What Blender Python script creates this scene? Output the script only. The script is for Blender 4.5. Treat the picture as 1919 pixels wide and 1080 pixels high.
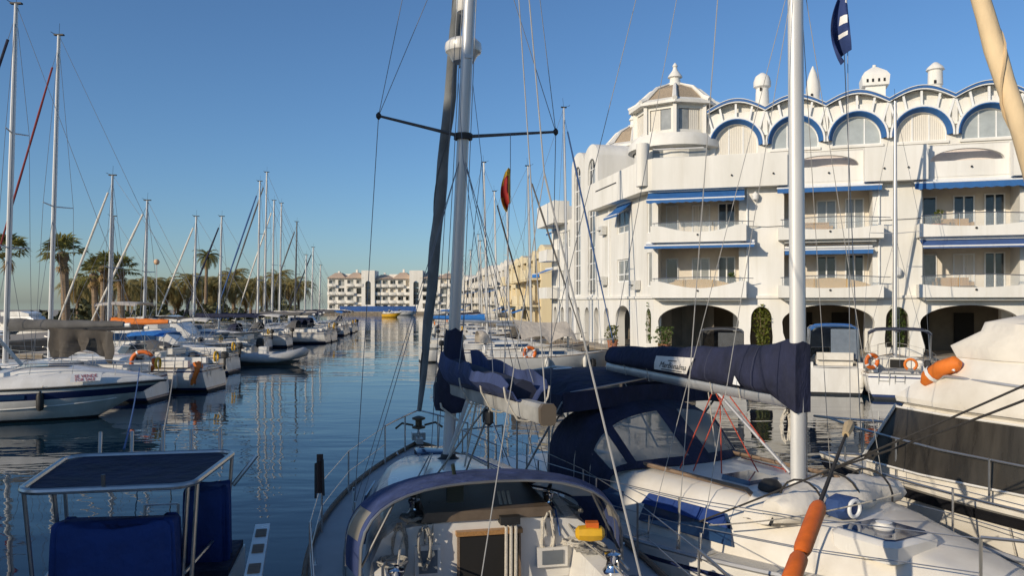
import bpy, math, random
from mathutils import Vector, Matrix

R = math.radians
V = Vector
for _o in list(bpy.data.objects):
    bpy.data.objects.remove(_o, do_unlink=True)
scene = bpy.context.scene
COL = scene.collection
random.seed(7)

# ------------------------------------------------------------------ camera
HZ = 567.0      # row of the horizon in the 1919 x 1080 photograph
FP = 1500.0     # focal length in photograph pixels
EYE = 4.0
cam_data = bpy.data.cameras.new('camera')
cam_data.sensor_width = 36.0
cam_data.lens = 36.0 * FP / 1919.0
cam_data.shift_y = (HZ - 540.0) / 1919.0
cam_data.clip_start = 0.1
cam_data.clip_end = 9000.0
cam = bpy.data.objects.new('camera', cam_data)
COL.objects.link(cam)
cam.location = (0, 0, EYE)
cam.rotation_euler = (R(90), 0, 0)
scene.camera = cam

# ------------------------------------------------------------------ sky and sun
SUN_AZ = V((-0.74, -0.67, 0)).normalized()
SUN_EL = R(19)
world = bpy.data.worlds.new('World')
scene.world = world
world.use_nodes = True
wn = world.node_tree.nodes
wl = world.node_tree.links
for n in list(wn):
    wn.remove(n)
sky = wn.new('ShaderNodeTexSky')
sky.sky_type = 'NISHITA'
sky.sun_disc = False
sky.sun_elevation = SUN_EL
sky.sun_rotation = math.atan2(SUN_AZ.x, SUN_AZ.y)
sky.altitude = 0
sky.air_density = 1.05
sky.dust_density = 0.5
sky.ozone_density = 6.3
wb = wn.new('ShaderNodeBackground')
wb.inputs['Strength'].default_value = 0.124
wo = wn.new('ShaderNodeOutputWorld')
wl.new(sky.outputs[0], wb.inputs[0])
wl.new(wb.outputs[0], wo.inputs[0])

sun_data = bpy.data.lights.new('sun', 'SUN')
sun_data.energy = 3.8
sun_data.angle = R(0.55)
sun_data.color = (1.0, 0.865, 0.67)
sun = bpy.data.objects.new('sun', sun_data)
COL.objects.link(sun)
_to = V((SUN_AZ.x * math.cos(SUN_EL), SUN_AZ.y * math.cos(SUN_EL), math.sin(SUN_EL)))
sun.rotation_euler = _to.to_track_quat('Z', 'Y').to_euler()
sun.location = (-40, -40, 40)

vs = scene.view_settings
vs.view_transform = 'Standard'
vs.look = 'None'
vs.exposure = 0.0
vs.gamma = 1.0
vs.use_curve_mapping = False
scene.cycles.use_denoising = True
scene.cycles.max_bounces = 8
scene.cycles.transparent_max_bounces = 12
scene.cycles.caustics_reflective = False
scene.cycles.caustics_refractive = False

# ------------------------------------------------------------------ placing
def U(px, py, d):
    """world point seen at photo pixel (px, py), d metres in front of the quay"""
    return V(((px - 960.0) / FP * d, d, EYE + (HZ - py) / FP * d))

def G(px, d, z=0.0):
    """world point above photo column px at distance d and height z"""
    return V(((px - 960.0) / FP * d, d, z))

# ------------------------------------------------------------------ materials
MATS = {}
def mat(name, col, rough=0.5, metal=0.0, var=0.06, scale=6.0, bump=0.0, bscale=40.0,
        col2=None, alpha=1.0, spec=0.5, stretch=(1, 1, 1), coat=0.0, trans=0.0, bdist=0.02):
    if name in MATS:
        return MATS[name]
    m = bpy.data.materials.new(name)
    m.use_nodes = True
    nt = m.node_tree
    b = nt.nodes['Principled BSDF']
    b.inputs['Roughness'].default_value = rough
    b.inputs['Metallic'].default_value = metal
    b.inputs['Specular IOR Level'].default_value = spec
    b.inputs['Coat Weight'].default_value = coat
    if trans:
        b.inputs['Transmission Weight'].default_value = trans
    if alpha < 1:
        b.inputs['Alpha'].default_value = alpha
    tc = nt.nodes.new('ShaderNodeTexCoord')
    mp = nt.nodes.new('ShaderNodeMapping')
    mp.inputs['Scale'].default_value = stretch
    nt.links.new(tc.outputs['Object'], mp.inputs[0])
    nz = nt.nodes.new('ShaderNodeTexNoise')
    nz.inputs['Scale'].default_value = scale
    nz.inputs['Detail'].default_value = 5
    nz.inputs['Roughness'].default_value = 0.6
    nt.links.new(mp.outputs[0], nz.inputs['Vector'])
    rp = nt.nodes.new('ShaderNodeValToRGB')
    rp.color_ramp.elements[0].position = 0.32
    rp.color_ramp.elements[1].position = 0.68
    c2 = col2 if col2 else tuple(max(0, c * (1 - var * 2.2)) for c in col)
    rp.color_ramp.elements[0].color = (*c2, 1)
    rp.color_ramp.elements[1].color = (*[min(1, c * (1 + var * 0.6)) for c in col], 1)
    nt.links.new(nz.outputs['Fac'], rp.inputs[0])
    nt.links.new(rp.outputs[0], b.inputs['Base Color'])
    if rough > 0.12 and metal < 0.5:
        mr = nt.nodes.new('ShaderNodeMapRange')
        mr.inputs['To Min'].default_value = max(0.02, rough - 0.1)
        mr.inputs['To Max'].default_value = min(1, rough + 0.12)
        nt.links.new(nz.outputs['Fac'], mr.inputs[0])
        nt.links.new(mr.outputs[0], b.inputs['Roughness'])
    if bump:
        n2 = nt.nodes.new('ShaderNodeTexNoise')
        n2.inputs['Scale'].default_value = bscale
        n2.inputs['Detail'].default_value = 4
        nt.links.new(mp.outputs[0], n2.inputs['Vector'])
        bp = nt.nodes.new('ShaderNodeBump')
        bp.inputs['Strength'].default_value = min(1.0, bump)
        bp.inputs['Distance'].default_value = bdist
        nt.links.new(n2.outputs['Fac'], bp.inputs['Height'])
        nt.links.new(bp.outputs[0], b.inputs['Normal'])
    MATS[name] = m
    return m

def streaky(name, base, streak, rough=0.7):
    """painted render with faint run-off streaks and blotches"""
    m = mat(name, base, rough, var=0.03, scale=0.6, bump=0.15, bscale=30, col2=streak)
    nt = m.node_tree
    for n in nt.nodes:
        if n.type == 'MAPPING':
            n.inputs['Scale'].default_value = (1.0, 1.0, 0.22)
    b = nt.nodes['Principled BSDF']
    src = b.inputs['Base Color'].links[0].from_socket
    tc = [n for n in nt.nodes if n.type == 'TEX_COORD'][0]
    mp = nt.nodes.new('ShaderNodeMapping'); mp.inputs['Scale'].default_value = (2.2, 2.2, 0.13)
    nt.links.new(tc.outputs['Object'], mp.inputs[0])
    n2 = nt.nodes.new('ShaderNodeTexNoise'); n2.inputs['Scale'].default_value = 1.6; n2.inputs['Detail'].default_value = 6
    nt.links.new(mp.outputs[0], n2.inputs['Vector'])
    rp = nt.nodes.new('ShaderNodeValToRGB')
    rp.color_ramp.elements[0].position = 0.30; rp.color_ramp.elements[0].color = (0.80, 0.77, 0.71, 1)
    rp.color_ramp.elements[1].position = 0.50; rp.color_ramp.elements[1].color = (1, 1, 1, 1)
    nt.links.new(n2.outputs['Fac'], rp.inputs[0])
    mx = nt.nodes.new('ShaderNodeMix'); mx.data_type = 'RGBA'; mx.blend_type = 'MULTIPLY'; mx.inputs[0].default_value = 0.28
    nt.links.new(src, mx.inputs[6]); nt.links.new(rp.outputs[0], mx.inputs[7]); nt.links.new(mx.outputs[2], b.inputs['Base Color'])
    return m

white_wall = streaky('white_render', (0.81, 0.79, 0.74), (0.68, 0.66, 0.60))
soffit_wall = mat('soffit_render', (0.74, 0.73, 0.70), 0.8, var=0.03)
cream_wall = streaky('cream_render', (0.80, 0.75, 0.65), (0.70, 0.64, 0.54))
pale_wall = streaky('pale_render', (0.82, 0.78, 0.70), (0.70, 0.66, 0.58))
yellow_wall = streaky('yellow_render', (0.80, 0.69, 0.46), (0.72, 0.60, 0.38))
pink_wall = mat('pinkish_render', (0.76, 0.67, 0.60), 0.8, var=0.04)
tile_tan = mat('tan_roof_tile', (0.42, 0.33, 0.23), 0.85, var=0.15, scale=14, bump=0.6, bscale=30)
tile_far = mat('far_roof_tile', (0.66, 0.48, 0.33), 0.85, var=0.12, scale=4, bump=0.5, bscale=12)
blue_tile = mat('blue_glazed_tile', (0.035, 0.13, 0.36), 0.35, var=0.15, scale=20)
blue_awn = mat('blue_awning_cloth', (0.028, 0.13, 0.36), 0.8, var=0.08, scale=3, bump=0.2, bscale=14)
navy_awn = mat('slate_blue_awning_cloth', (0.06, 0.12, 0.30), 0.8, var=0.08, scale=3)
white_paint = mat('white_paint', (0.80, 0.80, 0.78), 0.45, var=0.03)
glass_dark = mat('window_glass', (0.035, 0.042, 0.05), 0.06, var=0.15, scale=1.2, spec=0.7)
glass_blind = mat('window_with_blind', (0.30, 0.31, 0.30), 0.12, var=0.12, scale=1.5, spec=0.7)
glass_rail = mat('balcony_glass', (0.55, 0.62, 0.66), 0.05, alpha=0.16, var=0.02)
room_wall = mat('room_wall', (0.74, 0.67, 0.56), 0.8, var=0.06, scale=1.5)
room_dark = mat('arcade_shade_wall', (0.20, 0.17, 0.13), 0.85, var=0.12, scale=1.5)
floor_tile = mat('balcony_floor', (0.52, 0.38, 0.26), 0.7)
wood_warm = mat('varnished_wood', (0.42, 0.22, 0.08), 0.35, var=0.14, scale=8, stretch=(1, 8, 8))
wicker = mat('wicker', (0.46, 0.29, 0.13), 0.75, var=0.18, scale=25, bump=0.4, bscale=60)
teak = mat('weathered_teak', (0.25, 0.17, 0.11), 0.75, var=0.2, scale=10, stretch=(0.5, 6, 6), bump=0.2)
steel = mat('stainless_steel', (0.50, 0.49, 0.47), 0.30, metal=0.85, var=0.05)
alu = mat('anodised_aluminium', (0.56, 0.56, 0.56), 0.42, metal=0.55, var=0.05, scale=2, stretch=(3, 3, 0.4))
alu_pale = mat('pale_mast_aluminium', (0.70, 0.69, 0.66), 0.45, metal=0.2, var=0.05, scale=2, stretch=(3, 3, 0.4))
alu_dark = mat('dark_mast_aluminium', (0.13, 0.13, 0.13), 0.5, metal=0.4, var=0.1)
wire = mat('rigging_wire', (0.20, 0.21, 0.23), 0.5, metal=0.4, var=0.05)
wire_pale = mat('pale_rope', (0.62, 0.57, 0.48), 0.85, var=0.12, scale=60, bump=0.4, bscale=200)
rope_grey = mat('grey_rope', (0.38, 0.36, 0.32), 0.9, var=0.2, scale=80, bump=0.5, bscale=250)
rope_dark = mat('dark_rope', (0.035, 0.032, 0.03), 0.85, var=0.2, scale=60)
rope_red = mat('red_rope', (0.50, 0.07, 0.035), 0.8, var=0.2, scale=60)
rope_blue = mat('blue_rope', (0.05, 0.12, 0.30), 0.8, var=0.2, scale=60)
gel = mat('white_gelcoat', (0.78, 0.76, 0.71), 0.25, scale=1.6, coat=0.25, col2=(0.68, 0.65, 0.59), stretch=(1, 1, .35))
gel_cream = mat('cream_gelcoat', (0.78, 0.74, 0.66), 0.3, scale=1.6, coat=0.2, col2=(0.64, 0.59, 0.50))
gel_grey = mat('grey_white_gelcoat', (0.55, 0.54, 0.51), 0.35, var=0.08, scale=1.1)
deck_nonskid = mat('nonskid_deck', (0.68, 0.65, 0.58), 0.75, var=0.05, scale=2, bump=0.35, bscale=140)
deck_grey = mat('grey_nonskid_deck', (0.48, 0.47, 0.45), 0.8, var=0.06, scale=2, bump=0.35, bscale=140)
antifoul = mat('antifouling_black', (0.025, 0.027, 0.03), 0.8, var=0.2)
antifoul_red = mat('antifouling_red', (0.17, 0.035, 0.025), 0.8, var=0.2)
navy_paint = mat('navy_paint', (0.018, 0.03, 0.10), 0.2, var=0.06, coat=0.4)
black_paint = mat('black_paint', (0.012, 0.012, 0.014), 0.2, var=0.06, coat=0.4)
navy_cloth = mat('navy_canvas', (0.018, 0.022, 0.055), 0.85, var=0.25, scale=3.5, bump=0.6, bscale=6, stretch=(1, 1, .5), bdist=0.09)
navy_lit = mat('skylit_faded_canvas', (0.040, 0.062, 0.165), 0.85, var=0.2, scale=3.0, bump=0.5, bscale=6, stretch=(1, 1, .5), bdist=0.09)  # navy canvas, its fading and the blue sky light both put into the colour
cover_blue = mat('royal_blue_cover', (0.012, 0.045, 0.20), 0.8, var=0.12, scale=2.5, bump=0.6, bscale=5, bdist=0.09)
bright_blue = mat('bright_blue_canvas', (0.03, 0.19, 0.55), 0.8, var=0.08, scale=2.5, bump=0.4, bscale=6, bdist=0.09)
grey_cloth = mat('grey_canvas', (0.13, 0.125, 0.12), 0.9, var=0.15, scale=2, bump=0.5, bscale=8)
dark_cloth = mat('charcoal_canvas', (0.045, 0.042, 0.042), 0.9, var=0.15, scale=2, bump=0.5, bscale=8)
mesh_cloth = mat('brown_mesh_tarp', (0.10, 0.085, 0.07), 0.9, alpha=0.82, var=0.15, scale=2, bump=0.5, bscale=8)
tarp_beige = mat('beige_tarp', (0.58, 0.51, 0.42), 0.85, var=0.08, scale=2, bump=0.6, bscale=5, bdist=0.09)
cream_cloth = mat('cream_canvas', (0.74, 0.69, 0.60), 0.85, var=0.06, scale=1.8, bump=0.5, bscale=6, bdist=0.035)
sail_cloth = mat('furled_sail_uv_strip', (0.20, 0.21, 0.21), 0.8, var=0.2, scale=3, bump=0.6, bscale=10, stretch=(1, 1, 0.5))
sail_tan = mat('furled_cream_sail', (0.72, 0.55, 0.33), 0.8, var=0.1, scale=3, bump=0.6, bscale=9, stretch=(1, 1, 0.4))
orange = mat('orange_plastic', (0.72, 0.15, 0.015), 0.5, var=0.12, scale=5, bump=.15, bscale=30)
orange_cloth = mat('orange_canvas', (0.75, 0.19, 0.02), 0.7, var=0.1, scale=4, bump=0.4, bscale=10)
yellow = mat('yellow_plastic', (0.75, 0.42, 0.02), 0.45, var=0.08)
rubber = mat('black_rubber', (0.02, 0.02, 0.02), 0.6, var=0.2)
hypalon = mat('grey_inflatable', (0.45, 0.45, 0.44), 0.6, var=0.06)
fender_white = mat('fender_vinyl', (0.72, 0.69, 0.62), 0.45, var=0.08, scale=8)
def vinyl_mat(name, col, clear):
    m = mat(name, col, 0.15, var=0.05, scale=2.5, bump=0.35, bscale=5)
    nt = m.node_tree; b = nt.nodes['Principled BSDF']; out = [n for n in nt.nodes if n.type == 'OUTPUT_MATERIAL'][0]
    tl = nt.nodes.new('ShaderNodeBsdfTranslucent'); tl.inputs[0].default_value = (*col, 1)
    tr = nt.nodes.new('ShaderNodeBsdfTransparent')
    m1 = nt.nodes.new('ShaderNodeMixShader'); m1.inputs[0].default_value = 0.55
    m2 = nt.nodes.new('ShaderNodeMixShader'); m2.inputs[0].default_value = clear
    nt.links.new(b.outputs[0], m1.inputs[1]); nt.links.new(tl.outputs[0], m1.inputs[2])
    nt.links.new(m1.outputs[0], m2.inputs[1]); nt.links.new(tr.outputs[0], m2.inputs[2]); nt.links.new(m2.outputs[0], out.inputs[0])
    return m
vinyl = vinyl_mat('clear_vinyl', (0.62, 0.62, 0.58), 0.60)
vinyl_cloudy = vinyl_mat('cloudy_vinyl', (0.66, 0.62, 0.54), 0.38)
vinyl_milky = vinyl_mat('milky_vinyl', (0.62, 0.57, 0.47), 0.30)
smoke_glass = mat('smoked_acrylic', (0.02, 0.05, 0.12), 0.06, spec=0.7)
tint_mesh = mat('windscreen_cover_mesh', (0.050, 0.044, 0.036), 0.28, var=0.25, scale=1.2, stretch=(4, 4, 0.3))
quay_stone = mat('quay_concrete', (0.42, 0.36, 0.28), 0.85, var=0.14, scale=1.2, bump=0.4, bscale=12)
quay_wet = mat('quay_wall_stone', (0.26, 0.21, 0.15), 0.8, var=0.2, scale=1.4, bump=0.5, bscale=9)
leaf = mat('plant_leaf', (0.085, 0.13, 0.025), 0.6, var=0.3, scale=3)
leaf_yel = mat('yellow_green_leaf', (0.14, 0.16, 0.02), 0.6, var=0.3, scale=3)  # yellow-green leaf colour
palm_leaf = mat('palm_leaf', (0.27, 0.25, 0.09), 0.65, var=0.25, scale=1.4)
palm_gold = mat('golden_palm_leaf', (0.40, 0.33, 0.13), 0.7, var=0.25, scale=1.2)
palm_dry = mat('dry_palm_leaf', (0.55, 0.37, 0.17), 0.8, var=0.2, scale=1.4)
palm_trunk = mat('palm_trunk', (0.27, 0.19, 0.12), 0.9, var=0.25, scale=5, bump=0.8, bscale=14, stretch=(0.4, 0.4, 2.5))
def translucent(m, col, f):
    nt = m.node_tree; b = nt.nodes['Principled BSDF']; out = [n for n in nt.nodes if n.type == 'OUTPUT_MATERIAL'][0]
    t = nt.nodes.new('ShaderNodeBsdfTranslucent'); t.inputs[0].default_value = (*col, 1)
    mx = nt.nodes.new('ShaderNodeMixShader'); mx.inputs[0].default_value = f
    nt.links.new(b.outputs[0], mx.inputs[1]); nt.links.new(t.outputs[0], mx.inputs[2]); nt.links.new(mx.outputs[0], out.inputs[0])
translucent(palm_gold, (0.42, 0.34, 0.11), 0.45); translucent(palm_leaf, (0.30, 0.29, 0.08), 0.45); translucent(palm_dry, (0.45, 0.30, 0.12), 0.3); translucent(leaf, (0.14, 0.20, 0.03), 0.3); translucent(leaf_yel, (0.25, 0.27, 0.03), 0.35)
black_void = mat('dark_interior', (0.012, 0.011, 0.010), 0.8)
chrome = mat('chrome', (0.78, 0.78, 0.78), 0.07, metal=1.0, var=0.02)
red_print = mat('red_print', (0.42, 0.05, 0.06), 0.6)
ink = mat('dark_print', (0.03, 0.03, 0.035), 0.6)
flag_red = mat('flag_red', (0.45, 0.03, 0.02), 0.8, var=0.08)
flag_yel = mat('flag_yellow', (0.72, 0.42, 0.03), 0.8, var=0.08)
flag_navy = mat('flag_navy', (0.02, 0.045, 0.16), 0.8, var=0.1)
fence_blue = mat('blue_hoarding', (0.02, 0.09, 0.30), 0.6, var=0.1, scale=0.3)
red_tape = mat('dark_red_rope', (0.22, 0.03, 0.03), 0.8)

def curtain_mat():
    m = mat('pale_curtain', (0.70, 0.66, 0.58), 0.75, var=0.02)
    nt = m.node_tree
    b = nt.nodes['Principled BSDF']
    w = nt.nodes.new('ShaderNodeTexWave')
    w.inputs['Scale'].default_value = 3.2
    w.inputs['Distortion'].default_value = 1.6
    w.inputs['Detail'].default_value = 2
    tc = nt.nodes.new('ShaderNodeTexCoord')
    mp = nt.nodes.new('ShaderNodeMapping')
    mp.inputs['Scale'].default_value = (1, 1, 0.04)
    nt.links.new(tc.outputs['Object'], mp.inputs[0])
    nt.links.new(mp.outputs[0], w.inputs['Vector'])
    bp = nt.nodes.new('ShaderNodeBump')
    bp.inputs['Strength'].default_value = 0.45
    bp.inputs['Distance'].default_value = 0.03
    nt.links.new(w.outputs['Fac'], bp.inputs['Height'])
    nt.links.new(bp.outputs[0], b.inputs['Normal'])
    return m
curtain = curtain_mat()

# ------------------------------------------------------------------ mesh collector
class MB:
    def __init__(s):
        s.v = []; s.f = []; s.m = []
    def add(s, vs, fs, m=0):
        o = len(s.v)
        s.v += [tuple(p) for p in vs]
        for i, f in enumerate(fs):
            s.f.append([o + k for k in f])
            s.m.append(m[i] if isinstance(m, (list, tuple)) else m)
        return s
    def box(s, c, d, m=0, rot=None):
        vs = []
        for sx in (-.5, .5):
            for sy in (-.5, .5):
                for sz in (-.5, .5):
                    p = V((sx * d[0], sy * d[1], sz * d[2]))
                    if rot is not None:
                        p = rot @ p
                    vs.append(V(c) + p)
        return s.add(vs, [(0, 1, 3, 2), (4, 6, 7, 5), (0, 4, 5, 1), (2, 3, 7, 6), (0, 2, 6, 4), (1, 5, 7, 3)], m)
    def box2(s, a, b, m=0):
        a = V(a); b = V(b)
        return s.box((a + b) / 2, [abs(b[i] - a[i]) for i in range(3)], m)
    def beam(s, p, q, w, h, m=0):
        p = V(p); q = V(q); d = (q - p)
        rot = d.to_track_quat('X', 'Z').to_matrix()
        return s.box((p + q) / 2, (d.length, w, h), m, rot)
    def tube(s, pts, r, n=8, m=0, caps=True, closed=False):
        pts = [V(p) for p in pts]
        k = len(pts)
        rs = r if isinstance(r, (list, tuple)) else [r] * k
        t0 = (pts[1] - pts[0]).normalized()
        ref = V((0, 0, 1)) if abs(t0.z) < 0.9 else V((1, 0, 0))
        nrm = t0.cross(ref).normalized()
        vs = []
        for i in range(k):
            if closed:
                t = (pts[(i + 1) % k] - pts[i - 1])
            else:
                t = pts[min(i + 1, k - 1)] - pts[max(i - 1, 0)]
            t = t.normalized() if t.length > 1e-9 else t0
            nrm = (nrm - t * nrm.dot(t))
            nrm = nrm.normalized() if nrm.length > 1e-6 else t.orthogonal().normalized()
            bn = t.cross(nrm)
            rr = rs[i] if not isinstance(rs[i], tuple) else rs[i][0]
            r2 = rs[i] if not isinstance(rs[i], tuple) else rs[i][1]
            for j in range(n):
                a = 2 * math.pi * j / n
                vs.append(pts[i] + nrm * (math.cos(a) * rr) + bn * (math.sin(a) * r2))
        fs = []
        for i in range(k if closed else k - 1):
            i2 = (i + 1) % k
            for j in range(n):
                j2 = (j + 1) % n
                fs.append((i * n + j, i * n + j2, i2 * n + j2, i2 * n + j))
        if caps and not closed:
            fs.append(tuple(range(n - 1, -1, -1)))
            fs.append(tuple((k - 1) * n + j for j in range(n)))
        return s.add(vs, fs, m)
    def lathe(s, prof, n=16, c=(0, 0, 0), m=0, mfun=None, rot=None):
        vs = []; fs = []; ms = []
        for (r, z) in prof:
            for j in range(n):
                a = 2 * math.pi * j / n
                p = V((r * math.cos(a), r * math.sin(a), z))
                if rot is not None:
                    p = rot @ p
                vs.append(V(c) + p)
        for i in range(len(prof) - 1):
            for j in range(n):
                j2 = (j + 1) % n
                fs.append((i * n + j, i * n + j2, (i + 1) * n + j2, (i + 1) * n + j))
                ms.append(mfun(i) if mfun else m)
        fs.append(tuple(range(n - 1, -1, -1))); ms.append(mfun(0) if mfun else m)
        k = len(prof) - 1
        fs.append(tuple(k * n + j for j in range(n))); ms.append(mfun(k - 1) if mfun else m)
        return s.add(vs, fs, ms)
    def loft(s, rings, closed=True, cap0=True, cap1=True, m=0, mfun=None):
        n = len(rings[0]); vs = [p for r in rings for p in r]; fs = []; ms = []
        for i in range(len(rings) - 1):
            for j in range(n if closed else n - 1):
                j2 = (j + 1) % n
                fs.append((i * n + j, i * n + j2, (i + 1) * n + j2, (i + 1) * n + j))
                ms.append(mfun(i, j) if mfun else m)
        if cap0:
            fs.append(tuple(range(n - 1, -1, -1))); ms.append(m)
        if cap1:
            fs.append(tuple((len(rings) - 1) * n + j for j in range(n))); ms.append(m)
        return s.add(vs, fs, ms)
    def slab(s, grid, t, m=0, mfun=None):
        """grid of points given thickness t along its normals (a cloth or panel with depth)"""
        nr = len(grid); nc = len(grid[0])
        g = [[V(p) for p in r] for r in grid]
        top = []; bot = []
        for i in range(nr):
            for j in range(nc):
                a = g[min(i + 1, nr - 1)][j] - g[max(i - 1, 0)][j]
                b = g[i][min(j + 1, nc - 1)] - g[i][max(j - 1, 0)]
                n = a.cross(b)
                n = n.normalized() if n.length > 1e-9 else V((0, 0, 1))
                top.append(g[i][j] + n * t / 2); bot.append(g[i][j] - n * t / 2)
        o = nr * nc; fs = []; ms = []
        for i in range(nr - 1):
            for j in range(nc - 1):
                q = (i * nc + j, (i + 1) * nc + j, (i + 1) * nc + j + 1, i * nc + j + 1)
                mm = mfun(i, j) if mfun else m
                fs.append(q); ms.append(mm)
                fs.append(tuple(o + k for k in reversed(q))); ms.append(mm)
        loop = [j for j in range(nc)] + [i * nc + nc - 1 for i in range(1, nr)] + \
               [(nr - 1) * nc + j for j in range(nc - 2, -1, -1)] + [i * nc for i in range(nr - 2, 0, -1)]
        for k in range(len(loop)):
            a, b = loop[k], loop[(k + 1) % len(loop)]
            fs.append((a, b, o + b, o + a)); ms.append(m)
        return s.add(top + bot, fs, ms)
    def prism(s, poly, h, m=0):
        """closed polygon of 3-D points extruded by vector h"""
        n = len(poly); h = V(h)
        vs = [V(p) for p in poly] + [V(p) + h for p in poly]
        fs = [tuple(range(n - 1, -1, -1)), tuple(range(n, 2 * n))]
        for i in range(n):
            j = (i + 1) % n
            fs.append((i, j, n + j, n + i))
        return s.add(vs, fs, m)
    def data(s, name, mats, angle=38, recalc=True):
        me = bpy.data.meshes.new(name)
        me.from_pydata(s.v, [], s.f)
        for mm in (mats if isinstance(mats, (list, tuple)) else [mats]):
            me.materials.append(mm)
        me.polygons.foreach_set('material_index', s.m)
        me.polygons.foreach_set('use_smooth', [True] * len(s.f))
        me.update()
        if recalc:
            import bmesh
            bm = bmesh.new(); bm.from_mesh(me)
            bmesh.ops.recalc_face_normals(bm, faces=bm.faces)
            bm.to_mesh(me); bm.free()
        me.set_sharp_from_angle(angle=R(angle))
        return me
    def build(s, name, mats, parent=None, loc=None, rz=None, angle=38, recalc=True):
        o = bpy.data.objects.new(name, s.data(name, mats, angle, recalc))
        COL.objects.link(o)
        if parent is not None:
            o.parent = parent
        if loc is not None:
            o.location = loc
        if rz is not None:
            o.rotation_euler = (0, 0, rz)
        return o

def thing(name, label, cat, loc=(0, 0, 0), rz=0.0, group=None):
    o = bpy.data.objects.new(name, None)
    o.empty_display_size = 0.5
    COL.objects.link(o)
    o.location = loc; o.rotation_euler = (0, 0, rz)
    return tag(o, label, cat, group)

def tag(o, label, cat, group=None):
    o['label'] = label; o['category'] = cat
    if group:
        o['group'] = group
    return o

def struct(o):
    o['kind'] = 'structure'
    return o

def copy_tree(o, parent=None):
    c = o.copy(); COL.objects.link(c)
    if parent is not None:
        c.parent = parent
    for ch in [x for x in bpy.data.objects if x.parent == o]:
        copy_tree(ch, c)
    return c

def text_mesh(body, size, matl, name, parent, mtx, extrude=0.002, shear=0.0, align='CENTER'):
    cu = bpy.data.curves.new('lettering', 'FONT')
    cu.body = body; cu.size = size; cu.extrude = extrude; cu.align_x = align; cu.shear = shear
    cu.resolution_u = 2
    to = bpy.data.objects.new('lettering', cu)
    COL.objects.link(to)
    dg = bpy.context.evaluated_depsgraph_get()
    me = bpy.data.meshes.new_from_object(to.evaluated_get(dg))
    bpy.data.objects.remove(to, do_unlink=True)
    me.materials.clear(); me.materials.append(matl)
    me.transform(mtx)
    o = bpy.data.objects.new(name, me)
    COL.objects.link(o)
    if parent is not None:
        o.parent = parent
    return o

def arc(c, r, a0, a1, n, plane='xz'):
    out = []
    for i in range(n + 1):
        a = R(a0 + (a1 - a0) * i / n)
        if plane == 'xz':
            out.append(V((c[0] + r * math.cos(a), c[1], c[2] + r * math.sin(a))))
        elif plane == 'xy':
            out.append(V((c[0] + r * math.cos(a), c[1] + r * math.sin(a), c[2])))
        else:
            out.append(V((c[0], c[1] + r * math.cos(a), c[2] + r * math.sin(a))))
    return out

def sag(p, q, drop, n=10):
    p = V(p); q = V(q)
    return [p.lerp(q, i / n) - V((0, 0, drop * 4 * (i / n) * (1 - i / n))) for i in range(n + 1)]

# ================================================================== WATER
def make_water():
    m = bpy.data.materials.new('harbour_water')
    m.use_nodes = True
    nt = m.node_tree
    b = nt.nodes['Principled BSDF']
    b.inputs['Base Color'].default_value = (0.007, 0.025, 0.042, 1)
    b.inputs['Roughness'].default_value = 0.015
    b.inputs['IOR'].default_value = 1.333
    b.inputs['Specular IOR Level'].default_value = 0.5
    tc = nt.nodes.new('ShaderNodeTexCoord')
    def noise(sc, stretch, detail, rot):
        mp = nt.nodes.new('ShaderNodeMapping')
        mp.inputs['Scale'].default_value = stretch
        mp.inputs['Rotation'].default_value = (0, 0, R(rot))
        nt.links.new(tc.outputs['Object'], mp.inputs[0])
        n = nt.nodes.new('ShaderNodeTexNoise')
        n.inputs['Scale'].default_value = sc
        n.inputs['Detail'].default_value = detail
        n.inputs['Roughness'].default_value = 0.5
        n.inputs['Distortion'].default_value = 0.3
        nt.links.new(mp.outputs[0], n.inputs['Vector'])
        return n
    n1 = noise(0.85, (0.34, 1.0, 1), 2, 4)
    n2 = noise(2.6, (0.5, 1.0, 1), 2, -9)
    n3 = noise(0.16, (0.5, 1.0, 1), 1, 15)
    mul = nt.nodes.new('ShaderNodeMath'); mul.operation = 'MULTIPLY_ADD'
    mul.inputs[1].default_value = 0.17
    nt.links.new(n2.outputs['Fac'], mul.inputs[0]); nt.links.new(n1.outputs['Fac'], mul.inputs[2])
    # cat's-paws: patches of rougher and calmer water
    mr = nt.nodes.new('ShaderNodeMapRange')
    mr.inputs['From Min'].default_value = 0.35; mr.inputs['From Max'].default_value = 0.65
    mr.inputs['To Min'].default_value = 0.30; mr.inputs['To Max'].default_value = 1.3
    nt.links.new(n3.outputs['Fac'], mr.inputs[0])
    mu2 = nt.nodes.new('ShaderNodeMath'); mu2.operation = 'MULTIPLY'
    nt.links.new(mul.outputs[0], mu2.inputs[0]); nt.links.new(mr.outputs[0], mu2.inputs[1])
    bp = nt.nodes.new('ShaderNodeBump')
    bp.inputs['Strength'].default_value = 1.0
    bp.inputs['Distance'].default_value = 0.026
    nt.links.new(mu2.outputs[0], bp.inputs['Height'])
    nt.links.new(bp.outputs[0], b.inputs['Normal'])
    mb = MB()
    mb.add([(-2500, -60, 0), (2500, -60, 0), (2500, 5000, 0), (-2500, 5000, 0)], [(0, 1, 2, 3)])
    struct(mb.build('water', m))
make_water()

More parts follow.
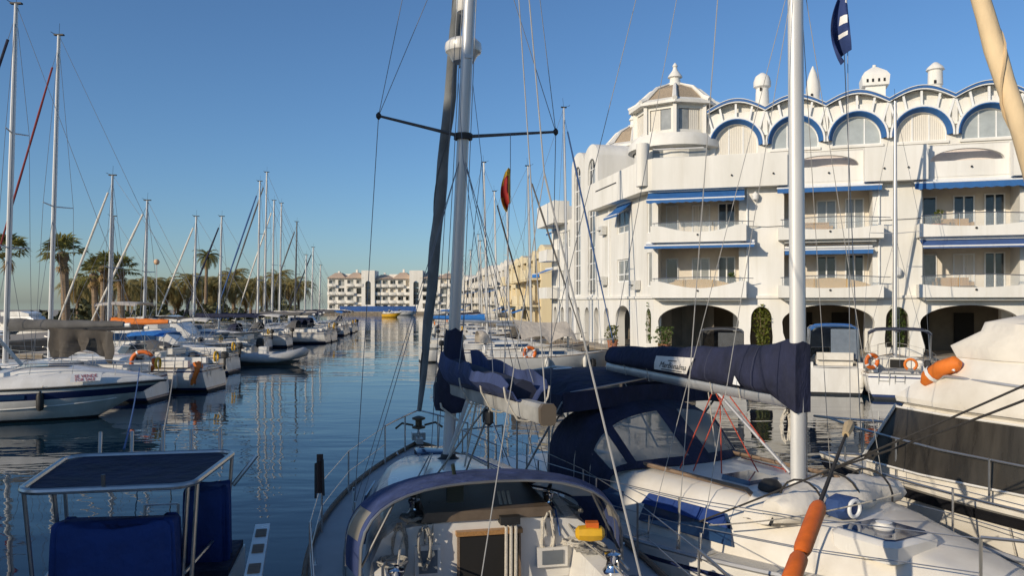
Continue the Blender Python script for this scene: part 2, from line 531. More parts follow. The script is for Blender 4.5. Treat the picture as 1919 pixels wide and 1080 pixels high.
# ================================================================== QUAYS
def quay(name, poly, top, cope=True):
    mb = MB()
    mb.prism([(x, y, -2.0) for x, y in poly], (0, 0, top + 2.0 - 0.16), 1)
    # coping slab, a little proud of the wall
    cx = sum(p[0] for p in poly) / len(poly); cy = sum(p[1] for p in poly) / len(poly)
    ring = []
    for x, y in poly:
        d = V((x - cx, y - cy)); d = d.normalized() * 0.06
        ring.append((x + d.x, y + d.y, top - 0.158))
    mb.prism(ring, (0, 0, 0.158), 0)
    return struct(mb.build(name, [quay_stone, quay_wet]))
quay('quay_near', [(-60, -45), (60, -45), (60, 2.6), (-60, 2.6)], 2.3)
quay('quay_right', [(6.4, 43.0), (31.3, 35.4), (70, 25), (90, 140), (25, 262), (-17.5, 250), (-5.6, 128), (1.9, 74)], 1.25)
quay('quay_far', [(-110, 259), (18, 259), (60, 330), (-110, 330)], 1.0)
quay('quay_left', [(-36.5, 56), (-36.5, 150), (-63, 240), (-64, 300), (-300, 300), (-300, 102), (-43.5, 102), (-43.5, 56)], 1.2)
def pontoon(name, a, b, w):
    a = V(a); b = V(b)
    mb = MB()
    d = (b - a).normalized(); n = V((-d.y, d.x, 0))
    L = (b - a).length
    mb.beam(a + V((0, 0, 0.22)), b + V((0, 0, 0.22)), w, 0.44, 1)
    k = int(L / 2.2)
    for i in range(k):
        p = a + d * (L * i / k + 0.03); q = a + d * (L * (i + 1) / k - 0.03)
        mb.beam(p + V((0, 0, 0.48)), q + V((0, 0, 0.48)), w + 0.1, 0.08, 0)
    return struct(mb.build(name, [quay_stone, quay_wet]))
pontoon('pontoon_near', (-26.4, 14, 0), (-26.8, 50, 0), 1.8)
pontoon('pontoon_left', (-32.6, 54, 0), (-32.9, 122, 0), 1.8)

# ================================================================== MAIN APARTMENT BUILDING
BT = V((0.955, -0.297, 0)).normalized()
bld = thing('apartment_building', 'white waterfront apartment building with arcade, blue awnings and arched windows under scalloped roof', 'building',
            (7.84, 44.34, 0), math.atan2(BT.y, BT.x))
def FF(u, v, z):
    return V((u, v, z))
SD = V((-0.488, 0.873, 0)); SI = V((0.873, 0.488, 0))
def FS(k, v, z):
    return SD * k + SI * v + V((0, 0, z))

def panel(mb, F, u0, u1, z0, z1, rows=None, v=0.0, depth=0.35, m=0):
    """wall rectangle with an optional opening; rows = (z, left, right) from the bottom of the opening up"""
    def quad(a, b, c, d):
        mb.add([a, b, c, d], [(0, 1, 2, 3)], m)
    if not rows:
        quad(F(u0, v, z0), F(u1, v, z0), F(u1, v, z1), F(u0, v, z1)); return
    zb, zt = rows[0][0], rows[-1][0]
    if zb > z0 + 1e-4:
        quad(F(u0, v, z0), F(u1, v, z0), F(u1, v, zb), F(u0, v, zb))
        quad(F(rows[0][1], v, zb), F(rows[0][2], v, zb), F(rows[0][2], v + depth, zb), F(rows[0][1], v + depth, zb))
    if zt < z1 - 1e-4:
        quad(F(u0, v, zt), F(u1, v, zt), F(u1, v, z1), F(u0, v, z1))
    if rows[-1][2] - rows[-1][1] > 1e-3:
        quad(F(rows[-1][1], v, zt), F(rows[-1][2], v, zt), F(rows[-1][2], v + depth, zt), F(rows[-1][1], v + depth, zt))
    for (za, la, ra), (zc, lc, rc) in zip(rows, rows[1:]):
        quad(F(u0, v, za), F(la, v, za), F(lc, v, zc), F(u0, v, zc))
        quad(F(ra, v, za), F(u1, v, za), F(u1, v, zc), F(rc, v, zc))
        quad(F(la, v, za), F(lc, v, zc), F(lc, v + depth, zc), F(la, v + depth, za))
        quad(F(ra, v, za), F(rc, v, zc), F(rc, v + depth, zc), F(ra, v + depth, za))

def rect_rows(c, w, zb, zt, rnd=0.0):
    rows = [(zb, c - w / 2, c + w / 2)]
    if rnd:
        rows.append((zt - rnd, c - w / 2, c + w / 2))
        for i in range(1, 6):
            a = R(90 * i / 5)
            h = w / 2 - rnd + rnd * math.cos(a)
            rows.append((zt - rnd + rnd * math.sin(a), c - h, c + h))
    else:
        rows.append((zt, c - w / 2, c + w / 2))
    return rows

def arch_rows(c, w, zb, zs, rise, n=9, pinch=0.0):
    """opening from zb to spring line zs then an elliptical arch; pinch narrows it below the spring like a keyhole"""
    rows = []
    if zs > zb:
        for i in range(7):
            t = i / 6
            z = zb + (zs - zb) * t
            p = pinch * (0.55 + 0.45 * math.cos((t - 0.28) * 2 * math.pi)) if pinch else 0
            if t > 0.97: p = 0
            rows.append((z, c - w / 2 + p, c + w / 2 - p))
    else:
        rows.append((zb, c - w / 2, c + w / 2))
    for i in range(1, n + 1):
        a = R(90 * i / n)
        h = w / 2 * math.cos(a)
        rows.append((zs + rise * math.sin(a), c - h, c + h))
    return rows

def window(F, c, z0, z1, w, nx, ny, v, pm, parent, rows=None, t=0.06, name='window', mull=None):
    """frame (part) with its panes (sub-parts) set in an opening"""
    fr = MB()
    us = [c - w / 2 + w * i / nx for i in range(nx + 1)]
    zs = mull if mull else [z0 + (z1 - z0) * i / ny for i in range(ny + 1)]
    def lim(z):
        if not rows: return (c - w / 2, c + w / 2)
        for (za, la, ra), (zb, lb, rb) in zip(rows, rows[1:]):
            if za <= z <= zb:
                k = (z - za) / max(1e-6, zb - za)
                return (la + (lb - la) * k, ra + (rb - ra) * k)
        return (c, c)
    def top(u):
        if not rows: return z1
        zt = rows[0][0]
        for (za, la, ra), (zb, lb, rb) in zip(rows, rows[1:]):
            for i in range(9):
                k = i / 8
                if la + (lb - la) * k - 1e-6 <= u <= ra + (rb - ra) * k + 1e-6: zt = za + (zb - za) * k
        return zt
    for i, u in enumerate(us):
        if rows and (i == 0 or i == nx): continue
        d = t / 2 if i == 0 else (-t / 2 if i == nx else 0)
        zt = top(u)
        p = [F(u - t / 2 + d, v - 0.03, z0), F(u + t / 2 + d, v - 0.03, z0), F(u + t / 2 + d, v - 0.03, zt), F(u - t / 2 + d, v - 0.03, zt)]
        fr.prism(p, F(0, 0.05, 0) - F(0, 0, 0))
    for i, z in enumerate(zs):
        if rows and z > rows[-1][0] - 0.1: continue
        d = t / 2 if i == 0 else (-t / 2 if i == len(zs) - 1 else 0)
        l, r_ = lim(z)
        p = [F(l, v - 0.033, z - t / 2 + d), F(r_, v - 0.033, z - t / 2 + d), F(r_, v - 0.033, z + t / 2 + d), F(l, v - 0.033, z + t / 2 + d)]
        fr.prism(p, F(0, 0.048, 0) - F(0, 0, 0))
    if rows:
        pts = [F(l, v - 0.01, z) for z, l, r_ in rows] + [F(r_, v - 0.01, z) for z, l, r_ in reversed(rows)]
        fr.tube(pts, t * 0.6, 4)
    wo_ = fr.build(name, white_paint, parent)
    for i in range(nx):
        for j in range(len(zs) - 1):
            a, b = us[i], us[i + 1]
            lo, hi = zs[j], zs[j + 1]
            if rows:
                n = 6
                pl = [F(a + (b - a) * q / n, v, min(hi, top(a + (b - a) * q / n))) for q in range(n + 1)]
                la, lb = (F(a, v, lo), F(b, v, lo))
                if max(p.z for p in pl) <= lo + 0.02: continue
                pl = [p if p.z > lo else V((p.x, p.y, lo)) for p in pl]
                poly = [la] + pl + [lb]
                if (pl[0] - la).length < 1e-4: poly = poly[1:]
                if (pl[-1] - lb).length < 1e-4: poly = poly[:-1]
            else:
                poly = [F(a, v, lo), F(a, v, hi), F(b, v, hi), F(b, v, lo)]
            pm_ = pm[(i + j * nx) % len(pm)] if isinstance(pm, (list, tuple)) else pm
            MB().prism(poly, F(0, 0.015, 0) - F(0, 0, 0)).build('pane', pm_, wo_)
    return wo_

wall = MB()
Z0, Z1, Z2, Z3, Z4 = 1.25, 4.3, 7.3, 10.3, 14.55
CM = [2.4, 9.0, 15.6, 22.2]
UEND = 25.0
OW = 4.3
# ground floor arcade: broad arches and keyhole arches with swelling piers
for i, c in enumerate(CM):
    u0 = 0.0 if i == 0 else c - 2.6
    panel(wall, FF, u0, c + 2.6, Z0, Z1, arch_rows(c, OW + (0.2 if i else 0), Z0, 2.95, 0.92, pinch=0.22), depth=0.7)
    if i < 3:
        panel(wall, FF, c + 2.6, c + 4.0, Z0, Z1, arch_rows(c + 3.3, 1.05, 1.7, 3.15, 0.62, pinch=-0.06), depth=0.7)
panel(wall, FF, CM[3] + 2.6, UEND + 1, Z0, Z1)
# two storeys of loggias
for i, c in enumerate(CM):
    lo = 0.0 if i == 0 else c - 3.3
    for (za, zb, lv) in ((Z1, Z2, 0), (Z2, Z3, 1)):
        panel(wall, FF, lo, c + 3.3, za, zb, rect_rows(c, OW, za + 0.12, za + 2.74, 0.42 if (lv == 1 and i) else 0.0), depth=0.3)
        # loggia: side walls, ceiling, floor, back wall
        a, b, D = c - OW / 2, c + OW / 2, 1.6
        zf, zt = za + 0.12, za + 2.74
        for q in ([(a, .3, zf), (a, D, zf), (a, D, zt), (a, .3, zt)], [(b, .3, zf), (b, D, zf), (b, D, zt), (b, .3, zt)]):
            wall.add(q, [(0, 1, 2, 3)], 0)
        wall.add([(a, .3, zt), (b, .3, zt), (b, D, zt), (a, D, zt)], [(0, 1, 2, 3)], 1)
        wall.add([(a, .3, zf), (b, .3, zf), (b, D, zf), (a, D, zf)], [(0, 1, 2, 3)], 2)
        wall.add([(a, D, zf), (b, D, zf), (b, D, zt), (a, D, zt)], [(0, 1, 2, 3)], 3)
panel(wall, FF, CM[3] + 3.3, UEND + 1, Z1, Z3)
# side wall along the channel: k runs away from the corner
SIDE_END = 22.1
def side_arch(k0, k1, c, w, zb=1.25, zs=3.1, rise=0.55):
    panel(wall, FS, k0, k1, Z0, Z1, arch_rows(c, w, zb, zs, rise, pinch=0.05), depth=0.6)
side_arch(0, 3.0, 0.75, 0.8, 1.7)
side_arch(3.0, 7.0, 5.0, 2.6, 1.25, 2.95, 0.85)
for q in range(7):
    side_arch(7.0 + q * 2.15, 9.15 + q * 2.15, 8.1 + q * 2.15, 1.05)
SWIN = [(0.62, 0.75, 1.9, 1, 1), (5.0, 2.1, 1.35, 2, 2), (17.0, 0.75, 1.3, 1, 2), (18.7, 0.9, 1.3, 2, 2)]
cuts = [0, 1.4, 3.2, 6.8, 9.6]
for za in (Z1, Z2):
    panel(wall, FS, 0, 1.4, za, za + 3.0, rect_rows(0.62, 0.75, za + 0.6, za + 2.5), depth=0.2)
    panel(wall, FS, 1.4, 3.2, za, za + 3.0)
    panel(wall, FS, 3.2, 6.8, za, za + 3.0, rect_rows(5.0, 2.1, za + 0.95, za + 2.35), depth=0.2)
    panel(wall, FS, 6.8, 9.9, za, za + 3.0)
    panel(wall, FS, 16.2, 17.85, za, za + 3.0, rect_rows(17.0, 0.75, za + 0.9, za + 2.2), depth=0.2)
    panel(wall, FS, 17.85, 19.6, za, za + 3.0, rect_rows(18.7, 0.9, za + 0.9, za + 2.2), depth=0.2)
    panel(wall, FS, 19.6, SIDE_END, za, za + 3.0)
for (a, b, c) in ((9.9, 13.0, 11.3), (13.0, 16.2, 14.7)):
    rows = arch_rows(c, 1.75, 4.5, 13.0, 0.95)
    panel(wall, FS, a, b, Z1, 14.0, rows, depth=0.25)
    # rounded barrel head over each stair strip
    mid = (a + b) / 2; hw = (b - a) / 2
    fan = [FS(a, 0, 14.0)] + [FS(mid - hw * math.cos(R(t)), 0, 14.0 + 0.95 * math.sin(R(t))) for t in range(15, 180, 15)] + [FS(b, 0, 14.0)]
    wall.prism(fan, SI * 5.5, 0)
panel(wall, lambda u, v, z: FS(9.9, u, z), 0, 5, 11.9, 14.0)
panel(wall, lambda u, v, z: FS(16.2, u, z), 0, 5, 10.3, 14.0)
panel(wall, lambda u, v, z: FS(SIDE_END, u, z), 0, 8, Z0, 12)
# terrace floor and the block that carries the roof
wall.prism([FF(0, 0, Z3 - 0.02), FF(UEND + 1, 0, Z3 - 0.02), FF(UEND + 1, 12, Z3 - 0.02), FF(0, 14, Z3 - 0.02), FS(16.2, 6, Z3 - 0.02), FS(9.9, 0.3, Z3 - 0.02)], (0, 0, 0.12), 1)
UB0 = 2.8; BW = 3.1; NB = 7
UV = 1.5      # the top storey is set back
wins = []
for i in range(NB):
    a = UB0 + i * BW; c = a + BW / 2
    rows = arch_rows(c, 2.4, 12.4, 12.72, 1.2) if i else arch_rows(c, 2.3, 11.2, 12.72, 1.2)
    panel(wall, FF, a, a + BW, Z3, Z4, rows, v=UV, depth=0.3)
    wins.append((c, rows))
    # segmental vault over the bay
    hw = BW / 2
    ringf = [FF(c - hw + 2 * hw * t / 12, UV + 0.25, 14.55 + 0.56 * math.sin(math.pi * t / 12)) for t in range(13)]
    wall.prism(ringf, (0, 6.0, 0), 0)
wall.prism([FF(UB0, UV + 0.3, Z3), FF(UB0, 9, Z3), FF(UEND, 9, Z3), FF(UEND, UV + 0.3, Z3)], (0, 0, 0.5), 0)
wall.box2((-0.5, 4.2, Z3), (UEND, 9, 14.5), 0)
wall.build('wall', [white_wall, soffit_wall, floor_tile, room_wall], bld, recalc=False)

# arcade interior
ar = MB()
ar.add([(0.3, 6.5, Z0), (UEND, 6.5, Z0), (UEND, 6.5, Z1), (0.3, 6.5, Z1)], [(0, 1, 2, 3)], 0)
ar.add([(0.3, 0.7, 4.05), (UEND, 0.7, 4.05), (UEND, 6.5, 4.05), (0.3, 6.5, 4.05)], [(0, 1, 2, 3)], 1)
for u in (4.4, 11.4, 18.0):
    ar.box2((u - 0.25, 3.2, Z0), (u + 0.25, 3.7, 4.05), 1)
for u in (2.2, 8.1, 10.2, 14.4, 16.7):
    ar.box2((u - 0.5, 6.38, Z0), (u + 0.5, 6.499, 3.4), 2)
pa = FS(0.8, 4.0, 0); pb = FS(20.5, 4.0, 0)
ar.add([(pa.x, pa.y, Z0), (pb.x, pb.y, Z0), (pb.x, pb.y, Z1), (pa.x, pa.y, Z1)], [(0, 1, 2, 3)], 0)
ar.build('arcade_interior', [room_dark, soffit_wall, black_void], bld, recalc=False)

# string course under the balconies
sc_ = MB()
sc_.prism([FF(-0.12, -0.12, 4.22), FF(UEND, -0.12, 4.22), FF(UEND, 0.02, 4.22), FF(0.0, 0.02, 4.22)], (0, 0, 0.14))
sc_.prism([FS(-0.1, -0.12, 4.215), FS(SIDE_END, -0.12, 4.215), FS(SIDE_END, 0.02, 4.215), FS(0, 0.02, 4.215)], (0, 0, 0.14))
sc_.build('string_course', white_wall, bld)

# upper arched windows: pane, flared blue hood, white ring, radial struts, blue roof edge
pale_pane = mat('pale_reflecting_pane', (0.42, 0.45, 0.44), 0.1, var=0.1, scale=1.2, spec=0.7)
pmat = [curtain, pale_pane, pale_pane, curtain, pale_pane, pale_pane, curtain]
for i, (c, rows) in enumerate(wins):
    zb = rows[0][0]
    w_ = window(FF, c, zb, 13.9, rows[0][2] - rows[0][1], 3, 1, UV + 0.2, pmat[i], bld, rows=rows, t=0.07,
                mull=[zb, 13.92] if i else [zb, 12.25, 13.92], name='arched_window')
    MB().box2(FF(c - 1.3, UV - 0.1, zb - 0.14), FF(c + 1.3, UV + 0.05, zb - 0.004)).build('sill', white_wall, w_)
    hood = MB()
    inner = arc((c, UV - 0.003, 12.72), 1.20, -2, 182, 20)
    outer = arc((c, UV - 0.36, 12.72), 1.37, -2, 182, 20)
    outer2 = arc((c, UV - 0.36, 12.72), 1.42, -2, 182, 20)
    inner2 = arc((c, UV - 0.003, 12.72), 1.32, -2, 182, 20)
    hood.loft([inner, outer, outer2, inner2], closed=False, cap0=False, cap1=False)
    hood.build('blue_hood', blue_awn, bld, recalc=False)
    ring = MB()
    ring.loft([arc((c, UV - 0.34, 12.72), 1.43, -4, 184, 20), arc((c, UV - 0.34, 12.72), 1.53, -4, 184, 20),
               arc((c, UV + 0.0, 12.72), 1.53, -4, 184, 20)], closed=False, cap0=False, cap1=False)
    ring.build('arch_ring', white_paint, bld, recalc=False)
    for t in (35, 62, 90, 118, 145):
        p = V((c + 1.53 * math.cos(R(t)), UV - 0.12, 12.72 + 1.53 * math.sin(R(t))))
        x = c + 1.53 * math.cos(R(t)) + 0.32 * math.cos(R(t))
        q = V((x, UV - 0.12, 14.5 + 0.50 * math.sin(math.pi * (x - c + BW / 2) / BW)))
        MB().beam(p, q, 0.11, 0.11).build('roof_strut', white_paint, bld)
    ed = MB()
    def edge(r0, v0, v1, h0, h1):
        g = [[V((c - BW / 2 + BW * t / 14, v, 14.5 + hh + 0.56 * math.sin(math.pi * t / 14))) for t in range(15)] for v, hh in ((v0, h0), (v0, h1), (v1, h1), (v1, h0))]
        ed.loft(g, closed=False, cap0=False, cap1=False)
    edge(0, UV - 0.3, UV + 0.4, 0.0, 0.07)
    ed.build('roof_edge', white_paint, bld, recalc=False)
    bl = MB()
    g = [[V((c - BW / 2 + BW * t / 14, v, 14.5 + hh + 0.56 * math.sin(math.pi * t / 14))) for t in range(15)] for v, hh in ((UV - 0.32, 0.06), (UV - 0.32, 0.19), (UV + 0.1, 0.2))]
    bl.loft(g, closed=False, cap0=False, cap1=False)
    bl.build('blue_roof_tiles', blue_tile, bld, recalc=False)
    tp = MB()
    g = [[V((c - BW / 2 + BW * t / 14, v, 14.695 + 0.56 * math.sin(math.pi * t / 14) + hh)) for t in range(15)] for v, hh in ((UV - 0.34, 0), (UV - 0.34, 0.035), (UV + 5.5, 0.035))]
    tp.loft(g, closed=False, cap0=False, cap1=False)
    tp.build('vault_cap', white_wall, bld, recalc=False)
    pr = MB()
    pr.box2(FF(c + BW / 2 - 0.12, UV - 0.14, 13.2), FF(c + BW / 2 + 0.12, UV, 14.52))
    pr.build('pilaster', white_wall, bld)

# terrace parapets: projecting boxes alternating with arched screens
def slot_vent(u, z, F=FF, v=-0.7):
    m_ = MB(); m_.tube([F(u, v - 0.07, z), F(u, v + 0.05, z)], 0.05, 8)
    m_.build('drain_spout', rubber, bld)
for (a, b) in ((0.0, 7.0), (10.7, 13.6), (17.3, 20.2)):
    m_ = MB()
    m_.box2(FF(a, -0.7, 10.12), FF(b, -0.52, 11.85))
    m_.box2(FF(b - 0.16, -0.518, 10.125), FF(b - 0.002, 0.0, 11.845))
    if a > 0: m_.box2(FF(a + 0.002, -0.518, 10.125), FF(a + 0.16, 0.0, 11.845))
    m_.box2(FF(a + 0.161, -0.516, 10.13), FF(b - 0.161, 0.0, 10.27))
    m_.build('terrace_parapet', white_wall, bld)
    for u in ((4.2, 6.3) if a == 0 else (a + 0.9, b - 0.9)): slot_vent(u, 10.75)
for (a, b) in ((7.0, 10.7), (13.6, 17.3), (20.2, 23.9)):
    m_ = MB()
    c = (a + b) / 2
    panel(m_, FF, a, b, Z3, 11.9, arch_rows(c, 3.3, 11.08, 11.1, 0.58), v=-0.004, depth=0.3)
    m_.add([(a, 0.9, 10.4), (b, 0.9, 10.4), (b, 0.9, 11.9), (a, 0.9, 11.9)], [(0, 1, 2, 3)], 1)
    m_.box2(FF(a, -0.004, 11.86), FF(b, 0.296, 11.9), 0)
    m_.build('terrace_screen', [white_wall, pink_wall], bld, recalc=False)
    slot_vent(c + 0.2, 10.75, v=-0.02)
# terrace parapet round the corner and along the side
m_ = MB()
m_.prism([FF(0.0, -0.7, 10.12), FS(0.2, -0.7, 10.12), FS(9.9, -0.7, 10.12), FS(9.9, -0.52, 10.12), FS(0.2, -0.52, 10.12), FF(0, -0.52, 10.12)], (0, 0, 1.73))
m_.prism([FS(0.2, -0.5, 10.13), FS(9.9, -0.5, 10.13), FS(9.9, 0.02, 10.13), FS(0.2, 0.02, 10.13)], (0, 0, 0.15))
m_.build('terrace_parapet', white_wall, bld)
MB().prism([FS(4.2, -0.72, 11.2), FS(8.2, -0.72, 11.2), FS(8.2, -0.69, 11.2), FS(4.2, -0.69, 11.2)], (0, 0, 0.07)).build('parapet_slot', rubber, bld)
m_ = MB()
m_.prism([FS(17.2, -1.1, 10.1), FS(22.6, -1.1, 10.1), FS(22.6, -0.9, 10.1), FS(17.2, -0.9, 10.1)], (0, 0, 1.7))
m_.prism([FS(17.2, -0.9, 10.1), FS(22.6, -0.9, 10.1), FS(22.6, 0.1, 10.1), FS(17.2, 0.1, 10.1)], (0, 0, 0.16))
m_.prism([FS(17.2, -0.9, 10.27), FS(17.4, -0.9, 10.27), FS(17.4, 0.1, 10.27), FS(17.2, 0.1, 10.27)], (0, 0, 1.5))
m_.build('terrace_parapet', white_wall, bld)
for (za, zb) in ((4.3, 5.3), (7.3, 8.3)):
    m_ = MB()
    m_.prism([FS(19.8, -1.0, za), FS(22.5, -1.0, za), FS(22.5, 0, za), FS(19.8, 0, za)], (0, 0, 0.9))
    m_.build('balcony', white_wall, bld)
# curved eave band below the corner turret
m_ = MB()
def ring_pts(c, r, z, a0, a1, n):
    return [V((c[0] + r * math.cos(R(a0 + (a1 - a0) * i / n)), c[1] + r * math.sin(R(a0 + (a1 - a0) * i / n)), z)) for i in range(n + 1)]
TC = (0.9, 2.7)
m_.loft([ring_pts(TC, 2.45, 12.62, 130, 350, 22), ring_pts(TC, 2.72, 12.72, 130, 350, 22), ring_pts(TC, 2.68, 13.10, 130, 350, 22),
         ring_pts(TC, 2.42, 13.45, 130, 350, 22), ring_pts(TC, 2.3, 13.45, 130, 350, 22)], closed=False, cap0=False, cap1=False)
m_.build('turret_skirt', white_wall, bld, recalc=False)
m_ = MB()
m_.loft([ring_pts(TC, 2.35, 10.3, 0, 345, 23), ring_pts(TC, 2.35, 12.63, 0, 345, 23)], cap0=False, cap1=False)
m_.build('turret_drum', white_wall, bld)
MB().tube([FF(-0.55, -0.35, 10.4), FF(-0.55, -0.35, 12.75)], 0.36, 18).build('round_column', white_wall, bld)
for z in (11.95, 12.45):
    MB().tube([FF(0.0, -0.1, z), FF(2.7, 0.35, z + 0.04)], 0.05, 8).build('shutter_bar', alu_pale, bld)
MB().prism([FF(-0.1, 0.33, 11.6), FF(2.8, 0.7, 11.6), FF(2.8, 0.76, 11.6), FF(-0.1, 0.39, 11.6)], (0, 0, 0.95)).build('terrace_window', glass_blind, bld)
MB().prism([FF(-0.1, 0.29, 11.58), FF(2.8, 0.66, 11.58), FF(2.8, 0.699, 11.58), FF(-0.1, 0.329, 11.58)], (0, 0, 0.09)).build('terrace_window_rail', white_paint, bld)

def turret(c, r, zb, zt, zr, name='turret'):
    """octagonal lantern: wall > window panes; tiled roof with white ribs and a finial"""
    n = 8; off = 22.5 - 17
    def P(rr, i, z): 
        a = R(off + 45 * i); return V((c[0] + rr * math.cos(a), c[1] + rr * math.sin(a), z))
    w = MB()
    for i in range(n):
        a, b = P(r, i, 0), P(r, i + 1, 0)
        d = (b - a); L = d.length; d = d.normalized(); nn = V((d.y, -d.x, 0))
        F = lambda u, v, z, a=a, d=d, nn=nn: a + d * u - nn * v + V((0, 0, z))
        panel(w, F, 0, L, zb, zt, rect_rows(L / 2, L * 0.74, zb + 0.25, zt - 0.3), depth=0.12)
    wo_ = w.build(name, white_wall, bld, recalc=False)
    for i in range(n):
        a, b = P(r, i, 0), P(r, i + 1, 0)
        d = (b - a); L = d.length; d = d.normalized(); nn = V((d.y, -d.x, 0))
        F = lambda u, v, z, a=a, d=d, nn=nn: a + d * u - nn * v + V((0, 0, z))
        for q in range(2):
            x0 = L * (0.14 + 0.36 * q); x1 = x0 + L * 0.345
            MB().prism([F(x0, 0.09, zb + 0.27), F(x1, 0.09, zb + 0.27), F(x1, 0.09, zt - 0.32), F(x0, 0.09, zt - 0.32)], nn * -0.02).build('pane', curtain if (i + q) % 3 else glass_blind, wo_)
        MB().beam(P(r + 0.05, i, zb + 0.02), P(r + 0.05, i, zt), 0.2, 0.2).build('corner_post', white_wall, wo_)
    ro = MB()
    prof = [(r + 0.42, zt - 0.06), (r + 0.42, zt + 0.10), (r * 0.98, zt + 0.32), (r * 0.62, zt + 0.32 + (zr - zt) * 0.50), (r * 0.16, zr)]
    ro.loft([[P(q[0], i, q[1]) for i in range(n)] for q in prof], mfun=lambda i, j: 0 if i == 0 else (0 if i == 1 else 1), cap0=True, cap1=True)
    rr = ro.build(name + '_roof', [white_wall, tile_tan], bld, angle=20)
    for i in range(n):
        MB().tube([P(q[0] + 0.02, i, q[1] + 0.05) for q in prof[1:]], [0.14, 0.15, 0.11, 0.05], 6).build('rib', white_wall, rr)
    MB().lathe([(r * 0.22, zr - 0.15), (r * 0.22, zr + 0.08), (r * 0.14, zr + 0.12), (r * 0.13, zr + 0.42), (r * 0.19, zr + 0.46), (r * 0.18, zr + 0.54),
                (r * 0.12, zr + 0.72), (r * 0.07, zr + 0.88), (r * 0.045, zr + 1.05), (r * 0.07, zr + 1.12), (r * 0.05, zr + 1.22), (0.012, zr + 1.34)], 12, (c[0], c[1], 0)).build('finial', white_wall, rr)
turret(TC, 2.25, 13.42, 15.15, 16.65)
turret((FS(12.6, 3.6, 0).x, FS(12.6, 3.6, 0).y), 2.0, 13.6, 14.9, 16.6)

# chimneys, each of its own shape
def chimney(u, v, kind):
    m_ = MB(); c = FF(u, v, 0)
    if kind == 0:
        m_.lathe([(0.42, 14.2), (0.36, 15.9), (0.34, 16.15), (0.48, 16.25), (0.48, 16.55), (0.38, 16.85), (0.2, 16.98), (0.1, 17.05)], 10, c)
        hs = 16.05
    elif kind == 1:
        m_.lathe([(0.36, 14.2), (0.36, 15.6), (0.38, 15.9), (0.33, 16.3), (0.2, 16.8), (0.03, 17.2)], 10, c); hs = 15.5
    elif kind == 2:
        m_.box2((u - 0.5, v - 0.5, 14.2), (u + 0.5, v + 0.5, 15.75))
        m_.loft([[V((u + sx * w, v + sy * w, z)) for sx, sy in ((-1, -1), (1, -1), (1, 1), (-1, 1))] for w, z in ((0.66, 15.75), (0.7, 16.25), (0.55, 16.5), (0.12, 16.85))])
        m_.lathe([(0.1, 16.8), (0.1, 16.98), (0.02, 17.0)], 8, c); hs = 16.0
    else:
        m_.lathe([(0.34, 14.2), (0.33, 15.6), (0.38, 15.65), (0.36, 16.4), (0.47, 16.45), (0.4, 16.6), (0.12, 16.85), (0.03, 16.88)], 10, c); hs = 15.75
    ch = m_.build('chimney', white_wall, bld)
    h = MB()
    w = 0.66 if kind == 2 else 0.345
    for x in ((-0.42, -0.15, 0.15, 0.42) if kind == 2 else (-0.08,)):
        y = v - (w + 0.012) if kind == 2 else v - math.sqrt(max(0.01, (w + 0.04) ** 2 - x * x))
        h.box((u + x, y, hs), (0.1 if kind == 2 else 0.11, 0.06, 0.17))
    h.build('smoke_hole', black_void, ch)
for u, k in ((5.75, 0), (8.45, 1), (11.6, 2), (14.6, 3), (19.4, 0)):
    chimney(u, 3.0, k)

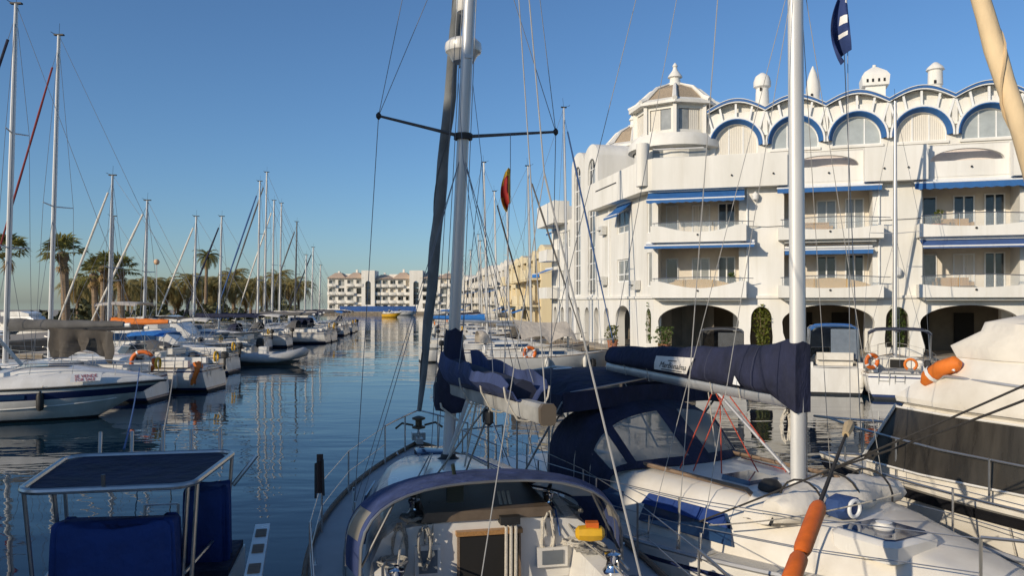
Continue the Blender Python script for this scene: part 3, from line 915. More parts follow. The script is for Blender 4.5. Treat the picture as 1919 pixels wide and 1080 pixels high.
# balconies with curved parapets
def balcony(c, za, style):
    b = MB(); a0, a1 = c - 2.45, c + 2.55
    f = -0.95
    n = 14
    def top(t):
        if style == 'glass': return 0.84 - 0.38 * math.sin(math.pi * min(1, max(0, (t - 0.10) / 0.84)))
        return 0.60 - 0.17 * math.sin(math.pi * t)
    poly = [FF(a0, f, za - 0.06), FF(a1, f, za - 0.06)] + [FF(a1 + (a0 - a1) * i / n, f, za + top(1 - i / n)) for i in range(n + 1)]
    b.prism(poly, (0, 0.16, 0))
    b.box2((a0 + 0.002, f + 0.161, za - 0.058), (a0 + 0.16, 0, za + top(0) - 0.003))
    b.box2((a1 - 0.16, f + 0.161, za - 0.058), (a1 - 0.002, 0, za + top(1) - 0.003))
    b.prism([FF(a0 + 0.3, f + 0.3, za - 0.2), FF(a1 - 0.3, f + 0.3, za - 0.2), FF(a1 - 0.3, 0, za - 0.2), FF(a0 + 0.3, 0, za - 0.2)], (0, 0, 0.14))
    b.box2((a0 + 0.162, f + 0.162, za - 0.055), (a1 - 0.162, 0.1, za + 0.1))
    bo = b.build('balcony', white_wall, bld)
    r = MB()
    rz_ = lambda t: za + 0.98 + (0.10 * math.sin(math.pi * t) if style != 'glass' else 0.06 * math.sin(math.pi * t))
    ts = [i / n for i in range(n + 1)]
    r.tube([FF(a0 + 0.1 + (a1 - a0 - 0.2) * t, f + 0.08, rz_(t)) for t in ts], 0.025, 6)
    r.tube([FF(a1 - 0.1, f + 0.08, rz_(1)), FF(a1 + 0.35, f + 0.3, rz_(1) - 0.01)], 0.02, 6)
    for t in (0.02, 0.35, 0.68, 0.98):
        r.tube([FF(a0 + 0.1 + (a1 - a0 - 0.2) * t, f + 0.08, za + 0.38), FF(a0 + 0.1 + (a1 - a0 - 0.2) * t, f + 0.08, rz_(t))], 0.018, 6)
    r.build('rail', steel, bo)
    for k in range(3):
        t0, t1 = 0.03 + k * 0.32, 0.03 + (k + 1) * 0.32 - 0.012
        g = [FF(a0 + 0.1 + (a1 - a0 - 0.2) * (t0 + (t1 - t0) * i / 4), f + 0.085, rz_(t0 + (t1 - t0) * i / 4) - 0.03) for i in range(5)]
        bot = [FF(p.x, p.y, za + 0.40) for p in (g[-1], g[0])]
        MB().prism(g + bot, (0, 0.012, 0)).build('glass_panel', glass_rail, bo)
    MB().tube([FF(c + 0.05, f - 0.05, za + 0.32), FF(c + 0.05, f + 0.05, za + 0.32)], 0.055, 8).build('drain_spout', rubber, bo)
for i, c in enumerate(CM[:3]):
    balcony(c, Z1, 'glass' if i == 0 else 'rail')
    balcony(c, Z2, 'glass' if i == 0 else 'rail')
    # loggia doors and windows on the back walls, furniture
    for lv, za in ((0, Z1), (1, Z2)):
        zf = za + 0.12
        for q, (du, w, h0, h1, pm) in enumerate(((-1.55, 0.7, 0.02, 2.1, (glass_dark, curtain, glass_blind)[(i + lv) % 3]), (0.05, 1.0, 0.02, 2.1, (glass_blind, glass_dark, curtain)[(i + 2 * lv) % 3]), (1.45, 0.95, 0.02, 2.15, (glass_dark, glass_blind)[(i * lv) % 2]))):
            window(FF, c + du, zf + h0, zf + h1, w, 2 if q else 1, 1, 1.57, pm, bld, name='balcony_door', t=0.07)
        if (i, lv) != (0, 1):
            s_ = MB()
            s_.box2((c - 1.35, 0.5, zf), (c + 0.15, 1.15, zf + 0.42)); s_.box2((c - 1.35, 1.0, zf + 0.421), (c + 0.15, 1.18, zf + 0.85))
            s_.box2((c - 1.5, 0.5, zf), (c - 1.351, 1.18, zf + 0.62)); s_.box2((c + 0.151, 0.5, zf), (c + 0.3, 1.18, zf + 0.62))
            so = s_.build('sofa', wicker)
            so.matrix_world = Matrix.Translation(bld.location) @ Matrix.Rotation(bld.rotation_euler.z, 4, 'Z')
            tag(so, 'tan wicker sofa on %s balcony %s' % (('lower', 'upper')[lv], ('nearest the corner turret', 'in the middle bay', 'in the rightmost bay')[i]), 'sofa', 'balcony sofas')
    # timber-slat screens behind the lower balconies' glass
    if i < 2:
        s_ = MB()
        g = [FF(c - 2.0 + 4.1 * t / 12, -0.74, Z1 + 0.50 + 0.46 * math.sin(math.pi * t / 12) ** 0.7) for t in range(13)]
        bt = [FF(c + 2.1 - 4.1 * t / 12, -0.74, Z1 + 0.50 - 0.1 * math.sin(math.pi * t / 12)) for t in range(13)]
        s_.prism(g + bt, (0, 0.03, 0))
        s_.build('rattan_screen', mat('rattan', (0.66, 0.44, 0.19), 0.7, var=0.1, scale=4, stretch=(8, 1, 1)), bld)

# awnings: cloth, front bar, valance, arms
def awning(c, w, zt, out, drop, cloth, F=FF, v=0.0, val=0.16, scallop=False, k=''):
    a, b = c - w / 2, c + w / 2
    m_ = MB()
    n = 10
    g = [[F(a + w * i / n, v - out * j / 4, zt - drop * j / 4 - 0.03 * math.sin(math.pi * j / 4)) for i in range(n + 1)] for j in range(5)]
    m_.slab(g, 0.015)
    ao = m_.build('awning', cloth, bld)
    e = F(0, v - out, 0) - F(0, v, 0)
    MB().tube([F(a - 0.03, v - out, zt - drop), F(b + 0.03, v - out, zt - drop)], 0.045, 8).build('front_bar', white_paint, ao)
    vl = MB(); n = 24
    top = [F(a + w * i / n, v - out - 0.03, zt - drop - 0.03) for i in range(n + 1)]
    bot = [F(a + w * i / n, v - out - 0.03, zt - drop - val - (0.05 * abs(math.sin(math.pi * i / 2)) if scallop else 0.0)) for i in range(n + 1)]
    vl.slab([top, bot], 0.01)
    vl.build('valance', cloth, ao)
    cs = MB(); cs.beam(F(a, v - 0.06, zt + 0.04), F(b, v - 0.06, zt + 0.04), 0.14, 0.13)
    cs.build('cassette', white_paint, ao)
    am = MB()
    for u in (a + 0.25, b - 0.25):
        am.tube([F(u, v, zt - 0.25), F(u, v - out * 0.97, zt - drop - 0.02)], 0.02, 6)
    am.build('arm', steel, ao)
awning(2.3, 5.1, 10.05, 0.85, 0.50, blue_awn, v=-0.2, scallop=True)
awning(2.5, 5.7, 7.22, 0.75, 0.16, blue_awn, v=-0.35)
awning(9.0, 5.0, 10.05, 0.6, 0.10, blue_awn, v=-0.05, val=0.26)
awning(9.0, 4.25, 6.85, 0.35, 0.12, blue_awn, v=-0.05, val=0.24)
awning(15.7, 5.4, 10.05, 0.6, 0.10, blue_awn, v=-0.05, val=0.3, scallop=True)
awning(15.7, 4.9, 7.15, 1.0, 0.42, navy_awn, v=-0.4, val=0.1)
awning(4.6, 2.6, 10.0, 0.9, 0.75, blue_awn, F=FS, v=0, val=0.14)
awning(21.0, 2.4, 6.7, 1.2, 0.4, bright_blue, F=FS, v=-0.4, val=0.3)
awning(20.3, 1.6, 9.9, 0.6, 0.3, blue_awn, F=FS, v=-0.1, val=0.2)

# side windows and the tall stair glazing
for za in (Z1, Z2):
    window(FS, 0.62, za + 0.6, za + 2.5, 0.75, 1, 1, 0.12, glass_blind, bld)
    window(FS, 5.0, za + 0.95, za + 2.35, 2.1, 2, 2, 0.12, glass_blind, bld, mull=[za + 0.95, za + 1.42, za + 2.35], t=0.09)
    window(FS, 17.0, za + 0.9, za + 2.2, 0.75, 1, 2, 0.12, glass_blind, bld)
    window(FS, 18.7, za + 0.9, za + 2.2, 0.9, 2, 2, 0.12, glass_blind, bld)
for c in (11.3, 14.7):
    rows = arch_rows(c, 1.75, 4.5, 13.0, 0.95)
    window(FS, c, 4.5, 13.9, 1.75, 3, 1, 0.18, [glass_dark, glass_blind, glass_dark], bld, rows=rows, t=0.07,
           mull=[4.5 + 1.1 * i for i in range(9)] , name='stair_window')
# wall lamps and air-conditioning box
for u, z in ((5.4, 9.4), (12.3, 5.3)):
    m_ = MB(); m_.lathe([(0.05, 0), (0.16, 0.08), (0.2, 0.3), (0.12, 0.42), (0.02, 0.5)], 10, FF(u, -0.2, z)); m_.beam(FF(u, 0, z + 0.3), FF(u, -0.2, z + 0.3), 0.05, 0.05)
    m_.build('wall_lamp', white_paint, bld)

for u in (4.98, 11.45, 18.05):
    MB().tube([FF(u, -0.06, 4.4), FF(u, -0.06, 10.1)], 0.05, 8).build('downpipe', white_paint, bld)
for (k, z) in ((8.2, 5.4), (8.3, 8.7), (2.3, 5.0)):
    ac = MB().box(FS(k, -0.2, z), (0.32, 0.75, 0.55), rot=Matrix.Rotation(math.atan2(SD.y, SD.x) - math.pi / 2, 3, 'Z')).build('air_conditioner', mat('ac_casing', (.62, .61, .57), .5), bld)
    MB().lathe([(.02, 0), (.2, 0), (.21, .02), (.02, .02)], 14, FS(k + .08, -.365, z), rot=Matrix.Rotation(R(90), 3, 'Y') if False else None).build('fan_grille', rubber, ac)
MB().tube([FF(4.7, -0.04, 8.1), FF(6.0, -0.04, 8.02), FF(13.4, -0.05, 8.25)], 0.012, 5).build('facade_cable', rubber, bld)
MB().tube([FS(7.4, -0.05, 4.4), FS(7.4, -0.05, 10.1)], 0.05, 8).build('downpipe', white_paint, bld)

# quayside plants in the arches
def shrub(name, label, loc, r, h, lm, pot=True, n=420, seed=1, group=None):
    rnd = random.Random(seed)
    t = thing(name, label, 'shrub', loc, 0, group)
    f = MB()
    for i in range(n):
        a = rnd.uniform(0, 6.283); q = rnd.random() ** 0.5; z = rnd.random()
        wob = 0.75 + 0.35 * math.sin(3 * a + seed) * math.sin(5 * z + seed)
        rr = r * q * wob * (0.55 + 0.9 * z * (1.25 - z))
        p = V((rr * math.cos(a), rr * math.sin(a), 0.15 * h + h * 0.9 * z))
        d = V((rnd.gauss(0, 1), rnd.gauss(0, 1), rnd.gauss(0.3, 0.8))).normalized()
        s = V((rnd.gauss(0, 1), rnd.gauss(0, 1), rnd.gauss(0, 1))).cross(d).normalized()
        L = rnd.uniform(0.10, 0.2); w = L * 0.32
        f.add([p - d * L / 2, p + s * w, p + d * L / 2, p - s * w], [(0, 1, 2, 3)])
    f.build('foliage', lm, t, recalc=False)
    s_ = MB()
    for i in range(6):
        a = i * 1.05 + seed
        s_.tube([(0, 0, 0.1), (0.2 * r * math.cos(a), 0.2 * r * math.sin(a), h * 0.45), (0.5 * r * math.cos(a), 0.5 * r * math.sin(a), h * 0.85)], [0.025, 0.018, 0.008], 5)
    s_.build('stems', palm_trunk, t)
    if pot:
        MB().lathe([(0.2, 0), (0.26, 0.05), (0.32, 0.42), (0.35, 0.42), (0.35, 0.48), (0.28, 0.48), (0.26, 0.4)], 14).build('pot', mat('terracotta', (0.42, 0.17, 0.09), 0.8), t)
    return t
BM = Matrix.Translation(bld.location) @ Matrix.Rotation(bld.rotation_euler.z, 4, 'Z')
def bw(u, v, z): return BM @ V((u, v, z))
shrub('potted_shrub', 'broad green shrub at left foot of the first wide arcade arch', bw(0.65, -0.5, Z0), 0.75, 1.35, leaf, seed=2, group='quayside shrubs')
shrub('climbing_shrub', 'tall yellow-green climber filling keyhole arch right of first wide arch', bw(5.75, 0.25, Z0), 0.62, 2.6, leaf_yel, False, 900, 5, 'quayside shrubs')
shrub('climbing_shrub', 'tall dark green climber filling keyhole arch between second and third wide arches', bw(12.35, 0.25, Z0), 0.62, 2.5, leaf, False, 900, 6, 'quayside shrubs')
shrub('climbing_shrub', 'slim climber in the narrow arch at the building corner', tuple(BM @ FS(0.75, 0.2, Z0)), 0.42, 2.6, leaf, False, 500, 9, 'quayside shrubs')
shrub('potted_shrub', 'small yellowish shrub below the side arch beside furled blue sail', tuple(BM @ FS(4.0, -1.0, Z0)), 0.55, 1.3, leaf_yel, True, 350, 8, 'quayside shrubs')

shrub('balcony_plant', 'leafy pot plant at left end of the upper middle balcony', bw(7.35, -0.35, Z2 + 0.12), 0.32, 1.05, leaf, True, 160, 21, 'balcony plants')
shrub('balcony_plant', 'leafy pot plant at right end of the lower balcony nearest the corner turret', bw(4.2, -0.35, Z1 + 0.12), 0.32, 1.1, leaf, True, 160, 22, 'balcony plants')
shrub('balcony_plant', 'leafy pot plant on the upper balcony in the rightmost bay', bw(14.1, -0.35, Z2 + 0.12), 0.34, 1.15, leaf_yel, True, 160, 23, 'balcony plants')

# ================================================================== BACKGROUND BUILDINGS
def block_building(name, label, p0, p1, depth, z0, floors, fh, wallm, bays, roof='flat', rail=None, seed=0, balc=True, awn=None, top_extra=0.0):
    """apartment block: face from p0 to p1 (seen from the water), balconies, dark windows, roof pieces"""
    rnd = random.Random(seed)
    p0 = V((p0[0], p0[1], 0)); p1 = V((p1[0], p1[1], 0))
    d = p1 - p0; L = d.length; ang = math.atan2(d.y, d.x)
    t = thing(name, label, 'building', p0, ang)
    H = floors * fh
    w = MB()
    bwid = L / bays
    for b in range(bays):
        for f in range(floors):
            a = b * bwid
            panel(w, FF, a, a + bwid, z0 + f * fh, z0 + (f + 1) * fh, rect_rows(a + bwid / 2, bwid * 0.68, z0 + f * fh + 0.25, z0 + f * fh + fh * 0.82), depth=0.9)
    w.add([(0, 0, z0), (0, depth, z0), (0, depth, z0 + H), (0, 0, z0 + H)], [(0, 1, 2, 3)])
    w.add([(L, 0, z0), (L, depth, z0), (L, depth, z0 + H), (L, 0, z0 + H)], [(0, 1, 2, 3)])
    w.add([(0, 0, z0 + H), (L, 0, z0 + H), (L, depth, z0 + H), (0, depth, z0 + H)], [(0, 1, 2, 3)])
    w.build('wall', wallm, t, recalc=False)
    for b in range(bays):
        for f in range(floors):
            a = b * bwid + bwid * 0.16; e = (b + 1) * bwid - bwid * 0.16
            zf = z0 + f * fh
            wn_ = MB().box2((a, 0.9, zf + 0.25), (e, 0.95, zf + fh * 0.82)).build('window', rnd.choice([glass_dark, glass_blind, room_wall, glass_blind]), t)
            if rnd.random() < 0.7:
                MB().box2(((a + e) / 2 - 0.06, 0.86, zf + 0.25), ((a + e) / 2 + 0.06, 0.898, zf + fh * 0.82)).build('mullion', white_paint, wn_)
            if balc and (rnd.random() < 0.86):
                o = rnd.uniform(0.9, 1.3)
                m = MB(); a2 = b * bwid + 0.04 * bwid; e2 = (b + 1) * bwid - 0.04 * bwid
                n = 6
                front = [(a2 + (e2 - a2) * i / n, -o * (0.82 + 0.18 * math.sin(math.pi * i / n))) for i in range(n + 1)]
                m.prism([(a2, 0, zf - 0.05)] + [(x, y, zf - 0.05) for x, y in front] + [(e2, 0, zf - 0.05)], (0, 0, 0.16))
                m.slab([[V((x, y, zf + 0.1)) for x, y in front], [V((x, y, zf + 0.98)) for x, y in front]], 0.1)
                bo = m.build('balcony', wallm, t)
            if awn and rnd.random() < 0.25:
                MB().prism([(a, -0.1, zf + fh * 0.85), (e, -0.1, zf + fh * 0.85), (e, -1.3, zf + fh * 0.68), (a, -1.3, zf + fh * 0.68)], (0, 0, 0.03)).build('awning', awn, t)
    if roof == 'tiled':
        k = max(2, bays // 2); kw = L / k
        for i in range(k):
            a = i * kw; m = MB()
            hh = rnd.uniform(1.5, 2.3)
            m.loft([[V((a - 0.2, -0.9, z0 + H + 0.02)), V((a + kw + 0.15, -0.9, z0 + H + 0.02)), V((a + kw + 0.15, depth * 0.8, z0 + H + 0.02)), V((a - 0.2, depth * 0.8, z0 + H + 0.02))],
                    [V((a + kw * 0.3, depth * 0.25, z0 + H + hh)), V((a + kw * 0.62, depth * 0.25, z0 + H + hh)), V((a + kw * 0.62, depth * 0.5, z0 + H + hh)), V((a + kw * 0.3, depth * 0.5, z0 + H + hh))]])
            ro = m.build('roof', tile_far, t)
            MB().box2((a + kw * 0.42, depth * 0.3, z0 + H + hh - 0.5), (a + kw * 0.52, depth * 0.4, z0 + H + hh + rnd.uniform(0.5, 1.3))).build('chimney', wallm, ro)
    if roof in ('step', 'tiled'):
        for i in range(max(2, bays // 3)):
            a = rnd.uniform(0, L * 0.85); ww = rnd.uniform(2.5, 4.5); hh = rnd.uniform(1.2, 2.1) + top_extra * i / max(1, bays // 3)
            MB().box2((a, depth * 0.35, z0 + H), (a + ww, depth * 0.75, z0 + H + hh)).build('stair_tower', wallm, t)
    if roof == 'step':
        for i in range(bays):
            if rnd.random() < 0.75:
                a = i * bwid; hh = rnd.uniform(0.5, 1.2)
                m = MB()
                top = [V((a + bwid * q / 8, 0.3, z0 + H + hh * (0.55 + 0.45 * math.sin(math.pi * q / 8)))) for q in range(9)]
                m.prism([V((a, 0.3, z0 + H))] + top + [V((a + bwid, 0.3, z0 + H))], (0, depth * 0.5, 0))
                m.build('roof_vault', wallm, t)
            if rnd.random() < 0.6:
                a = (i + 0.5) * bwid
                MB().lathe([(0.3, z0 + H), (0.28, z0 + H + 2.1), (0.42, z0 + H + 2.2), (0.4, z0 + H + 2.5), (0.05, z0 + H + 2.9)], 8, (a, depth * 0.45, 0)).build('chimney', wallm, t)
    return t

# far block across the end of the channel, in three wings with stair slots between
xs = [G(617, 268).x, G(693, 268).x, G(782, 268).x, G(858, 268).x]
block_building('apartment_block', 'low cream block with tan roofs, left wing at the far end of the channel', (xs[0], 266), (xs[1] - 1.5, 266), 14, 1.0, 4, 2.75, pale_wall, 4, 'tiled', seed=3)
block_building('apartment_block', 'low cream block with tan roofs, middle wing at the far end of the channel', (xs[1] + 1.5, 267), (xs[2] - 1.5, 267), 14, 1.0, 4, 2.7, pale_wall, 5, 'tiled', seed=4)
block_building('apartment_block', 'low cream block with tan roofs, right wing partly behind the grey furled sail', (xs[2] + 1.5, 266), (xs[3], 266), 14, 1.0, 4, 2.75, pale_wall, 4, 'tiled', seed=5)
# tall stair towers with arched slots between the wings
for i, (x, lab) in enumerate(((xs[1], 'tall blank cream stair tower between left and middle wings of far block'), (xs[2], 'tall blank cream stair tower between middle and right wings of far block'))):
    t = thing('stair_tower_block', lab, 'tower', (x - 2.2, 265.2, 0), 0, 'stair towers of the far block')
    m = MB()
    panel(m, FF, 0, 4.4, 1.0, 14.6, arch_rows(2.2, 1.8, 3.2, 10.2, 0.9), depth=0.7)
    m.add([(0, 0, 1), (0, 8, 1), (0, 8, 14.6), (0, 0, 14.6)], [(0, 1, 2, 3)]); m.add([(4.4, 0, 1), (4.4, 8, 1), (4.4, 8, 14.6), (4.4, 0, 14.6)], [(0, 1, 2, 3)])
    m.add([(0, 0, 14.6), (4.4, 0, 14.6), (4.4, 8, 14.6), (0, 8, 14.6)], [(0, 1, 2, 3)])
    m.build('wall', pale_wall, t, recalc=False)
    for k in range(4):
        MB().box2((1.35, 0.6, 3.3 + k * 1.9), (3.05, 0.68, 4.9 + k * 1.9)).build('pane', glass_dark, t)
# cream and yellow blocks along the right-hand quay
block_building('apartment_block', 'pale cream stepped block farthest along the right quay', (-14.2, 205), (-4.4, 132), 16, 1.25, 3, 2.6, cream_wall, 11, 'step', seed=8, top_extra=1.0, awn=blue_awn)
block_building('apartment_block', 'tall pale block between the yellow house and the far cream block', (-4.2, 128), (-0.9, 101), 15, 1.25, 3, 2.45, pale_wall, 6, 'step', seed=11, awn=bright_blue)
yb = block_building('yellow_house', 'yellow rendered house just left of the white apartment building', (-0.6, 99), (2.6, 71), 14, 1.25, 3, 2.4, yellow_wall, 6, 'step', seed=12, awn=bright_blue)

# building behind the camera whose evening shadow lies over the near left boats
def shade_building():
    c = V((-20.1, -3.1, 0))
    t = thing('quay_building', 'white quayside building behind the viewpoint shading the nearest boats', 'building', c, math.atan2(-0.74, 0.67))
    # local x runs across the sunlight, y along it away from the sun
    w = MB(); X, Y, T = 4.5, 4.0, 14.3
    for f in range(4):
        for b in range(3):
            a = -X + b * 3.0
            panel(w, lambda u, v, z: V((u, Y - v, z)), a, a + 3.0, 2.3 + f * 3, 5.3 + f * 3, rect_rows(a + 1.5, 1.6, 3.2 + f * 3, 4.7 + f * 3), depth=0.2)
    for q in ([(-X, -Y), (X, -Y)], [(-X, -Y), (-X, Y)], [(X, -Y), (X, Y)]):
        w.add([(*q[0], 2.3), (*q[1], 2.3), (*q[1], T), (*q[0], T)], [(0, 1, 2, 3)])
    w.add([(-X, -Y, T), (X, -Y, T), (X, Y, T), (-X, Y, T)], [(0, 1, 2, 3)])
    w.build('wall', white_wall, t, recalc=False)
    for f in range(4):
        for b in range(3):
            a = -X + b * 3.0
            MB().box2((a + 0.7, Y - 0.22, 3.2 + f * 3), (a + 2.3, Y - 0.18, 4.7 + f * 3)).build('window', glass_dark, t)
    return t
shade_building()

# blue hoarding along the far quay
hx0, hx1 = G(636, 258.5).x, G(780, 258.5).x
t = thing('blue_fence', 'long blue panel hoarding along the far quay edge', 'fence', (hx0, 259.4, 1.0))
for i in range(14):
    a = (hx1 - hx0) * i / 14
    MB().box2((a + 0.05, -0.04, 0.05), (a + (hx1 - hx0) / 14 - 0.05, 0.04, 1.75)).build('panel', fence_blue, t)
    MB().box2((a - 0.05, 0.045, 0), (a + 0.05, 0.12, 1.85)).build('post', white_paint, t)

# ================================================================== PALMS
def fan_frond(mb, o, az, el, L, rnd, m, nb=9, droop=0.35):
    d = V((math.cos(az) * math.cos(el), math.sin(az) * math.cos(el), math.sin(el)))
    side = d.cross(V((0, 0, 1)))
    side = side.normalized() if side.length > 1e-3 else V((1, 0, 0))
    up = side.cross(d)
    st = o + d * L * 0.5
    mb.add([o - side * 0.03, o + side * 0.03, st + side * 0.02, st - side * 0.02], [(0, 1, 2, 3)], m)
    for i in range(nb):
        a = R(-75 + 150 * i / (nb - 1)) + rnd.uniform(-.06, .06)
        dd = d * math.cos(a) + side * math.sin(a)
        l = L * rnd.uniform(0.45, 0.62)
        w = side * math.cos(a) - d * math.sin(a)
        p1 = st + dd * l * 0.55 + up * rnd.uniform(-.05, .08)
        p2 = st + dd * l - V((0, 0, droop * l * rnd.uniform(.5, 1.3)))
        ww = w * (0.05 * L)
        mb.add([st, p1 + ww, p2, p1 - ww], [(0, 1, 2, 3)], m)

def feather_frond(mb, o, az, el, L, rnd, m, n=9):
    pts = []
    p = V(o); e = el
    for i in range(n + 1):
        pts.append(p.copy())
        p = p + V((math.cos(az) * math.cos(e), math.sin(az) * math.cos(e), math.sin(e))) * (L / n)
        e -= 0.19 + 0.05 * rnd.random()
    side = V((-math.sin(az), math.cos(az), 0))
    for i in range(n):
        a, b = pts[i], pts[i + 1]
        f = (1 - abs(i / n - 0.42) * 1.1)
        for s in (-1, 1):
            for q in range(2):
                c = a.lerp(b, q * 0.5)
                tip = c + side * s * 0.5 * L * 0.30 * f + (b - a) * 1.1 - V((0, 0, 0.10 * L * f * rnd.uniform(.6, 1.5)))
                wv = (b - a) * 0.42
                mb.add([c, c + wv, tip], [(0, 1, 2)], m)

def palm_data(kind, seed, h, cr):
    rnd = random.Random(seed)
    tr = MB()
    lean = V((rnd.uniform(-.25, .25), rnd.uniform(-.25, .25), 0))
    r0 = {'fan': 0.40, 'date': 0.24, 'thin': 0.2}[kind]
    pts = [lean * (i / 8) ** 2 + V((0, 0, h * i / 8)) for i in range(9)]
    tr.tube(pts, [r0 * (1.25 if i == 0 else 1.0 - 0.18 * i / 8 + 0.05 * math.sin(i * 2.3)) for i in range(9)], 9)
    o = pts[-1]
    if kind != 'thin':
        tr.lathe([(r0 * 0.7, h - 1.0), (r0 * 1.4, h - 0.3), (r0 * 1.1, h + 0.15), (0.05, h + 0.3)], 9, (lean.x, lean.y, 0))
    cw = MB(); sk = MB()
    if kind == 'date':
        for i in range(58):
            feather_frond(cw, o, rnd.uniform(0, 6.283), rnd.uniform(-0.25, 1.35), cr * rnd.uniform(.85, 1.15), rnd, 0)
        for i in range(26):
            feather_frond(sk, o - V((0, 0, .15)), rnd.uniform(0, 6.283), rnd.uniform(-1.1, -.4), cr * rnd.uniform(.6, .85), rnd, 0)
    else:
        for i in range(40):
            fan_frond(cw, o, rnd.uniform(0, 6.283), rnd.uniform(-0.35, 1.4), cr * rnd.uniform(.85, 1.25), rnd, 0, 8, 0.3)
        for i in range(16):
            fan_frond(sk, o - V((0, 0, rnd.uniform(.1, .9))), rnd.uniform(0, 6.283), rnd.uniform(-1.45, -.7), cr * rnd.uniform(.4, .65), rnd, 0, 6)
    return (tr.data('trunk', palm_trunk), cw.data('crown', palm_leaf, recalc=False), sk.data('dry_skirt', palm_dry, recalc=False))

def palm(name, label, loc, datas, s=1.0, rz=0.0, group='palms along the promenade', dry=None):
    t = thing(name, label, 'palm tree', loc, rz, group)
    t.scale = (s, s, s)
    for n, me in zip(('trunk', 'crown', 'dry_skirt'), datas):
        o = bpy.data.objects.new(n, me); COL.objects.link(o); o.parent = t
    return t
FAN = [palm_data('fan', 1, 7.2, 2.0), palm_data('fan', 2, 6.4, 2.1)]
DATE = [palm_data('date', 3, 5.4, 3.2), palm_data('date', 4, 4.6, 3.4), palm_data('date', 8, 6.0, 3.0)]
for _d in DATE:
    _d[1].materials.clear(); _d[1].materials.append(palm_gold)
THIN = [palm_data('thin', 5, 8.0, 1.9), palm_data('date', 6, 9.5, 2.3)]
LZ = 1.2
palm('fan_palm', 'slim-trunked fan palm at the left edge beside the tallest left mast', G(14, 60, LZ), THIN[0], 0.82, 0.4)
palm('fan_palm', 'large thick-trunked fan palm just right of the second tall left mast', G(124, 71, LZ), FAN[0], 0.98, 1.0)
palm('fan_palm', 'fan palm with twin-looking trunk, left of a leaning pair', G(180, 80, LZ), FAN[1], 0.86, 2.0)
palm('fan_palm', 'bushy fan palm in the middle of the left palm group', G(194, 78, LZ), FAN[0], 0.86, 3.1)
palm('fan_palm', 'fan palm crossed by a pale furled forestay', G(228, 84, LZ), FAN[1], 0.95, 4.0)
palm('date_palm', 'tall slender date palm standing alone behind two thin masts', G(386, 110, LZ), THIN[1], 0.96, 0.3)
row = [(146, 108, 0), (166, 118, 1), (206, 112, 2), (240, 110, 0), (262, 120, 1), (286, 112, 2), (312, 118, 0), (334, 124, 1), (352, 116, 2), (372, 128, 0), (398, 122, 1),
       (418, 128, 2), (440, 122, 0), (462, 130, 1), (482, 124, 2), (500, 132, 0), (516, 128, 1), (545, 126, 2), (560, 136, 0)]
desc = ['leftmost of the low palm row, left of the thick fan palms', 'low palm behind the thick-trunked fan palm', 'low palm behind the middle fan palm group', 'low palm right of the crossed fan palm',
        'low palm left of the dark-topped mast', 'low palm right of the dark-topped mast under the pale ball', 'low palm midway between the pale ball and the leaning pale stay', 'low palm just left of the leaning pale stay',
        'low palm left of the first slim white mast', 'low palm behind the first slim white mast', 'low palm below the tall slender date palm', 'low palm right of the second slim white mast', 'low palm left of the long blue furled stay',
        'low palm behind the long blue furled stay', 'low palm behind the tallest central masts', 'low palm right of the tallest central masts', 'low palm at the right end of the dense row', 'dense palm standing apart left of the far masts', 'last palm of the row beside the far masts']
for (px, d, k), ds in zip(row, desc):
    palm('date_palm', 'brownish ' + ds, G(px, d, LZ), DATE[k], random.uniform(.86, 1.04), random.uniform(0, 6))
rb_ = random.Random(77)
for i in range(16):
    px = 140 + 27 * i + rb_.uniform(-9, 9); d = rb_.uniform(140, 165)
    palm('date_palm', 'small pale palm in the back row seen between the promenade palms', G(px, d, LZ), DATE[i % 3], rb_.uniform(.95, 1.25), rb_.uniform(0, 6), group='back row of palms')
# low hedge under the palms
def hedge():
    rnd = random.Random(31); f = MB()
    for i in range(4200):
        px = rnd.uniform(60, 560); d = rnd.uniform(104, 118)
        p = G(px, d, LZ + rnd.random() ** 1.3 * (1.9 + 0.9 * math.sin(px * 0.05) + .5 * math.sin(px * .17)))
        a = V((rnd.gauss(0, 1), rnd.gauss(0, 1), rnd.gauss(0, 1))).normalized(); b = a.orthogonal().normalized()
        s = rnd.uniform(.25, .55)
        f.add([p - a * s, p + b * s * .5, p + a * s, p - b * s * .5], [(0, 1, 2, 3)])
    o = f.build('hedge', mat('hedge_leaf', (.13, .125, .045), .7, var=.3, scale=.5), recalc=False)
    o['kind'] = 'stuff'; o['label'] = 'low green hedge under the palm row'; o['category'] = 'hedge'
hedge()
# pale round ball marker above the palms, on an added pole
t = thing('ball_marker', 'pale orange ball marker on a thin pole above the palms', 'marker', G(294, 95, LZ))
MB().tube([(0, 0, 0), (0, 0, 7.3)], 0.045, 6).build('pole', alu, t)
MB().lathe([(0.02, 7.25)] + [(0.34 * math.sin(R(a)), 7.6 - 0.34 * math.cos(R(a))) for a in range(15, 180, 15)] + [(0.02, 7.94)], 14).build('globe', mat('marker_ball', (0.72, 0.47, 0.28), 0.5), t)

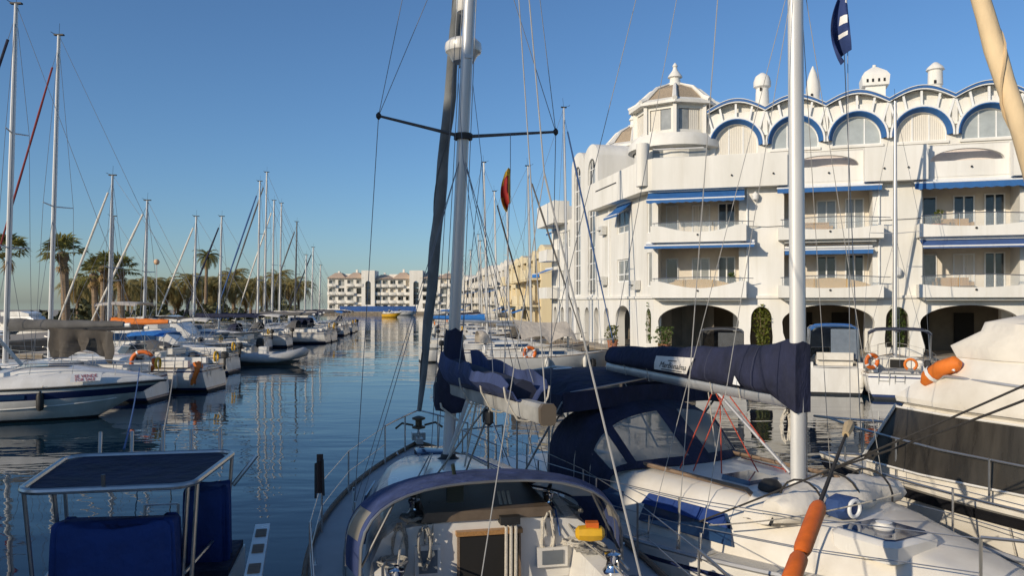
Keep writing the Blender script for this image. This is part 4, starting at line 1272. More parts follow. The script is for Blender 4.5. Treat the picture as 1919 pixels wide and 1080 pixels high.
# ================================================================== BOATS: shared builders
# boat frame: x forward from the transom, y to port, z up from the water
class Hull:
    def __init__(s, L, B, fs, fb, draft=0.4, tw=0.78, bow=1.2, stern=0.0, full=2.3, xm=0.42, q0=2.6, q1=1.5, dip=0.06):
        s.L, s.B, s.fs, s.fb, s.draft, s.tw, s.bow, s.stern, s.full, s.xm, s.q0, s.q1, s.dip = L, B, fs, fb, draft, tw, bow, stern, full, xm, q0, q1, dip
    def half(s, t):
        if t < s.xm:
            return s.B / 2 * (s.tw + (1 - s.tw) * math.sin(math.pi / 2 * t / s.xm))
        return s.B / 2 * max(0.012, 1 - ((t - s.xm) / (1 - s.xm)) ** s.full)
    def sheer(s, t):
        return s.fs + (s.fb - s.fs) * t ** 1.6 - s.dip * math.sin(math.pi * t)
    def pt(s, t, z, side=1, out=0.0):
        zs = s.sheer(t); H = zs + s.draft
        f = min(1.0, max(0.0, (zs - z) / H))
        q = s.q0 + (s.q1 - s.q0) * t
        y = s.half(t) * (1 - f ** q) ** (1 / q if t < 0.5 else 1 / (q * 0.9))
        if t > 0.5:  # flare
            y *= 1 - 0.28 * f * (t - 0.5) / 0.5
        x = t * s.L - s.bow * f * t ** 5 * 1.25 + s.stern * f * (1 - t) ** 6
        return V((x, side * (y + out), z))
    def build(s, parent, bands, n=26, name='hull'):
        """bands: list of (z or ('s', below sheer), material) from the sheer down; last runs to the keel"""
        mb = MB(); mats = []; rings = []; rowm = []
        for bm_, mt in bands:
            if mt not in mats: mats.append(mt)
        ts = [i / n for i in range(n + 1)]
        ts = [1 - (1 - t) ** 1.25 for t in ts]
        for t in ts:
            zs = s.sheer(t); z = zs; col = [z]; ms = []
            for (edge, mt) in bands:
                ze = zs - edge[1] if isinstance(edge, tuple) else edge
                ze = max(-s.draft * (1 - 0.5 * t ** 4), min(z, ze))
                k = 4 if z - ze > 0.25 else 1
                for i in range(1, k + 1):
                    col.append(z + (ze - z) * i / k); ms.append(mats.index(mt))
                z = ze
            rowm = ms
            rings.append([s.pt(t, zz, 1) for zz in col] + [s.pt(t, zz, -1) for zz in reversed(col)])
        nr = len(rings[0]); half = nr // 2
        def mf(i, j):
            if j < half - 1: return rowm[j]
            if j >= half: return rowm[nr - 2 - j]
            return rowm[-1]
        mb.loft(rings, closed=False, cap0=False, cap1=False, mfun=mf, m=0)
        r0 = rings[0]
        for j in range(half - 1):
            mb.add([r0[j], r0[j + 1], r0[nr - 2 - j], r0[nr - 1 - j]], [(0, 1, 2, 3)], rowm[j])
        return mb.build(name, mats, parent, angle=42)
    def deck(s, parent, m, crown=0.05, drop=0.02, n=26, t0=0.0, t1=1.0, name='deck', cut=None):
        mb = MB(); rings = []
        for i in range(n + 1):
            t = t0 + (t1 - t0) * i / n
            h = s.half(t); z = s.sheer(t) - drop
            rings.append([V((t * s.L, h * y, z + crown * (1 - y * y) * min(1, h))) for y in (1, 0.86, 0.5, 0, -0.5, -0.86, -1)])
        def mf(i, j):
            return 0
        mb.loft(rings, closed=False, cap0=False, cap1=False)
        return mb.build(name, m, parent, recalc=False)
    def rail(s, parent, m, r=0.03, name='toe_rail', dz=0.02, t0=0.0, t1=1.0, n=30, inset=0.02):
        mb = MB()
        for sd in (1, -1):
            mb.tube([V((t * s.L, sd * max(0.0, s.half(t) - inset), s.sheer(t) + dz)) for t in [t0 + (t1 - t0) * i / n for i in range(n + 1)]], r, 6)
        return mb.build(name, m, parent)
    def edge(s, t, sd=1, inset=0.08, dz=0.0):
        return V((t * s.L, sd * max(0.0, s.half(t) - inset), s.sheer(t) + dz))

def lifelines(h, parent, t0, t1, n, hgt=0.62, r=0.012, lines=(1.0, 0.52), sides=(1, -1), m=None, pulpit=True, pushpit=False):
    m = m or steel
    for sd in sides:
        ts = [t0 + (t1 - t0) * i / (n - 1) for i in range(n)]
        for t in ts:
            p = h.edge(t, sd); MB().tube([p, p + V((0, 0, hgt))], r, 6).build('stanchion', m, parent)
        mb = MB()
        for f in lines:
            mb.tube([h.edge(t, sd) + V((0, 0, hgt * f)) for t in ts], r * 0.45, 5)
        mb.build('lifeline', m, parent)
    if pulpit:
        mb = MB()
        a = [h.edge(t1 + (0.985 - t1) * q, 1) + V((0, 0, hgt * 1.02)) for q in (0, .35, .7, 1)]
        b = [h.edge(t1 + (0.985 - t1) * q, -1) + V((0, 0, hgt * 1.02)) for q in (1, .7, .35, 0)]
        nose = V((h.L + 0.12, 0, h.sheer(1) + hgt * 1.05))
        mb.tube(a + [nose] + b, r * 1.25, 7)
        for sd in (1, -1):
            for q in (0.0, 0.62):
                t = t1 + (0.985 - t1) * q
                p = h.edge(t, sd); mb.tube([p, p + V((0, 0, hgt * 1.02))], r * 1.1, 6)
        mb.build('pulpit', m, parent)
    if pushpit:
        for sd in (1, -1):
            mb = MB()
            mb.tube([h.edge(t0, sd) + V((0, 0, hgt)), h.edge(0.01, sd) + V((0, 0, hgt)), V((0.02, sd * h.half(0) * 0.35, h.sheer(0) + hgt))], r * 1.25, 7)
            for (x, y) in ((0.02, h.half(0) * 0.35), (0.05, h.half(0) - 0.1)):
                mb.tube([V((x, sd * y, h.sheer(0))), V((x, sd * y, h.sheer(0) + hgt))], r * 1.1, 6)
            mb.build('pushpit', m, parent)

def coachroof(parent, st, m, name='cabin', n=9, angle=30):
    """st: list of (x, half width at deck, half width at top, z deck, z top)"""
    rings = []
    for (x, w0, w1, z0, z1) in st:
        r = [V((x, w0, z0)), V((x, w0 * 0.6 + w1 * 0.4 + 0.02, z0 + (z1 - z0) * 0.5)), V((x, w1 + 0.02, z0 + (z1 - z0) * 0.86)), V((x, w1 * 0.9, z1 - 0.0))]
        for k in range(1, n):
            y = w1 * 0.9 * (1 - 2 * k / n)
            r.append(V((x, y, z1 + 0.06 * (1 - (y / (w1 * 0.9)) ** 2) * min(1, w1))))
        r += [V((p.x, -p.y, p.z)) for p in reversed(r[:4])]
        rings.append(r)
    mb = MB(); mb.loft(rings, closed=True)
    return mb.build(name, m, parent, angle=angle)

def fenders(h, parent_m, specs, rz, loc, labelf, m=None, group='fenders hung along boat sides'):
    """fenders hang from the boat but are things of their own"""
    mtx = Matrix.Translation(loc) @ Matrix.Rotation(rz, 4, 'Z')
    for i, (t, sd, z) in enumerate(specs):
        p = mtx @ h.pt(t, z, sd, 0.10)
        f = thing('fender', labelf[i], 'fender', p, 0, group)
        MB().lathe([(0.03, -0.30), (0.09, -0.27), (0.115, -0.18), (0.115, 0.18), (0.09, 0.27), (0.03, 0.30), (0.025, 0.36)], 12).build('body', m or fender_white, f)
        q = mtx @ h.edge(t, sd, -0.02, 0.05)
        MB().tube([V((0, 0, 0.34)), q - p], 0.012, 5).build('lanyard', wire_pale, f)

def lifebuoy(label, loc, rot, r=0.3, m=None, name='lifebuoy'):
    t = thing(name, label, 'lifebuoy', loc, 0)
    t.rotation_euler = rot
    pts = arc((0, 0, 0), r, 0, 345, 23, 'xz')
    mb = MB(); mb.tube(pts, (0.085), 10, closed=True); mb.build('ring', m or orange, t)
    for a in (45, 135, 225, 315):
        c = V((r * math.cos(R(a)), 0, r * math.sin(R(a))))
        tan = V((-math.sin(R(a)), 0, math.cos(R(a))))
        MB().tube([c - tan * 0.035, c + tan * 0.035], 0.092, 10, caps=False).build('band', white_paint, t)
    g = MB(); g.tube(arc((0, 0, 0), r + 0.1, 0, 345, 23, 'xz'), 0.010, 5, closed=True); g.build('grab_line', wire_pale, t)
    return t

def rig(parent, foot, top, rm, mm, L, beamh, zdeck, bow, stern, nsp=1, furl=None, furl_r=0.05, wr=0.010, boom=None, cover=None, back=True, taper=0.7, masthead=True, cov_h=0.3):
    """mast, spreaders, shrouds, forestay with furled sail, backstay, boom with stowed sail"""
    foot = V(foot); top = V(top); bow = V(bow); stern = V(stern)
    n = 7
    MB().tube([foot.lerp(top, i / n) for i in range(n + 1)], [(rm * 1.25 * (1 - (1 - taper) * max(0, (i / n - .6) / .4)), rm * 0.85 * (1 - (1 - taper) * max(0, (i / n - .6) / .4))) for i in range(n + 1)], 10).build('mast', mm, parent)
    sh = MB(); cx = foot.x - 0.25
    hs = [(k + 1) / (nsp + 1) for k in range(nsp)]
    tips = {1: [], -1: []}
    for k, f in enumerate(hs):
        p = foot.lerp(top, f * 0.96)
        w = beamh * (0.72 - 0.2 * k)
        for sd in (1, -1):
            tip = p + V((-0.22, sd * w, 0.06))
            tips[sd].append(tip)
            MB().tube([p, tip], [rm * 0.34, rm * 0.22], 6).build('spreader', mm, parent)
    for sd in (1, -1):
        base = V((cx, sd * beamh * 0.95, zdeck))
        pts = [base] + tips[sd] + [foot.lerp(top, 0.98)]
        for a, b in zip(pts, pts[1:]): sh.tube([a, b], wr, 5)
        sh.tube([base + V((0.15, 0, 0)), foot.lerp(top, hs[0] * 0.94)], wr, 5)
    ft = foot.lerp(top, 0.97)
    if not furl: sh.tube([bow, ft], wr, 5)
    if back: sh.tube([stern, top], wr, 5)
    sh.tube([foot + V((-0.09, 0.1, 0)), top + V((-0.05, 0.06, -0.1))], wr * 0.8, 5)
    sh.build('rigging', wire, parent)
    if furl:
        a = bow.lerp(ft, 0.035); b = bow.lerp(ft, 0.93)
        k = 12
        rr = [furl_r * (0.55 + 0.6 * math.sin(math.pi * min(1, 0.25 + 0.75 * (1 - i / k))) ) * (0.95 + 0.1 * math.sin(i * 2.1)) for i in range(k + 1)]
        f = MB(); f.tube([a.lerp(b, i / k) for i in range(k + 1)], rr, 8); fo = f.build('furled_sail', furl, parent)
        MB().tube([bow, ft], wr, 5).build('forestay', wire, parent)
        MB().lathe([(0.03, -0.05), (0.09, -0.04), (0.09, 0.08), (0.03, 0.1)], 10, bow.lerp(ft, 0.028)).build('furler_drum', rubber, parent)
    if masthead:
        t = MB()
        t.box(top + V((0, 0, 0.03)), (rm * 4.2, rm * 1.4, 0.06))
        t.tube([top, top + V((-0.05, 0.04, 0.55))], 0.008, 5); t.tube([top + V((0.02, 0, 0.05)), top + V((0.32, 0, 0.12))], 0.008, 5)
        t.tube([top + V((0.32, -0.1, 0.14)), top + V((0.32, 0.12, 0.14))], 0.012, 5)
        t.build('masthead_gear', rubber, parent)
    if boom:
        a, b = V(boom[0]), V(boom[1])
        MB().tube([a, a.lerp(b, .5), b], [(0.07, 0.09)] * 3, 8).build('boom', mm, parent)
        if cover:
            k = 12; rings = []
            up = V((0, 0, 1)); dr = (b - a).normalized(); sd = dr.cross(up).normalized()
            for i in range(k + 1):
                f = i / k; c = a.lerp(b, 0.02 + 0.93 * f)
                hh = cov_h * (1.35 - 0.75 * f) * (1 + 0.07 * math.sin(i * 1.9)); w = 0.15 * (1.15 - 0.35 * f)
                rings.append([c + sd * w * x + up * (hh * y - 0.02) for x, y in ((0.55, -0.25), (1, 0.1), (0.85, 0.55), (0.25, 1.0), (-0.25, 1.0), (-0.85, 0.55), (-1, 0.1), (-0.55, -0.25))])
            cv = MB(); cv.loft(rings); cv.build('sail_cover', cover, parent, angle=60)
    return

def bimini(parent, x0, x1, w, z0, z, cloth, m=None, name='bimini', sag_=0.05, crown=0.10):
    """sun canopy on bent hoops; returns the canopy"""
    m = m or steel
    g = []
    n = 8; k = 8
    for i in range(n + 1):
        x = x0 + (x1 - x0) * i / n
        rowp = []
        for j in range(k + 1):
            y = -w + 2 * w * j / k
            zz = z + crown * (1 - (y / w) ** 4) - sag_ * abs(math.sin(2 * math.pi * i / n)) * 0.5 - 0.10 * (abs(i / n - .5) * 2) ** 3
            if j in (0, k): zz -= 0.09
            rowp.append(V((x, y, zz)))
        g.append(rowp)
    c = MB(); c.slab(g, 0.02)
    co = c.build(name, cloth, parent, angle=60)
    xm = (x0 + x1) / 2
    for x, b in ((x0, xm - .1), (xm, xm), (x1, xm + .1)):
        h = MB()
        h.tube([V((b, w, z0)), V((x, w, z - 0.12)), V((x, w * 0.9, z + crown * 0.2 - .03)), V((x, 0, z + crown - 0.05)), V((x, -w * 0.9, z + crown * .2 - .03)), V((x, -w, z - 0.12)), V((b, -w, z0))], 0.016, 6)
        h.build('canopy_hoop', m, parent)
    return co

def sailboat(label, tip, heading, L, mast_x, mast_top, hullm=None, stripe=None, furl=None, cover=None, furl_r=0.06, rm=0.085, mm=None, nsp=1, bim=None,
             group='sailing yachts in the marina', B=None, mtop_dx=0.0, mtop_dy=0.0, wr=0.010, af=None, rails=True, boomz=2.6, name='sailing_yacht', boom_len=None, dodger=None, pushpit=True):
    """tip: transom centre on the water; heading: direction of the bow (x, y)"""
    hullm = hullm or gel; mm = mm or alu_pale; af = af or antifoul; stripe = stripe or navy_paint
    hv = V((heading[0], heading[1], 0)).normalized()
    t = thing(name, label, 'sailboat', (tip[0], tip[1], 0), math.atan2(hv.y, hv.x), group)
    B = B or L * 0.31
    h = Hull(L, B, 0.95 + 0.01 * L, 1.15 + 0.025 * L, bow=1.0, stern=-0.25, tw=0.72)
    h.build(t, [(('s', 0.10), hullm), (('s', 0.16), stripe), (0.20, hullm), (0.10, stripe), (-1, af)])
    h.deck(t, deck_nonskid)
    h.rail(t, teak, 0.025)
    zd = h.sheer(0.5)
    zc = zd + 0.42
    coachroof(t, [(L * 0.30, B * 0.33, B * 0.29, zd - 0.05, zc), (L * 0.45, B * 0.34, B * 0.28, zd - 0.05, zc + 0.02), (L * 0.62, B * 0.29, B * 0.22, zd - 0.05, zc - 0.06), (L * 0.74, B * 0.17, B * 0.1, zd + 0.0, zd + 0.14)], gel)
    for sd in (1, -1):
        for (a, b) in ((0.34, 0.45), (0.48, 0.57)):
            mb = MB()
            y = lambda f: sd * (B * (0.328 if f < .5 else 0.315) + 0.012)
            mb.prism([V((L * a, y(a), zd + .12)), V((L * b, y(b), zd + .12)), V((L * b, y(b) - sd * .03, zd + .29)), V((L * a, y(a) - sd * .03, zd + .29))], (0, -sd * 0.05, 0))
            mb.build('cabin_window', smoke_glass, t)
    # cockpit well with coamings and companionway
    ck = MB(); ck.box2((L * 0.06, -B * 0.24, zd - 0.05), (L * 0.295, B * 0.24, zd + 0.035)); ck.build('cockpit_sole', deck_grey, t)
    for sd in (1, -1):
        ck = MB(); ck.box2((L * 0.06, sd * B * 0.245, zd - 0.03), (L * 0.3, sd * B * 0.32, zd + 0.28)); ck.build('coaming', gel, t)
    ck = MB(); ck.box2((L * 0.29, -0.3, zd + 0.05), (L * 0.2985, 0.3, zc - 0.02)); ck.build('companionway', black_void, t)
    if rails:
        lifelines(h, t, 0.10, 0.86, 6, r=0.014, pushpit=pushpit)
    lad = MB()
    for y in (-.2, .2): lad.tube([V((-.07, y + B * .18, h.sheer(0) + .05)), V((-.06, y + B * .18, .25))], .02, 5)
    for z in (.45, .75): lad.tube([V((-.065, B * .18 - .2, z)), V((-.065, B * .18 + .2, z))], .018, 5)
    lad.build('stern_ladder', steel, t)
    if pushpit and int(L * 10 + mast_top * 7) % 2:
        ob = MB()
        ob.loft([[V((-.12 + sx * a, -B * .3 + sy * b, h.sheer(0) + z)) for sx, sy in ((-1, -.7), (-.7, -1), (.7, -1), (1, -.7), (1, .7), (.7, 1), (-.7, 1), (-1, .7))] for a, b, z in ((.05, .04, -.25), (.05, .04, .28), (.16, .11, .32), (.17, .12, .5), (.1, .08, .62))])
        ob.build('tender_outboard', rubber, t)
    hs_ = MB(); hs_.tube(arc((.03, -B * .12, h.sheer(0) + .42), .22, -60, 240, 12, 'yz'), .055, 8); hs_.build('horseshoe_buoy', [yellow, orange_cloth, gel][int(mast_top * 3) % 3], t)
    foot = V((mast_x, 0, zc if mast_x < L * .65 else zd))
    top = V((mast_x - 0.25 + mtop_dx, mtop_dy, mast_top))
    bl = boom_len or (mast_x - L * 0.10)
    rig(t, foot, top, rm, mm, L, B * 0.46, zd, (L - 0.1, 0, h.sheer(1) + 0.05), (0.05, 0, h.sheer(0) + 0.3), nsp, furl, furl_r, wr,
        boom=((mast_x - 0.12, 0, boomz), (mast_x - bl, 0, boomz + 0.12)), cover=cover)
    if bim:
        bimini(t, L * 0.05, L * 0.25, B * 0.36, zd + 0.2, zd + 1.75, bim)
    if dodger:
        g = []
        for i in range(5):
            x = L * 0.24 + L * 0.10 * i / 4
            hh = (0.75, 0.8, 0.72, 0.4, 0.02)[i]; w = B * 0.3
            g.append([V((x, w * math.cos(R(a)) , zd + 0.35 + hh * math.sin(R(a)) ** 0.6)) for a in range(0, 181, 15)])
        d_ = MB(); d_.slab(g, 0.02); d_.build('spray_hood', dodger, t, angle=60)
    return t, h

def motorboat(label, tip, heading, L, B, hullm=None, stripe=None, top=None, topz=1.9, wind=True, outboard=False, group='motor boats in the marina', fly=False, stripe_w=0.28, name='motor_boat', rails=True, cat='motorboat', cover=None, fs=0.95, fb=1.25, enclosed=None, rake=1.5, cabin=True):
    hullm = hullm or gel; stripe = stripe or hullm
    hv = V((heading[0], heading[1], 0)).normalized()
    t = thing(name, label, cat, (tip[0], tip[1], 0), math.atan2(hv.y, hv.x), group)
    h = Hull(L, B, fs, fb, draft=0.4, tw=0.92, bow=rake, stern=0.0, full=2.6, xm=0.4, q0=3.2, q1=1.35, dip=0.0)
    h.build(t, [(('s', 0.20), hullm), (('s', 0.20 + stripe_w), stripe), (0.10, hullm), (-1, antifoul)])
    h.deck(t, gel)
    h.rail(t, rubber, 0.035, 'rub_rail', dz=-0.06, inset=-0.01)
    zd = h.sheer(0.5)
    if cabin: coachroof(t, [(L * 0.42, B * 0.36, B * 0.3, zd - 0.04, zd + 0.42), (L * 0.58, B * 0.34, B * 0.26, zd - 0.02, zd + 0.38), (L * 0.74, B * 0.25, B * 0.16, zd, zd + 0.24), (L * 0.88, B * 0.1, B * 0.04, zd + .08, zd + .12)], gel, name='foredeck_cabin')
    for sd in ((1, -1) if cabin else ()):
        mb = MB(); mb.prism([V((L * .46, sd * (B * .352 + .012), zd + .1)), V((L * .66, sd * (B * .30 + .02), zd + .1)), V((L * .62, sd * (B * .30), zd + .26)), V((L * .46, sd * (B * .335), zd + .28))], (0, -sd * .04, 0)); mb.build('cabin_window', smoke_glass, t)
    ck = MB(); ck.box2((L * 0.04, -B * 0.36, zd - 0.3), (L * 0.415, B * 0.36, zd + 0.03)); ck.build('cockpit', deck_grey, t)
    for sd in (1, -1):
        ck = MB(); ck.box2((L * 0.04, sd * B * 0.362, zd - 0.05), (L * 0.42, sd * B * 0.45, zd + 0.2)); ck.build('coaming', gel, t)
    st_ = MB(); st_.box2((L * 0.1, -B * 0.3, zd + 0.032), (L * 0.18, B * 0.3, zd + 0.45)); st_.box2((L * .06, -B * .3, zd + .3), (L * .098, B * .3, zd + .62)); st_.build('seat', gel_cream, t)
    if wind:
        g = []
        for i in range(2):
            rowp = []
            for j in range(11):
                a = R(-80 + 160 * j / 10)
                rowp.append(V((L * 0.36 + (L * 0.13 * math.cos(a)) - 0.35 * i, B * 0.37 * math.sin(a) * (1 - .06 * i), zd + 0.25 + 0.5 * i)))
            g.append(rowp)
        w_ = MB(); w_.slab(g, 0.012); w_.build('windscreen', mat('tinted_screen', (0.10, 0.13, 0.15), 0.06, alpha=0.72, var=0.02), t)
        fr = MB(); fr.tube(g[1], 0.018, 6); fr.tube([g[0][5], g[1][5]], 0.015, 5); fr.build('windscreen_frame', alu, t)
    if fly:
        cb = MB()
        cb.loft([[V((L * .16, y, z)) for y, z in ((B * .36, zd + .1), (-B * .36, zd + .1), (-B * .33, zd + 1.35), (B * .33, zd + 1.35))],
                 [V((L * (.50), y, z)) for y, z in ((B * .34, zd + .1), (-B * .34, zd + .1), (-B * .30, zd + 1.35), (B * .30, zd + 1.35))],
                 [V((L * (.60), y, z)) for y, z in ((B * .28, zd + .3), (-B * .28, zd + .3), (-B * .2, zd + .55), (B * .2, zd + .55))]])
        cb.build('deckhouse', gel, t)
        for sd in (1, -1):
            MB().box2((L * .2, sd * B * .345, zd + .65), (L * .48, sd * B * .365, zd + 1.1)).build('house_window', smoke_glass, t)
        fb_ = MB(); fb_.loft([[V((x, y, z)) for y, z in ((w, zd + 1.37), (-w, zd + 1.37), (-w * 1.05, zd + 1.37 + hh), (w * 1.05, zd + 1.37 + hh))] for x, w, hh in ((L * .12, B * .35, .45), (L * .38, B * .34, .55), (L * .48, B * .26, .3))])
        fb_.build('flybridge', gel, t)
    if top:
        bimini(t, L * 0.10, L * 0.36, B * 0.4, zd + 0.2, topz, top)
    if enclosed:
        xa, xb, w = L * 0.10, L * 0.40, B * 0.40
        for sd in (1, -1):
            MB().slab([[V((x, sd * (w * 1.02 if z < topz - .2 else w * .98), z)) for x in (xa - (.0 if z > zd + .5 else .1), (xa + xb) / 2, xb + (.35 if z < topz - .3 else 0))] for z in (zd + .2, (zd + topz) / 2, topz - .12)], .012).build('canopy_side', enclosed, t)
        MB().slab([[V((xa - (.05 if z < topz - .3 else 0), w * y, z)) for y in (-.98, -.4, .15)] for z in (zd + .35, topz - .12)], .012).build('canopy_back', enclosed, t)
        MB().slab([[V((xb + (.6 if z < topz - .3 else .05), w * y, z)) for y in (-1, -.4, .4, 1)] for z in (zd + .35, topz - .1)], .012).build('canopy_front', enclosed, t)
    if rails:
        mb = MB()
        for sd in (1, -1):
            mb.tube([h.edge(x, sd) + V((0, 0, hh)) for x, hh in ((.5, .02), (.54, .36), (.75, .42), (.92, .44), (.985, .45))], 0.014, 6)
            for x in (.62, .76, .9): mb.tube([h.edge(x, sd), h.edge(x, sd) + V((0, 0, .42))], 0.011, 5)
        mb.tube([h.edge(.985, 1) + V((0, 0, .45)), V((L + .05, 0, h.sheer(1) + .46)), h.edge(.985, -1) + V((0, 0, .45))], 0.014, 6)
        mb.build('bow_rail', steel, t)
    if cover:
        g = []
        for i in range(9):
            x = L * 0.03 + L * 0.5 * i / 8
            zz = zd + 0.35 + 0.55 * math.sin(math.pi * min(1, (i + 1.5) / 9)) + .04 * math.sin(i * 2.2)
            g.append([V((x, B * .47 * y, zd + .12 + (zz - zd - .12) * (1 - abs(y) ** 2.2) + .03 * math.sin(7 * y + i))) for y in (-1, -.75, -.45, -.15, .15, .45, .75, 1)])
        c_ = MB(); c_.slab(g, 0.02); c_.build('boat_cover', cover, t, angle=60)
    if outboard:
        ob = MB()
        ob.loft([[V((-0.28 + sx * a, sy * b, z)) for sx, sy in ((-1, -.7), (-.7, -1), (.7, -1), (1, -.7), (1, .7), (.7, 1), (-.7, 1), (-1, .7))] for a, b, z in ((.16, .12, .75), (.24, .19, .85), (.26, .2, 1.15), (.2, .17, 1.38), (.1, .1, 1.44))])
        o2 = ob.build('outboard_cowl', rubber, t)
        MB().loft([[V((-0.26 + sx * .1, sy * .06, z)) for sx, sy in ((-1, -1), (1, -1), (1, 1), (-1, 1))] for z in (-.45, .76)]).build('outboard_leg', rubber, t)
    return t, h

# ================================================================== MARINA BOATS, LEFT SIDE
# cream motor boat with the navy stripe, bow to the channel
t1, h1 = motorboat('cream motor cruiser with navy stripe and for-sale notice, bow pointing right', (-22.3, 26.6), (0.98, 0.17), 10.2, 3.2, gel, navy_paint, stripe_w=0.24,
                   fs=1.12, fb=1.30, rails=False, name='motor_cruiser', group='motor boats in the marina', rake=2.4, cabin=False)
mx1 = Matrix.Translation(t1.location) @ Matrix.Rotation(t1.rotation_euler.z, 4, 'Z')
zd = h1.sheer(0.5)
rings = []
for i in range(23):
    t = 0.42 + 0.575 * i / 22; hw = h1.half(t) * .985; z = h1.sheer(t) - .01
    k = min(1, (1 - t) / .22) ** .8 * (1 - .25 * max(0, (.6 - t) / .18)) if t < .6 else min(1, (1 - t) / .30) ** .75
    rings.append([V((t * 10.2, hw * y, z + .62 * k * zz)) for y, zz in ((1, 0), (.97, .2), (.86, .48), (.66, .66), (.62, .86), (.4, .97), (0, 1.0), (-.4, .97), (-.62, .86), (-.66, .66), (-.86, .48), (-.97, .2), (-1, 0))])
MB().loft(rings, closed=False, cap0=False, cap1=False).build('deck_moulding', gel, t1, recalc=False, angle=32)
for y_ in (.35, -.35):
    MB().slab([[V((x, y_ * s_ * 1.1, h1.sheer(x / 10.2) + zz)) for s_ in (.6, 1.5)] for x, zz in ((5.4, .625), (6.3, .632), (7.2, .60))], .01).build('deck_panel', smoke_glass, t1)
for sd in (1, -1):
    for (ta, tb) in ((.40, .50), (.53, .61)):
        MB().slab([[h1.pt(t, h1.sheer(t) - dz, sd, .014) for t in (ta, (ta * 2 + tb) / 3, (ta + 2 * tb) / 3, tb)] for dz in (.25, .39)], .012).build('hull_window', smoke_glass, t1)
    MB().tube([h1.pt(t, .42 + .35 * t ** 3, sd, .012) for t in [.02 + .09 * q for q in range(11)]], .022, 6).build('spray_rail', gel, t1)
    ra = MB(); pts = [V((t * 10.2, sd * h1.half(t) * .9, h1.sheer(t) + hh)) for t, hh in ((.46, .42), (.5, .72), (.62, .78), (.74, .72), (.86, .6), (.95, .48))]
    ra.tube(pts, .013, 6)
    for p in pts[1:5]: ra.tube([p, p - V((.05, 0, .36))], .010, 5)
    ra.build('side_rail', steel, t1)
mb = MB(); mb.slab([[V((x, y, zd + 1.72 + 0.05 * (1 - (y / 1.3) ** 2))) for y in (-1.3, -.8, 0, .8, 1.3)] for x in (0.9, 2.0, 3.2, 4.2)], 0.06); mb.build('hardtop', gel, t1)
for sd in (1, -1):
    for (a, b) in (((0.7, 0.15), (1.2, 1.7)), ((2.9, 0.3), (3.3, 1.7)), ((5.0, 0.55), (4.1, 1.7))):
        MB().beam((a[0], sd * 1.32, zd + a[1]), (b[0], sd * 1.27, zd + b[1]), 0.06, 0.11).build('hardtop_pillar', gel, t1)
# notice on the flank
sg = MB(); P = [h1.pt(t, h1.sheer(t) + dz, -1, 0.02) for t, dz in ((.74, -.04), (.815, -.04), (.815, -.19), (.74, -.19))]
nt_ = thing('sale_notice', 'small white for-sale notice with red lettering on the cruiser flank', 'sign', (0, 0, 0))
W_ = [mx1 @ p for p in P]
dx = (W_[1] - W_[0]).normalized(); 
pl = MB(); base = W_[0] + V((0.0, 0.02, 0.42)); ex = dx * 0.9; ez = V((0, 0.13, 0.27))
pl.prism([base - ez, base + ex - ez, base + ex, base], V((0, 0.015, 0))); pl.build('board', white_paint, nt_)
nrm = ex.cross(ez).normalized()
def basis(o, x, y):
    x = x.normalized(); z = x.cross(y).normalized(); y = z.cross(x)
    return Matrix(((x.x, y.x, z.x, o.x), (x.y, y.y, z.y, o.y), (x.z, y.z, z.z, o.z), (0, 0, 0, 1)))
text_mesh('SE VENDE', 0.155, red_print, 'lettering', nt_, basis(base + ex * .5 - ez * .52 - V((0, .012, 0)), ex, ez))
text_mesh('FOR SALE', 0.14, red_print, 'lettering', nt_, basis(base + ex * .5 - ez * .92 - V((0, .012, 0)), ex, ez))
fenders(h1, None, [(0.66, -1, 0.72)], t1.rotation_euler.z, t1.location, ['black and white fender hanging on the cream cruiser flank'], m=rubber)

tb, hb = sailboat('white yacht with long grey boom cover and tallest mast at the left edge', (-14.6, 32.7), (-1, 0.0), 10.5, 6.1, 16.2, cover=grey_cloth, boomz=2.95, rm=0.11, boom_len=5.1, mtop_dx=-.2, nsp=2, furl=navy_cloth)
g = [[V((-18.3 + 2.6 * i / 16 + .05 * math.sin(j * 1.3 + i), 31.6 + (0.16 * math.sin(i * 1.15) + .07 * math.sin(i * 2.9 + 1)) * (j / 6) ** .7, 3.0 - 0.01 * i - (1.02 + .22 * math.sin(i * .45 + .6) + .05 * math.sin(i * 1.7)) * j / 6)) for i in range(17)] for j in range(7)]
tag(MB().slab(g, 0.012).build('mesh_tarp', mesh_cloth, angle=60), 'brown mesh tarp hanging below the end of the grey boom', 'tarp')
t2, h2 = sailboat('white yacht with bare pale mast and orange stern gear behind the cream cruiser', (-13.7, 36.7), (-1, 0.02), 11.5, 7.6, 16.3, furl=red_tape, furl_r=0.045, rm=0.105, mtop_dx=-.2, cover=dark_cloth, boomz=2.7, boom_len=4.6, mm=alu_pale)
lifebuoy('orange lifebuoy with white bands on the stern rail above cream cruiser bow', U(268, 680, 34.0), (0, 0.3, 0.1), 0.46)
